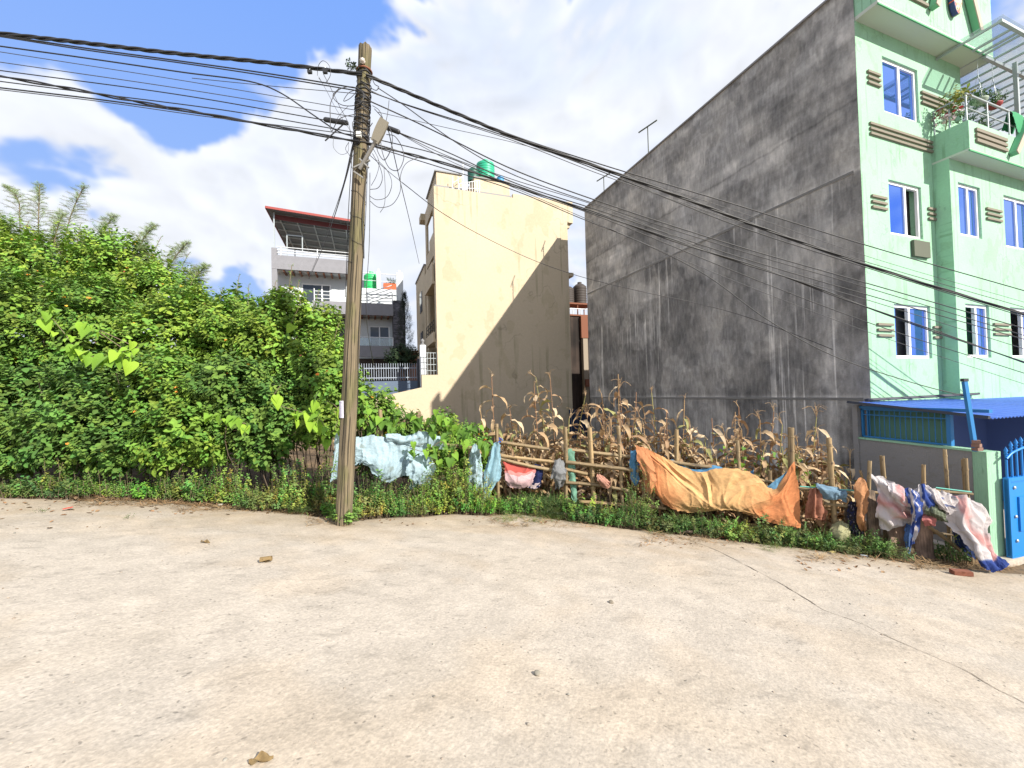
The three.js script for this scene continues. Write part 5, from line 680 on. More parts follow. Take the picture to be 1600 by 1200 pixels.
const orangeTex = tex(512, 256, (u, v) => { const n = fbm2(u * 10, v * 5, 6, 10, 5), f = fbm2(u * 90, v * 45, 3, 90, 45), s = step(0.5, 0.7, fbm2(u * 24, v * 7 + 3, 5, 24, 7)), fade = step(0.30, 0.05, u + 0.16 * (n - 0.5)) + step(0.62, 0.90, u + 0.3 * (n - 0.5) - 0.25 * (v - 0.5)); const w = clamp(fade), l = 1 + 0.22 * (n - 0.5) + 0.14 * (f - 0.5) - 0.08 * s; return [0.89 * l, mix(0.74, 0.60, w) * l, mix(0.545, 0.42, w) * l]; }, true, false);
const ORANGE_CREASES = [[0.02, 0.03, 0.56, 0.95, 0.06, 0.02], [0.05, 0.06, 0.47, 0.80, -0.05, 0.016], [0.09, 0.08, 0.43, 0.66, 0.055, 0.015], [0.16, 0.08, 0.40, 0.5, -0.04, 0.014], [0.22, 0.05, 0.38, 0.40, 0.04, 0.014], [0.98, 0.12, 0.58, 0.95, 0.055, 0.018], [0.97, 0.30, 0.70, 0.98, -0.04, 0.02], [0.78, 0.05, 0.50, 0.85, 0.06, 0.016], [0.72, 0.08, 0.52, 0.55, -0.045, 0.014], [0.44, 0.04, 0.44, 0.72, 0.07, 0.013], [0.475, 0.04, 0.465, 0.7, -0.06, 0.013], [0.62, 0.05, 0.55, 0.6, 0.04, 0.015], [0.90, 0.45, 0.93, 0.98, 0.03, 0.014], [0.30, 0.80, 0.75, 0.90, 0.04, 0.02]];
hang('orange_tarp', 'large faded orange tarp sagging over the bamboo fence', 'tarp', [
  [[994, 696, 0.02], [1020, 705, 0], [1053, 723, 0], [1092, 737, 0.02], [1129, 731, 0.02], [1178, 741, 0.02], [1206, 764, 0.02], [1240, 722, 0.02]],
  [[1004, 728, -0.02], [1034, 736, -0.05], [1068, 752, -0.02], [1101, 757, -0.03], [1134, 756, -0.05], [1178, 762, -0.04], [1208, 775, -0.04], [1246, 752, -0.02]],
  [[1017, 762, -0.04], [1042, 777, -0.10], [1078, 784, -0.13], [1106, 787, -0.14], [1137, 789, -0.14], [1172, 790, -0.11], [1208, 796, -0.08], [1251, 792, -0.03]],
  [[1037, 786, -0.04], [1053, 795, -0.07], [1080, 801, -0.06], [1113, 799, -0.05], [1148, 797, -0.06], [1181, 808, -0.08], [1216, 819, -0.08], [1251, 825, -0.03]]],
fabric([0.76, 0.70, 0.62], orangeTex), { nu: 200, nv: 110, amp: 0.022, seed: 3, rag: 0.012, fold: (u, v) => { let h = 0; for (const [a, b, c, d, A, w] of ORANGE_CREASES) { const dx = c - a, dy = (d - b) * 0.4, t = clamp(((u - a) * dx + (v - b) * 0.4 * dy) / (dx * dx + dy * dy)), e = Math.hypot(u - a - dx * t, (v - b) * 0.4 - dy * t); h += 0.7 * A * Math.exp(-e / w) * (0.4 + 0.6 * Math.sin(Math.PI * clamp(t, 0.05, 0.95))); } return h; } });
hang('orange_tarp_flap', 'bunched orange tarp flap hanging from the fence post', 'tarp', [[[994, 694], [1006, 699], [1014, 702]], [[996, 715, -0.03], [1010, 722, -0.06], [1022, 726, -0.03]], [[1004, 740, -0.04], [1014, 745, -0.08], [1026, 748, -0.04]], [[1010, 768, -0.02], [1015, 772, -0.05], [1024, 758, -0.02]]], fabric([0.55, 0.24, 0.11]), { nu: 40, nv: 50, amp: 0.05, seed: 9 }, -0.16);
const blueTarp = fabric([0.10, 0.27, 0.46]), paleTarp = fabric([0.46, 0.62, 0.70], grime, 0.15);
hang('blue_tarp_scrap', 'blue tarp scrap knotted to the post beside the orange tarp', 'tarp', [[[985, 704], [992, 703], [1000, 706]], [[984, 722, -0.03], [992, 724, -0.06], [998, 722]], [[986, 745], [992, 748, -0.04], [999, 742]], [[990, 757], [994, 758], [998, 752]]], blueTarp, { nu: 26, nv: 40, amp: 0.05, seed: 4 }, -0.07);
hang('blue_tarp_sheet', 'blue tarp strip lying along the fence behind the orange tarp', 'tarp', [[[1048, 716, 0.1], [1085, 733, 0.1], [1120, 728, 0.1], [1150, 742, 0.1], [1172, 738, 0.1], [1179, 732, 0.1]], [[1052, 726, 0.04], [1088, 740, 0.04], [1122, 733, 0.04], [1150, 746, 0.04], [1170, 746, 0.04], [1178, 738, 0.04]], [[1060, 745, 0.03], [1092, 752, 0.03], [1124, 752, 0.03], [1150, 756, 0.03], [1170, 758, 0.03], [1178, 756, 0.03]]], blueTarp, { nu: 80, nv: 24, amp: 0.03, seed: 5 });
hang('blue_tarp_corner', 'blue tarp corner showing at the end post of the orange tarp', 'tarp', [[[1196, 762, 0.03], [1222, 742, 0.03], [1240, 731, 0.03]], [[1200, 768, 0.02], [1224, 752, 0.02], [1240, 742, 0.02]], [[1206, 776, 0.0], [1226, 765, 0.02], [1240, 756, 0.02]]], fabric([0.16, 0.36, 0.55]), { nu: 40, nv: 20, amp: 0.025, seed: 6 }, -0.085);
// pale blue tarp by the pole
hang('pale_blue_tarp', 'torn pale blue tarp slung behind the utility pole', 'tarp', [
  [[552, 684, 0], [575, 681, 0], [600, 682, 0], [622, 690, 0], [645, 692, 0], [668, 676, 0]],
  [[553, 702, -0.05], [575, 704, -0.07], [600, 706, -0.08], [620, 708, -0.05], [642, 702, -0.05], [670, 684, -0.03]],
  [[554, 716, -0.05], [572, 720, -0.1], [594, 733, -0.14], [612, 742, -0.12], [634, 722, -0.08], [664, 708, -0.05]],
  [[555, 727, -0.02], [566, 724, -0.05], [586, 742, -0.06], [606, 752, -0.06], [628, 744, -0.05], [655, 738, -0.02]]], paleTarp, { nu: 100, nv: 60, amp: 0.05, seed: 12, rag: 0.02 }, -0.2);
hang('pale_blue_tarp_strip', 'pale blue tarp strip hanging beside the pole foot', 'tarp', [[[524, 678], [531, 676], [538, 678]], [[522, 710, -0.03], [530, 712, -0.06], [538, 712]], [[519, 740], [527, 742, -0.04], [536, 744]], [[517, 752], [524, 748], [532, 760]]], paleTarp, { nu: 24, nv: 50, amp: 0.04, seed: 13, rag: 0.02 }, -0.15);
hang('pale_blue_tarp_band', 'twisted pale blue tarp band under the heart leaf creeper', 'tarp', [[[604, 677], [635, 680], [662, 674], [695, 686]], [[604, 682, -0.05], [635, 688, -0.06], [664, 682, -0.05], [695, 694, -0.04]], [[606, 688], [635, 694], [664, 697], [694, 702]]], paleTarp, { nu: 70, nv: 20, amp: 0.05, seed: 14 }, -0.25);
hang('pale_blue_tarp_bundle', 'crumpled pale blue tarp bundle half hidden by weeds', 'tarp', [[[640, 712], [658, 708], [676, 716]], [[636, 728, -0.12], [658, 726, -0.18], [680, 732, -0.1]], [[640, 748, -0.1], [658, 750, -0.16], [676, 750, -0.08]], [[644, 762], [658, 764], [672, 762]]], paleTarp, { nu: 46, nv: 46, amp: 0.08, seed: 15, rag: 0.03 }, -0.25);
hang('pale_blue_cloth', 'pale blue cloth hanging straight from the fence rail', 'cloth', [[[738, 696], [744, 693], [747, 700]], [[732, 718, -0.03], [742, 720, -0.07], [752, 722, -0.02]], [[729, 745, -0.02], [742, 748, -0.06], [754, 750, -0.02]], [[732, 768], [744, 774], [755, 772]]], paleTarp, { nu: 40, nv: 60, amp: 0.05, seed: 16, fold: (u) => 0.02 * Math.sin(u * 16) }, -0.14);
hang('pale_blue_cloth', 'pale blue cloth tied to the fence post and ending in a point', 'cloth', [[[770, 694], [776, 690], [782, 696]], [[764, 714, -0.04], [774, 716, -0.08], [782, 720, -0.02]], [[757, 738, -0.04], [768, 742, -0.08], [782, 745, -0.02]], [[755, 762, -0.02], [762, 770, -0.04], [776, 752, 0]], [[754, 786], [759, 790], [764, 776]]], fabric([0.30, 0.50, 0.60], grime, 0.12), { nu: 40, nv: 70, amp: 0.05, seed: 17, fold: (u) => 0.025 * Math.sin(u * 13) }, -0.16);
const stripe = (fn) => tex(256, 256, fn, true, false);
hang('pink_cloth', 'pink and red cloth slung below the crossed rails', 'cloth', [[[786, 721], [806, 722], [826, 728], [838, 730]], [[789, 735, -0.05], [806, 738, -0.08], [824, 742, -0.06], [837, 738, -0.03]], [[790, 748, -0.05], [808, 752, -0.1], [824, 752, -0.07], [834, 748, -0.03]], [[794, 758], [808, 762], [822, 761], [830, 758]]], fabric([0.85, 0.85, 0.85], stripe((u, v) => { const n = fbm2(u * 6, v * 6, 4, 6), s = v + 0.22 * (n - 0.5) + 0.08 * Math.sin(u * 5); return s > 0.72 ? [0.70, 0.33, 0.30] : s > 0.62 ? [0.78, 0.52, 0.50] : [0.86 - 0.1 * n, 0.72 - 0.08 * n, 0.72 - 0.05 * n]; })), { nu: 60, nv: 40, amp: 0.03, seed: 18 }, -0.1);
hang('navy_cloth', 'navy and white cloth hanging beside the pink cloth', 'cloth', [[[836, 724], [844, 726], [850, 730]], [[832, 742], [840, 744, -0.05], [848, 746]], [[826, 760], [836, 764, -0.04], [846, 760]]], fabric([0.9, 0.9, 0.9], stripe((u, v) => { const n = n2(u * 9, v * 12); return v < 0.22 && n > 0.4 ? [0.75, 0.68, 0.68] : [0.10 + 0.06 * n, 0.13 + 0.06 * n, 0.26 + 0.1 * n]; })), { nu: 30, nv: 40, amp: 0.05, seed: 19 }, -0.05);
hang('grey_plastic_bag', 'crumpled grey plastic bag snagged on a fence post', 'bag', [[[866, 718], [874, 716], [884, 722]], [[864, 732, -0.06], [874, 734, -0.12], [883, 736, -0.05]], [[867, 748, -0.05], [874, 750, -0.1], [882, 748, -0.04]], [[870, 762], [874, 762], [880, 758]]], fabric([0.30, 0.31, 0.32], grime, 0.3), { nu: 40, nv: 50, amp: 0.09, seed: 20, rag: 0.03 }, -0.1);
hang('green_cloth_strip', 'mint green cloth strip hanging behind the grey bag', 'cloth', [[[887, 700], [893, 702], [898, 706]], [[888, 730], [893, 732, -0.03], [899, 732]], [[892, 760], [896, 762, -0.03], [901, 760]], [[896, 785], [898, 788], [902, 780]]], fabric([0.22, 0.45, 0.33], grime, 0.15), { nu: 20, nv: 60, amp: 0.05, seed: 21 }, 0.03);
hang('salmon_sack', 'salmon coloured sack scrap lying on the low rail', 'cloth', [[[932, 742], [940, 742], [946, 750]], [[936, 750, -0.06], [944, 752, -0.1], [952, 754, -0.04]], [[938, 758], [948, 762, -0.05], [956, 758]]], fabric([0.52, 0.27, 0.20]), { nu: 30, nv: 24, amp: 0.06, seed: 22 }, -0.08);
// clothes towards the lean-to
hang('brick_red_rag', 'brick red rag hanging on the teal rail', 'cloth', [[[1266, 763], [1276, 762], [1284, 766]], [[1262, 780, -0.04], [1274, 782, -0.08], [1286, 784, -0.02]], [[1258, 800], [1272, 806, -0.06], [1292, 800]], [[1258, 808], [1274, 812], [1292, 815]]], fabric([0.40, 0.17, 0.11]), { nu: 36, nv: 44, amp: 0.05, seed: 23, fold: (u) => 0.018 * Math.sin(u * 18) }, -0.12);
hang('denim_rag', 'faded denim blue rag draped over the rail', 'cloth', [[[1275, 755], [1295, 758], [1318, 766], [1322, 766]], [[1278, 764, -0.08], [1298, 766, -0.1], [1312, 772, -0.08], [1322, 772, -0.04]], [[1284, 776], [1298, 782, -0.06], [1312, 780, -0.06], [1322, 784]]], fabric([0.19, 0.30, 0.40]), { nu: 44, nv: 28, amp: 0.06, seed: 24 }, -0.12);
hang('dark_print_rag', 'dark printed rag hanging beside the orange rag', 'cloth', [[[1326, 782], [1336, 784], [1342, 786]], [[1324, 805, -0.03], [1335, 806, -0.06], [1346, 808]], [[1328, 832], [1338, 836, -0.03], [1352, 838]]], fabric([0.9, 0.9, 0.9], stripe((u, v) => { const n = n2(u * 12, v * 20), m = n2(u * 30 + 4, v * 30); return n > 0.66 ? [0.45, 0.42, 0.46] : n < 0.25 ? [0.14, 0.16, 0.30] : [0.13 + 0.08 * m, 0.12 + 0.07 * m, 0.14 + 0.08 * m]; })), { nu: 30, nv: 40, amp: 0.05, seed: 25 }, -0.1);
hang('orange_rag', 'twisted orange rag hanging from the short post', 'cloth', [[[1338, 752], [1346, 748], [1354, 756]], [[1336, 764, -0.05], [1346, 766, -0.1], [1356, 772, -0.03]], [[1340, 788, -0.04], [1347, 790, -0.1], [1355, 790, -0.03]], [[1337, 808, -0.04], [1344, 810, -0.09], [1353, 808, -0.03]], [[1344, 828], [1349, 830], [1354, 826]]], fabric([0.55, 0.27, 0.13]), { nu: 30, nv: 60, amp: 0.06, seed: 26 }, -0.16);
const washTex = (seed, blueAt, pink) => stripe((u, v) => { const n = fbm2(u * 5 + seed, v * 5, 5), m = fbm2(u * 14 + seed, v * 5 + 3, 4), b = blueAt(u, v, n), p = pink(u, v, n), g = 0.86 + 0.1 * (n - 0.5) - 0.12 * step(0.55, 0.7, m); let c = [g, g * 0.965, g * 0.965]; if (p > 0) c = [mix(c[0], 0.82, p * 0.6), mix(c[1], 0.48, p * 0.6), mix(c[2], 0.46, p * 0.6)]; if (b > 0) c = [mix(c[0], 0.20, b), mix(c[1], 0.29, b), mix(c[2], 0.56, b)]; return c; });
hang('white_pink_sheet', 'white and pink cotton sheet hung over boards near the lean-to', 'cloth', [
  [[1358, 742, 0], [1378, 746, 0], [1394, 756, 0], [1412, 764, 0.0], [1424, 768, 0.02]],
  [[1372, 768, -0.06], [1388, 775, -0.10], [1404, 784, -0.08], [1418, 790, -0.06], [1428, 792, -0.02]],
  [[1370, 795, -0.06], [1388, 802, -0.13], [1404, 806, -0.11], [1418, 806, -0.06], [1430, 806, -0.02]],
  [[1373, 822, -0.03], [1390, 830, -0.08], [1402, 824, -0.06], [1414, 820, -0.03], [1424, 818, 0]]],
fabric([0.72, 0.72, 0.72], washTex(1, (u, v, n) => 0, (u, v, n) => Math.exp(-(((v - 0.42 - 0.22 * (0.5 - u) + 0.35 * (n - 0.5)) / 0.12) ** 2)) + 0.8 * step(0.58, 0.7, u + 0.5 * (n - 0.5)) * step(0.6, 0.8, v + 0.3 * (n - 0.5)))), { nu: 80, nv: 70, amp: 0.05, seed: 27, rag: 0.015, fold: (u, v) => 0.025 * Math.sin((v * 2.2 - u) * 9) }, -0.17);
hang('blue_print_cloth', 'royal blue and white cloth bunched between the two sheets', 'cloth', [[[1412, 764], [1422, 764], [1434, 772]], [[1418, 780, -0.08], [1428, 782, -0.12], [1438, 786, -0.04]], [[1424, 800, -0.06], [1430, 803, -0.12], [1442, 802, -0.04]], [[1424, 824, -0.02], [1428, 826, -0.04], [1434, 824, 0]], [[1416, 856], [1420, 862], [1426, 846]]], fabric([0.75, 0.75, 0.75], washTex(2, (u, v, n) => step(0.42, 0.55, n + 0.12 * Math.sin(u * 14) + 0.1), () => 0)), { nu: 40, nv: 70, amp: 0.07, seed: 28 }, -0.28);
hang('blue_white_sheet', 'white cloth with a blue stripe slung over the short post', 'cloth', [
  [[1422, 768, 0.02], [1440, 756, 0], [1450, 758, 0.02]], [[1426, 786, -0.05], [1444, 772, -0.1], [1460, 776, -0.04]], [[1440, 800, -0.06], [1452, 790, -0.12], [1472, 792, -0.04]], [[1446, 806, -0.02], [1462, 806, -0.05], [1482, 812, 0]]], fabric([0.72, 0.72, 0.72], washTex(3, (u, v, n) => step(0.35, 0.45, u + 0.3 * (n - 0.5)) * step(0.8, 0.7, u), () => 0)), { nu: 50, nv: 50, amp: 0.06, seed: 29 }, -0.2);
hang('olive_cloth', 'olive plaid cloth tucked under the blue striped cloth', 'cloth', [[[1448, 780], [1460, 786], [1472, 796]], [[1446, 796, -0.06], [1460, 802, -0.1], [1478, 808, -0.03]], [[1450, 806], [1464, 814], [1482, 816]]], fabric([0.8, 0.8, 0.8], stripe((u, v) => { const a = Math.sin(u * 40) > 0.7 ? 0.1 : 0, b = Math.sin(v * 40) > 0.7 ? 0.1 : 0; return [0.33 + a + b, 0.36 + a + b, 0.29 + a + b]; })), { nu: 30, nv: 26, amp: 0.05, seed: 30 }, -0.26);
hang('long_white_sheet', 'long dirty white sheet with pink and blue ends trailing to the ground', 'cloth', [
  [[1468, 768, 0.02], [1486, 772, 0], [1505, 776, 0], [1522, 784, 0], [1536, 795, 0.02]],
  [[1474, 786, -0.05], [1496, 796, -0.10], [1514, 800, -0.10], [1534, 806, -0.06], [1552, 812, -0.02]],
  [[1478, 812, -0.05], [1498, 822, -0.12], [1516, 822, -0.13], [1530, 826, -0.08], [1544, 826, -0.02]],
  [[1508, 842, -0.14], [1520, 844, -0.2], [1530, 846, -0.18], [1540, 848, -0.12], [1548, 846, -0.06]],
  [[1522, 866, -0.22], [1530, 868, -0.28], [1540, 868, -0.26], [1548, 868, -0.18], [1552, 864, -0.1]],
  [[1534, 886, -0.32], [1544, 890, -0.36], [1556, 892, -0.38], [1566, 890, -0.36], [1576, 884, -0.3]]],
fabric([0.70, 0.70, 0.70], washTex(4, (u, v, n) => step(0.15, 0.11, v + 0.05 * (n - 0.5)), (u, v, n) => Math.exp(-(((u - 0.42 - 0.5 * (0.8 - v) + 0.5 * (n - 0.5)) / 0.10) ** 2)) * step(0.15, 0.3, v) + 0.9 * Math.exp(-(((u - 0.85 + 0.3 * (n - 0.5)) / 0.1) ** 2)) * step(0.6, 0.4, v))), { nu: 80, nv: 120, amp: 0.055, seed: 31, rag: 0.02, fold: (u, v) => 0.03 * Math.sin(u * 17 + v * 5) }, -0.2);
hang('navy_sheet', 'dark navy sheet hanging in the shade under the long white sheet', 'cloth', [[[1482, 806], [1500, 818], [1512, 824]], [[1488, 830], [1504, 838, -0.04], [1520, 846]], [[1494, 852, 0.02], [1510, 864, -0.02], [1526, 876, -0.04]]], fabric([0.03, 0.055, 0.17]), { nu: 36, nv: 36, amp: 0.04, seed: 32 }, -0.08);
hang('yellow_sack', 'pale yellow woven sack slumped in the weeds', 'sack', [[[1300, 820], [1312, 815], [1326, 820]], [[1296, 834, -0.12], [1312, 832, -0.2], [1328, 836, -0.1]], [[1300, 852, -0.1], [1314, 852, -0.16], [1326, 854, -0.08]], [[1304, 862], [1314, 864], [1324, 864]]], fabric([0.40, 0.39, 0.22]), { nu: 36, nv: 36, amp: 0.03, seed: 33 }, -0.12);
hang('pale_drape', 'pale lilac and pink cloth bunched over the white and pink sheet', 'cloth', [[[1384, 752], [1402, 758], [1420, 768], [1434, 770]], [[1390, 766, -0.07], [1406, 772, -0.1], [1422, 780, -0.08], [1436, 784, -0.04]], [[1398, 782, -0.04], [1412, 790, -0.08], [1424, 794, -0.06], [1438, 794, -0.02]]], fabric([0.70, 0.70, 0.72], washTex(6, (u, v, n) => 0.5 * step(0.55, 0.7, u + 0.5 * (n - 0.5)), (u, v, n) => Math.exp(-(((u - 0.35 + 0.5 * (n - 0.5)) / 0.12) ** 2)))), { nu: 60, nv: 40, amp: 0.06, seed: 41 }, -0.26);
hang('dirty_white_sheet', 'dirty white sheet bridging the blue striped cloth and the long sheet', 'cloth', [[[1440, 758], [1458, 764], [1476, 770], [1494, 776]], [[1448, 776, -0.07], [1464, 782, -0.11], [1480, 786, -0.09], [1500, 792, -0.04]], [[1462, 792, -0.05], [1474, 798, -0.1], [1488, 804, -0.08], [1506, 808, -0.02]]], fabric([0.66, 0.65, 0.64], washTex(7, (u, v, n) => 0.6 * step(0.6, 0.68, n + 0.1 * Math.sin(v * 20)), () => 0)), { nu: 60, nv: 40, amp: 0.06, seed: 42, rag: 0.02 }, -0.22);
hang('pink_rag', 'small pink rag wedged under the olive cloth', 'cloth', [[[1440, 800], [1450, 802], [1460, 806]], [[1442, 810, -0.06], [1452, 813, -0.09], [1462, 814, -0.03]], [[1446, 820], [1454, 822], [1460, 820]]], fabric([0.55, 0.20, 0.19]), { nu: 24, nv: 24, amp: 0.05, seed: 43 }, -0.25);
hang('blue_trailing_rag', 'blue rag trailing to the ground beside the wide boards', 'cloth', [[[1414, 818], [1424, 820], [1430, 824]], [[1414, 840, -0.03], [1421, 842, -0.06], [1427, 842]], [[1416, 862], [1421, 866], [1425, 860]]], fabric([0.07, 0.14, 0.32]), { nu: 20, nv: 40, amp: 0.05, seed: 44 }, -0.24);
// boards propped on the fence
const boardTex = tex(256, 512, (u, v) => { const g = fbm2(u * 30 + 2 * fbm2(u * 4, v * 4, 3, 4), v * 3, 4, 30, 3), n = fbm2(u * 6, v * 6, 5, 6), l = 0.52 + 0.3 * (g - 0.5) + 0.3 * (n - 0.5); return [l, l * 0.87, l * 0.76]; });
const boardMat = std([0.8, 0.78, 0.75], 0.9, { map: rep(boardTex, 2) }), boardMat2 = std([0.85, 0.78, 0.76], 0.9, { map: rep(boardTex, 1.4) });
function board(label, x0, x1, y0, y1, off, tilt, m) { const cx = (x0 + x1) / 2, d = fenceD(cx) + off, a = P(x0, y1, d), b = P(x1, y1, d), c = P(cx, y0, d), w = b.x - a.x, h = c.y - a.y, t = mesh('wood_board', (() => { const g = new THREE.BoxGeometry(w, h + 0.1, 0.025, 6, 14, 1), p = g.attributes.position; for (let i = 0; i < p.count; i++) { const e = n2(p.getX(i) * 25 + cx, p.getY(i) * 25) - 0.5; p.setX(i, p.getX(i) + 0.03 * e); p.setY(i, p.getY(i) + (Math.abs(p.getY(i)) > h * 0.45 ? 0.05 * e : 0)); } const uv = g.attributes.uv; for (let i = 0; i < uv.count; i++) uv.setXY(i, p.getX(i), p.getY(i)); g.computeVertexNormals(); return g; })(), m); t.position.set((a.x + b.x) / 2, (a.y + c.y) / 2 - 0.05, -d); t.rotation.set(-0.08, 0.1, tilt); tag(t, label, 'board', 'old boards propped on the fence'); }
board('narrow upright grey board beside the orange rag', 1356, 1374, 766, 842, -0.08, 0.03, boardMat); board('wide weathered board below the white and pink sheet', 1388, 1418, 815, 866, -0.1, -0.06, boardMat2); board('wide bleached board below the blue print cloth', 1428, 1460, 812, 866, -0.12, -0.04, boardMat2); board('dark board leaning behind the dark printed rag', 1322, 1345, 790, 845, 0.12, 0, boardMat);
[[905, 770, 30], [935, 778, -20], [955, 772, 50]].forEach(([x, y, a], i) => { const p = P(x, y, fenceD(x) + 0.3), t = mesh('scrap_plank', B(-0.28, 0.28, -0.05, 0.05, -0.012, 0.012), boardMat); t.position.copy(p); t.rotation.set(0.2, 0.3, a * 0.0175); tag(t, 'scrap plank piled behind the lowest fence rail', 'plank', 'scrap planks behind the fence'); });
// ---------- utility pole ----------
const woodTex = tex(512, 1024, (u, v) => { const w = 0.16 * (fbm2(u * 5, v * 3, 3, 5, 3) - 0.5), g = fbm2(u * 46 + w * 6, v * 2, 5, 46, 2), f = fbm2(u * 120, v * 10, 3, 120, 10), crack = step(0.60, 0.66, fbm2(u * 34 + w * 8, v * 2, 4, 34, 2)), moss = step(0.5, 0.75, fbm2(u * 4, v * 6 + 2, 4, 4, 6)); let l = 0.60 + 0.28 * (g - 0.5) + 0.2 * (f - 0.5) - 0.26 * crack; return [l * mix(1, 0.88, moss), l * mix(0.93, 0.86, moss), l * mix(0.80, 0.66, moss)]; });
const woodBump = tex(512, 1024, (u, v) => { const w = 0.16 * (fbm2(u * 5, v * 3, 3, 5, 3) - 0.5), h = 0.6 * fbm2(u * 46 + w * 6, v * 2, 5, 46, 2) + 0.4 - 0.5 * step(0.60, 0.66, fbm2(u * 34 + w * 8, v * 2, 4, 34, 2)); return [h, h, h]; }, false);
const poleBase = P(537, 822, 6.24).setY(0); poleBase.y = gy(poleBase.x, poleBase.z); const poleTop = P(571, 72, 6.2), poleV = poleTop.clone().sub(poleBase), poleL = poleV.length();
const poleAt = (py, ang = 0, out = 0) => { const t = (822 - py) / 750, p = poleBase.clone().addScaledVector(poleV, t), r = mix(0.126, 0.096, t) + out; return p.add(V(Math.sin(ang) * r, 0, Math.cos(ang) * r)); };   // ang 0 faces the road
{
  const T = thing('utility_pole', 'weathered leaning wooden utility pole wrapped in cables', 'utility pole', poleBase), nv = 90, nu = 40, g = new THREE.CylinderGeometry(1, 1, 1, nu, nv), p = g.attributes.position;
  for (let i = 0; i < p.count; i++) { const t = p.getY(i) + 0.5, a = Math.atan2(p.getX(i), p.getZ(i)), rad = Math.hypot(p.getX(i), p.getZ(i)); const n = fbm3(Math.cos(a) * 2.5, t * 4, Math.sin(a) * 2.5, 3) - 0.5, c = step(0.62, 0.72, n2((a + 3.2) * 4.1, t * 2.5)), foot = step(0.13, 0.0, t) * (n2(a * 3 + 10, t * 40) - 0.4); let R = mix(0.126, 0.096, t) * (1 + 0.09 * n - 0.05 * c - 0.22 * Math.max(0, foot) + 0.05 * step(0.95, 1, t)); const y = t * poleL - 0.02 + (t > 0.995 ? 0.05 * (n2(Math.cos(a) * 3 + 9, Math.sin(a) * 3 + 9) - 0.5) : 0); p.setXYZ(i, Math.sin(a) * R * Math.min(1, rad), y, Math.cos(a) * R * Math.min(1, rad)); }
  g.computeVertexNormals(); g.applyQuaternion(new THREE.Quaternion().setFromUnitVectors(V(0, 1, 0), poleV.clone().normalize()));
  mesh('shaft', g, std([0.56, 0.52, 0.45], 0.95, { map: rep(woodTex, 1, 3), bumpMap: rep(woodBump, 1, 3), bumpScale: 0.02 }), T);
  const L = (v) => v.sub(poleBase), black = std([0.022, 0.022, 0.024], 0.55), wire = std([0.10, 0.10, 0.105], 0.5), galv = std([0.27, 0.26, 0.24], 0.6, { metalness: 0.3 });
  const wrap = (y0, y1, turns, r, out) => { const pts = []; for (let i = 0; i <= turns * 10; i++) { const k = i / (turns * 10); pts.push(L(poleAt(mix(y0, y1, k) + 2 * Math.sin(i * 1.7), k * turns * 6.283, out))); } return new THREE.TubeGeometry(new THREE.CatmullRomCurve3(pts), turns * 22, r, 5); };
  mesh('cable_wrap', wrap(112, 122, 3, 0.009, 0.01), black, T); mesh('cable_wrap', wrap(136, 176, 8, 0.008, 0.012), black, T); mesh('cable_wrap', wrap(150, 205, 9, 0.007, 0.018), black, T); mesh('cable_wrap', wrap(186, 236, 7, 0.008, 0.014), black, T); mesh('cable_wrap', wrap(218, 224, 2, 0.012, 0.012), black, T); mesh('wire_wrap', wrap(120, 250, 11, 0.003, 0.01), wire, T); mesh('wire_wrap', wrap(272, 420, 4, 0.003, 0.008), black, T);
  // running cable down the shaft
  for (const [a, y0, y1, r] of [[-1.3, 220, 470, 0.006], [1.5, 220, 640, 0.005], [1.2, 200, 400, 0.006]]) mesh('down_cable', new THREE.TubeGeometry(new THREE.CatmullRomCurve3([0, 0.25, 0.5, 0.75, 1].map((k) => L(poleAt(mix(y0, y1, k), a + 0.3 * Math.sin(k * 7), 0.012 + 0.02 * Math.sin(k * 3.1) * (r > 0.0055 ? 1 : 0))))), 30, r, 5), black, T);
  // brackets, insulators
  mesh('clamp_band', new THREE.TorusGeometry(0.110, 0.016, 6, 24).rotateX(Math.PI / 2).translate(...L(poleAt(113, 0, -0.097)).toArray()), M.rust, T);
  mesh('insulator', new THREE.LatheGeometry([[0.01, 0], [0.03, 0], [0.04, 0.02], [0.028, 0.035], [0.04, 0.05], [0.02, 0.07], [0.005, 0.075]].map(([x, y]) => new THREE.Vector2(x, y)), 14).rotateX(1.2).translate(...L(poleAt(108, 0.2, 0.01)).toArray()), std([0.55, 0.5, 0.45], 0.4), T);
  mesh('clip', B(-0.035, 0.035, -0.04, 0.04, -0.02, 0.03).translate(...L(poleAt(221, 0.1, 0.02)).toArray()), std([0.62, 0.62, 0.58], 0.5), T);
  // joint boxes: black sleeves hanging in the cables
  for (const [x0, y0, x1, y1] of [[509, 187, 541, 192], [604, 199, 622, 206]]) mesh('cable_sleeve', new THREE.CapsuleGeometry(0.036, P(x0, y0, 6.1).distanceTo(P(x1, y1, 6.1)), 4, 12).applyQuaternion(new THREE.Quaternion().setFromUnitVectors(V(0, 1, 0), P(x1, y1, 6.1).sub(P(x0, y0, 6.1)).normalize())).translate(...L(P((x0 + x1) / 2, (y0 + y1) / 2, 6.1)).toArray()), black, T);
  // street light head on its arm
  const a0 = L(P(562, 264, 6.08)), a1 = L(P(586, 222, 5.95)), a2 = L(P(598, 194, 5.86));
  const lamp = mesh('lamp_arm', merge([bar(a0, a1, 0.028, 10), bar(a1, a1.clone().lerp(a2, 0.1), 0.03, 10, 0.05)]), galv, T);
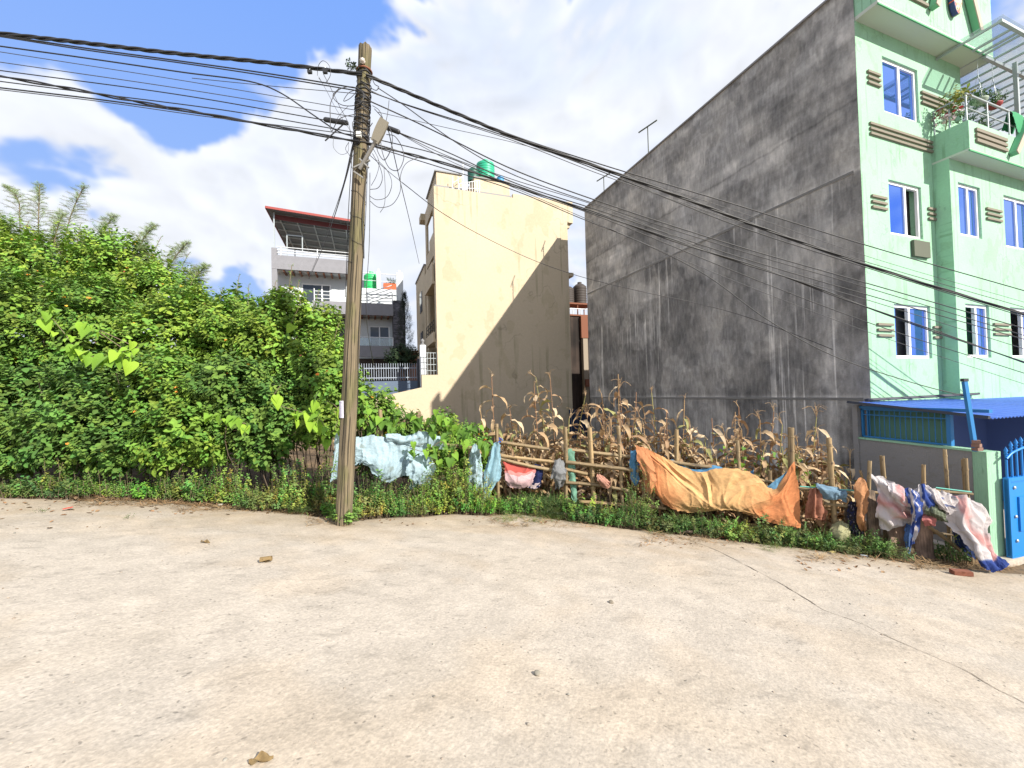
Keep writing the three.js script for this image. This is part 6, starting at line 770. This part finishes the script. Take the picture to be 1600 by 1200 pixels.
  const head = new THREE.BoxGeometry(0.12, 0.34, 0.05, 2, 6, 1), hp = head.attributes.position; for (let i = 0; i < hp.count; i++) { const t = hp.getY(i) / 0.34 + 0.5; hp.setX(i, hp.getX(i) * (0.75 + 0.5 * Math.sin(0.4 + t * 2.0))); hp.setZ(i, hp.getZ(i) * (1.2 - 0.5 * t)); } head.computeVertexNormals(); head.applyQuaternion(new THREE.Quaternion().setFromUnitVectors(V(0, 1, 0), a2.clone().sub(a1).normalize())); { const c = a1.clone().lerp(a2, 0.62); head.translate(c.x, c.y, c.z); }
  mesh('lamp_head', head, std([0.27, 0.245, 0.19], 0.65), lamp);
  mesh('lamp_clamp', merge([beam(L(P(553, 262, 6.06)), L(P(578, 250, 6.06)), 0.02, 0.03), beam(L(P(553, 268, 6.05)), L(P(568, 278, 6.05)), 0.02, 0.03), beam(L(P(562, 248, 6.05)), L(P(576, 262, 6.05)), 0.02, 0.03)]), galv, T);
  // paper notice with lines of small print
  const cv = document.createElement('canvas'); cv.width = 96; cv.height = 192; const cx = cv.getContext('2d'); cx.fillStyle = '#e9e6f4'; cx.fillRect(0, 0, 96, 192); cx.fillStyle = '#6d6680'; const r = rng(2); for (let k = 0; k < 13; k++) { let x = 12 + 10 * r(); const y = 16 + k * 13, e = 84 - 18 * r(); while (x < e) { const w = 3 + 8 * r(); cx.fillRect(x, y, Math.min(w, e - x), k % 5 === 0 ? 5 : 3); x += w + 3; } }
  const ct = new THREE.CanvasTexture(cv); ct.colorSpace = THREE.SRGBColorSpace; const pg = new THREE.CylinderGeometry(0.136, 0.136, 0.26, 10, 1, true, -1.3, 1.1); const q = L(poleAt(643, 0, -0.119)); pg.translate(q.x, q.y, q.z);
  mesh('paper_notice', pg, std([0.95, 0.95, 0.95], 0.85, { map: ct, side: THREE.DoubleSide }), T);
  // small weed growing from the clamp
  const sp = scatter('epiphyte', SPRIG.small[0], leafGreen, [[L(P(556, 105, 6.1)), qUp(V(-1, 0.4, 0.2).normalize(), 0), 0.8], [L(P(553, 103, 6.1)), qUp(V(-0.7, 0.8, 0.1).normalize(), 1), 0.7], [L(P(560, 108, 6.08)), qUp(V(-0.8, 0.3, 0.4).normalize(), 2), 0.6]].concat([...Array(6).keys()].map((i) => [L(P(556 - i, 104 + i, 6.1)), qUp(V(-1, 0.1 * i, 0.2).normalize(), i), 0.5])), T, tintOf(4, [0.07, 0.10, 0.06], 0.4, 0.2)); sp.userData.kind = 'stuff';
}
// ---------- overhead cables ----------
const cableMat = std([0.02, 0.02, 0.022], 0.55), wireMat = std([0.05, 0.05, 0.054], 0.5), wireD = (px) => px > 566 ? mix(6.2, 8.2, (px - 566) / 1034) : mix(6.2, 5.7, (566 - px) / 566);
function cable(label, pts, r, opt = {}) {
  r *= 1.3; const q = pts.map(([x, y, d]) => P(x, y, d ?? wireD(x))); if (opt.ext) { const n = q.length, e = q[n - 1].clone().sub(q[n - 2]).normalize(); q.push(q[n - 1].clone().addScaledVector(e, 4)); } if (opt.extStart) { const e = q[0].clone().sub(q[1]).normalize(); q.unshift(q[0].clone().addScaledVector(e, 4)); }
  const cv = new THREE.CatmullRomCurve3(q, false, 'centripetal'), seg = opt.seg ?? 90; let g;
  if (opt.bundle) { g = mergeGeometries([...Array(opt.bundle).keys()].map((k) => { const pp = []; for (let i = 0; i <= 160; i++) { const p = cv.getPoint(i / 160), a = i * (opt.twist ?? 0.32) + k * 6.283 / opt.bundle, R = r * 1.15; pp.push(p.add(V(0, Math.sin(a) * R, Math.cos(a) * R))); } return new THREE.TubeGeometry(new THREE.CatmullRomCurve3(pp), 320, r, 5); })); } else g = new THREE.TubeGeometry(cv, seg, r, 5);
  return tag(mesh('overhead_cable', g, r < 0.007 ? wireMat : cableMat), label, 'cable', 'overhead cables on the pole');
}
const LW = 'black overhead cable climbing up the road from the pole', RW = 'black overhead cable crossing the cement wall and green house', TL = 'thin grey overhead wire climbing up the road from the pole', TR = 'thin grey overhead wire crossing the cement wall and green house', ES = { extStart: 1 }, EX = { ext: 1 };
cable('thick twisted power cable climbing up the road from the pole top', [[0, 52], [140, 68], [280, 84], [420, 98], [566, 116, 6.1]], 0.011, { bundle: 3, extStart: 1 });
cable('thick twisted power cable dropping from the pole top past the cement wall', [[572, 117, 6.1], [640, 146], [720, 180], [800, 213], [940, 263], [1080, 314], [1200, 360], [1360, 416], [1600, 491]], 0.011, { bundle: 3, ext: 1 });
cable(LW, [[0, 55], [140, 76], [280, 95], [420, 115], [560, 138, 6.08]], 0.008, ES); cable(LW, [[0, 57], [140, 79], [280, 98], [420, 119], [560, 142, 6.09]], 0.007, ES);
cable('black cable that leaves the upper span and drops steeply to the pole', [[0, 72], [130, 90], [280, 112], [402, 130], [440, 146], [490, 180], [530, 206, 6.1], [556, 214, 6.1]], 0.008, ES);
cable(TL, [[0, 81], [280, 125], [555, 172, 6.1]], 0.004, ES); cable(TL, [[0, 97], [280, 138], [555, 183, 6.1]], 0.0045, ES); cable(TL, [[300, 122], [420, 134], [555, 146, 6.1]], 0.004); cable(LW, [[0, 110], [280, 148], [510, 188, 6.1]], 0.006, ES);
cable('thick black cable pair that sags and crosses the lower wires', [[0, 119], [122, 141], [220, 160], [315, 177], [440, 200], [562, 222, 6.08]], 0.009, { bundle: 2, twist: 0.2, extStart: 1 });
cable(LW, [[0, 127], [140, 145], [350, 172], [555, 207, 6.1]], 0.006, ES); cable(LW, [[0, 137], [160, 156], [315, 178], [455, 201], [558, 221, 6.1]], 0.008, ES); cable(LW, [[0, 140], [160, 159], [315, 181], [455, 198], [556, 211, 6.1]], 0.005, ES);
cable(RW, [[574, 120, 6.1], [640, 147], [800, 211], [940, 257], [1150, 320], [1360, 385], [1600, 454]], 0.008, EX); cable(TR, [[578, 141, 6.12], [612, 156], [800, 219], [940, 273], [1150, 345], [1360, 411], [1600, 480]], 0.005, EX);
cable(RW, [[578, 143, 6.1], [625, 160], [720, 190], [800, 216], [940, 268], [1150, 352], [1360, 420], [1600, 495]], 0.007, EX);
cable(RW, [[578, 158, 6.12], [640, 186], [700, 215], [800, 264], [940, 316], [1150, 384], [1360, 444], [1600, 513]], 0.008, EX); cable('black cable crossing the other wires as it drops towards the lean-to', [[590, 137, 6.15], [625, 160], [680, 200], [740, 240], [800, 272], [940, 322], [1150, 390], [1360, 451], [1600, 524]], 0.006, EX);
cable(RW, [[618, 205, 6.1], [700, 238], [800, 284], [940, 330], [1150, 400], [1360, 462], [1600, 530]], 0.007, EX); cable(RW, [[614, 203, 6.1], [700, 244], [800, 280], [940, 324], [1150, 408], [1360, 470], [1600, 545]], 0.005, EX);
cable('thick black cable pair leaving the pole below the street light', [[572, 223, 6.08], [640, 241], [690, 254], [800, 289], [940, 336], [1080, 385], [1220, 430], [1360, 482], [1600, 566]], 0.009, { bundle: 2, twist: 0.2, ext: 1 });
cable(RW, [[578, 215, 6.12], [700, 246], [800, 290], [940, 340], [1150, 425], [1360, 505], [1600, 583]], 0.006, EX); cable(TR, [[590, 175, 6.15], [700, 200], [800, 222], [940, 262], [1150, 330], [1360, 402], [1600, 472]], 0.0035, EX); cable(TR, [[600, 195, 6.15], [700, 250], [800, 292], [940, 352], [1150, 440], [1360, 520], [1600, 600]], 0.004, EX);
cable('black service cable running down to the leaning blue pole', [[574, 226, 6.1], [690, 262], [800, 296], [905, 340, 6.9], [1000, 378, 7.0], [1100, 428, 7.0], [1200, 500, 7.0], [1300, 555, 6.95], [1400, 590, 6.9], [1470, 610, 6.85], [1510, 619, 6.82]], 0.006);
cable('thin grey wire drooping in front of the cream house', [[628, 285, 7.5], [690, 332, 9], [760, 372, 10.5], [830, 405, 11], [900, 430, 11], [1000, 455, 11], [1080, 472, 11.2], [1150, 490, 11], [1230, 518, 10.4], [1306, 548, 9.98]], 0.006); cable('thin wire sagging from the drooping wire to the pole', [[575, 240, 6.12], [600, 262, 6.6], [628, 285, 7.5]], 0.004);
cable('thin drop wire slanting down to the white house balcony', [[553, 226, 6.15], [540, 280, 8.2], [515, 360, 13], [483, 436, 24]], 0.010); cable('second thin drop wire beside the slanting drop wire', [[551, 226, 6.15], [536, 290, 8.2], [508, 370, 13], [482, 436, 24]], 0.006);
cable('thin wire falling beside the cream house from the cable coils', [[606, 200, 6.2], [622, 270, 7.4], [640, 345, 10], [655, 412, 15]], 0.006); cable('thin cable hanging straight down along the pole', [[578, 270, 6.2], [577, 380, 6.25], [572, 480, 6.3], [582, 560, 7.5], [597, 570, 19]], 0.004); cable('short black tail sticking out of the cable sleeve', [[541, 190, 6.1], [530, 200, 6.08], [508, 220, 6.05]], 0.008);
// loops of spare cable tied to the pole
function coil(label, pts, r, m = wireMat) { const q = pts.map(([x, y, d = 6.05]) => P(x, y, d)); tag(mesh('cable_loop', new THREE.TubeGeometry(new THREE.CatmullRomCurve3(q), 90, r, 5), m), label, 'cable', 'spare cable loops on the pole'); }
const SL = 'loop of spare cable hanging at the pole';
coil(SL, [[556, 178], [530, 186, 5.98], [518, 205], [516, 180], [517, 160], [530, 140], [552, 136], [568, 146], [566, 158], [552, 165], [532, 163], [520, 150], [530, 138]], 0.006); coil(SL, [[556, 145], [545, 155], [537, 158], [545, 145], [558, 140]], 0.005); coil('small loop of wire standing above the upper cable', [[496, 118], [497, 104], [505, 95, 5.95], [514, 102], [516, 118], [506, 130, 6.1], [498, 122]], 0.004);
coil(SL, [[585, 170], [598, 185], [612, 208], [610, 235, 5.95], [600, 250], [590, 236], [588, 218]], 0.006); coil('wide loop of grey cable beside the street light', [[604, 210], [618, 214, 5.9], [628, 230], [631, 246], [622, 266, 5.95], [608, 262], [598, 240], [594, 215]], 0.006); coil(SL, [[582, 240], [594, 262], [597, 282, 5.95], [590, 294], [578, 296]], 0.005);
coil('long thin cable loop swinging low from the lower cable', [[656, 245, 6.3], [634, 256, 6.1], [626, 274], [625, 300], [612, 320], [592, 324, 6.0], [578, 314]], 0.005); coil(SL, [[590, 250], [606, 268], [612, 290, 5.95], [604, 308], [588, 312], [577, 306]], 0.0045); coil(SL, [[582, 230], [592, 252], [588, 275, 5.98], [580, 290]], 0.004); coil(SL, [[600, 262], [602, 300], [600, 322], [594, 332]], 0.004);
coil('thin wire loop below the cable pair on the uphill side', [[521, 215], [522, 232, 6.0], [532, 241], [543, 238], [545, 222]], 0.003); coil(SL, [[545, 222], [540, 232], [547, 245, 6.0], [550, 262], [558, 272]], 0.004); coil(SL, [[505, 115], [518, 140], [530, 165], [545, 195], [550, 225, 6.08]], 0.0045); coil(SL, [[498, 120], [512, 145], [525, 170], [548, 205]], 0.003); coil(SL, [[545, 165], [532, 178], [524, 190]], 0.003); coil(SL, [[566, 195], [552, 190], [556, 210, 6.0], [572, 205], [582, 192, 6.0]], 0.006); coil(SL, [[582, 165], [592, 172], [602, 196, 6.0], [606, 205]], 0.005); coil('cord linking the upper cables beside the pole', [[608, 157, 6.1], [606, 175, 6.1], [602, 196, 6.1]], 0.005); coil(SL, [[582, 124], [586, 132], [592, 136], [588, 141], [580, 138]], 0.006);
{ const t = thing('cable_clamp', 'black clamp with wires on the upper cable beside the pole', 'clamp', P(508, 111, 5.98)); mesh('body', B(-0.03, 0.03, -0.035, 0.035, -0.02, 0.02), cableMat, t); mesh('bolt', bar(V(0, 0.02, 0), V(0, 0.07, 0), 0.008, 6), M.steel, t); const c = thing('cable_clamp', 'small black clip on the upper cable further from the pole', 'clamp', P(484, 112, 5.98)); mesh('body', B(-0.03, 0.03, -0.025, 0.02, -0.02, 0.02), cableMat, c); mesh('bolt', bar(V(0, 0, 0), V(0, 0.04, 0), 0.007, 6), M.steel, c); }

// ---------- things lying on the road and verge ----------
function lying(name, label, cat, px, py, geo, mat, turn = 0, lift = 0.004, group) { const p = onRoad(px, py), m = mesh(name, geo, mat); m.position.copy(p).add(V(0, lift, 0)); m.rotation.set(0.1, turn, 0.09, 'YXZ'); return tag(m, label, cat, group); }
const stoneGeo = (s, seed) => { const g = new THREE.IcosahedronGeometry(s, 3), p = g.attributes.position; for (let i = 0; i < p.count; i++) { const v = V(p.getX(i), p.getY(i), p.getZ(i)), k = 0.75 + 0.5 * fbm3(v.x / s + seed, v.y / s, v.z / s, 3); p.setXYZ(i, v.x * k, v.y * k * 0.55, v.z * k); } g.computeVertexNormals(); return g; };
const dryLeaf = (L, W) => { const g = new THREE.PlaneGeometry(W, L, 8, 14), p = g.attributes.position; for (let i = 0; i < p.count; i++) { const t = p.getY(i) / L + 0.5, u = p.getX(i) / W * 2, w = Math.sin(Math.PI * Math.pow(clamp(t, 0.01, 0.99), 0.8)) * (1 + 0.15 * Math.sin(t * 17 + u)); p.setXYZ(i, u * W / 2 * w, 0.25 * W * u * u * w + 0.12 * L * (t - 0.5) ** 2 + 0.01 * Math.sin(t * 9 + u * 3), (t - 0.5) * L); } g.computeVertexNormals(); return g; };
const leafBrown = std([0.25, 0.17, 0.075], 0.9, { side: THREE.DoubleSide, map: grime }), paperMat = std([0.62, 0.63, 0.66], 0.85, { side: THREE.DoubleSide, map: grime });
lying('dead_leaf', 'large brown dead leaf on the bare road, close to the picture foot', 'leaf', 408, 1193, dryLeaf(0.10, 0.05), leafBrown, 1.9).userData.label = 'large brown curled dead leaf alone on the bare concrete'; lying('dead_leaf', 'small olive dead leaf on the concrete beside a pebble', 'leaf', 321, 849, dryLeaf(0.13, 0.055), leafBrown, 1.4); lying('curled_leaf', 'rolled up dry leaf casting a dark hollow on the road', 'leaf', 416, 880, (() => { const g = new THREE.CylinderGeometry(0.035, 0.025, 0.11, 14, 4, true, 0, 5); g.rotateZ(Math.PI / 2); return g; })(), leafBrown, 0.3, 0.03);
lying('road_stone', 'rounded pale stone in the middle of the road', 'stone', 839, 1055, stoneGeo(0.022, 3), std([0.22, 0.20, 0.16], 0.95)); lying('road_stone', 'flat dark stone on the road below the green grass tufts', 'stone', 955, 943, stoneGeo(0.026, 5), std([0.20, 0.17, 0.13], 0.95));
{ const p = onRoad(1502, 899), t = mesh('brick', B(-0.11, 0.11, 0, 0.06, -0.052, 0.052), std([0.24, 0.085, 0.05], 0.95, { map: grime })); t.position.copy(p); t.rotation.y = -0.25; tag(t, 'single red brick lying on the road by the lean-to', 'brick'); }
const crumple = (w, h, s) => { const g = new THREE.PlaneGeometry(w, h, 16, 12), p = g.attributes.position; for (let i = 0; i < p.count; i++) { const x = p.getX(i), y = p.getY(i), f = 1 + 0.3 * (n2(x * 9 + s, y * 9) - 0.5); p.setXYZ(i, x * f, 0.02 + 0.10 * Math.min(w, h) * 4 * Math.abs(n2(x * 14 + s, y * 14 + s) - 0.45), y * f); } g.computeVertexNormals(); return g; };
[[452, 797, 0.22, 0.14], [478, 789, 0.26, 0.16], [505, 790, 0.24, 0.18], [560, 806, 0.14, 0.08], [1086, 829, 0.2, 0.13]].forEach(([x, y, w, h], i) => lying('paper_scrap', i < 3 ? 'crumpled white paper scrap in the litter beside the pole' : i < 4 ? 'small white paper scrap just past the pole foot' : 'white plastic scrap at the verge below the orange tarp', 'litter', x, y, crumple(w, h, i * 5), paperMat, i * 1.3, 0.01, i < 3 ? 'paper scraps beside the pole' : undefined));
const redMat = std([0.55, 0.07, 0.05], 0.6, { side: THREE.DoubleSide }); lying('red_wrapper', 'red plastic wrapper on the straw under the hedge', 'litter', 292, 772, crumple(0.22, 0.1, 9), redMat, 0.4, 0.04); lying('red_wrapper', 'thin red wrapper scrap on the bare road', 'litter', 106, 798, crumple(0.1, 0.05, 12), redMat, 1, 0.005); lying('red_wrapper', 'pinkish red scrap under the wide boards', 'litter', 1419, 867, crumple(0.1, 0.06, 14), redMat, 0.3, 0.01);
lying('wooden_stick', 'thin brown wooden slat on the verge below the orange tarp', 'wood', 1062, 833, B(-0.22, 0.22, 0, 0.02, -0.025, 0.025), boardMat, -0.35, 0.01); lying('bottle_wrapper', 'clear and teal plastic wrapper in the weeds below the fence', 'litter', 966, 800, crumple(0.2, 0.14, 20), std([0.25, 0.5, 0.55], 0.4, { side: THREE.DoubleSide }), 0.4, 0.1); lying('foil_packet', 'silver and yellow packet caught under the orange tarp', 'litter', 1092, 812, crumple(0.28, 0.12, 23), std([0.5, 0.48, 0.36], 0.35, { side: THREE.DoubleSide, metalness: 0.4 }), 0.2, 0.12);
[[63, 802], [200, 812]].forEach(([x, y], i) => { const t = thing('green_sprig', 'small fallen green sprig on the road below the hedge', 'leaf', onRoad(x, y), 0, 'fallen green sprigs on the road'), r = rng(i + 2), l = []; for (let k = 0; k < 7; k++) l.push([V((r() - 0.5) * 0.12, 0.01, (r() - 0.5) * 0.08), qUp(V(r() - 0.5, 0.35, r() - 0.5).normalize(), r() * 6), 0.6]); scatter('leaves', SPRIG.tiny[0], leafGreen, l, t, tintOf(4, [0.09, 0.15, 0.04], 0.5, 0.2)); });
{ const p = onRoad(138, 760), g = new THREE.TorusGeometry(0.11, 0.006, 5, 30).rotateX(1.2), t = mesh('wire_ring', g, twigMat); t.position.copy(p).add(V(0, 0.09, 0)); tag(t, 'thin bent twig ring lying under the hedge', 'twig'); }
[[902, 812, [0.5, 0.5, 0.52]], [935, 806, [0.12, 0.3, 0.4]], [1128, 842, [0.5, 0.12, 0.08]], [1180, 846, [0.55, 0.55, 0.5]], [1265, 858, [0.45, 0.47, 0.5]], [1300, 866, [0.5, 0.4, 0.15]], [640, 802, [0.55, 0.55, 0.55]], [700, 804, [0.3, 0.22, 0.15]], [345, 792, [0.5, 0.48, 0.42]], [1350, 872, [0.4, 0.42, 0.45]], [1010, 826, [0.3, 0.4, 0.5]]].forEach(([x, y, c], i) => { const names = ['grey plastic', 'teal plastic', 'dull red paper', 'white paper', 'pale grey plastic', 'ochre paper', 'white foam', 'brown card', 'cream paper', 'blue grey plastic', 'pale blue plastic'], where = x < 400 ? 'in the straw before the hedge' : x < 770 ? 'below the pale blue tarp' : x < 1000 ? 'below the bare bamboo rails' : x < 1255 ? 'at the verge below the orange tarp' : 'at the verge below the hanging rags'; lying('litter_scrap', names[i] + ' scrap lying ' + where, 'litter', x, y, crumple(0.07 + 0.012 * (i % 4), 0.05 + 0.01 * (i % 3), 30 + i), std(c, 0.8, { side: THREE.DoubleSide, map: grime }), i, 0.006); });
// loose grit on the concrete
{ const r = rng(55), l = []; for (let i = 0; i < 900; i++) { const x = -9 + 18 * r(), z = -(1.6 + Math.pow(r(), 1.3) * 5.6); if (-z > edgeD(x)) continue; l.push([V(x, gy(x, z) + 0.008, z), qUp(V(r() - 0.5, 1, r() - 0.5).normalize(), r() * 6), 0.25 + 0.9 * Math.pow(r(), 3)]); } const im = scatter('road_grit', stoneGeo(0.009, 2), std([1, 1, 1], 0.95), l, scene, tintOf(35, [0.30, 0.265, 0.22], 0.9, 0.2)); im.name = numbered('road_grit'); tag(im, 'loose grit and small pebbles on the road', 'gravel', null, 'stuff'); }

renderer.render(scene, camera);
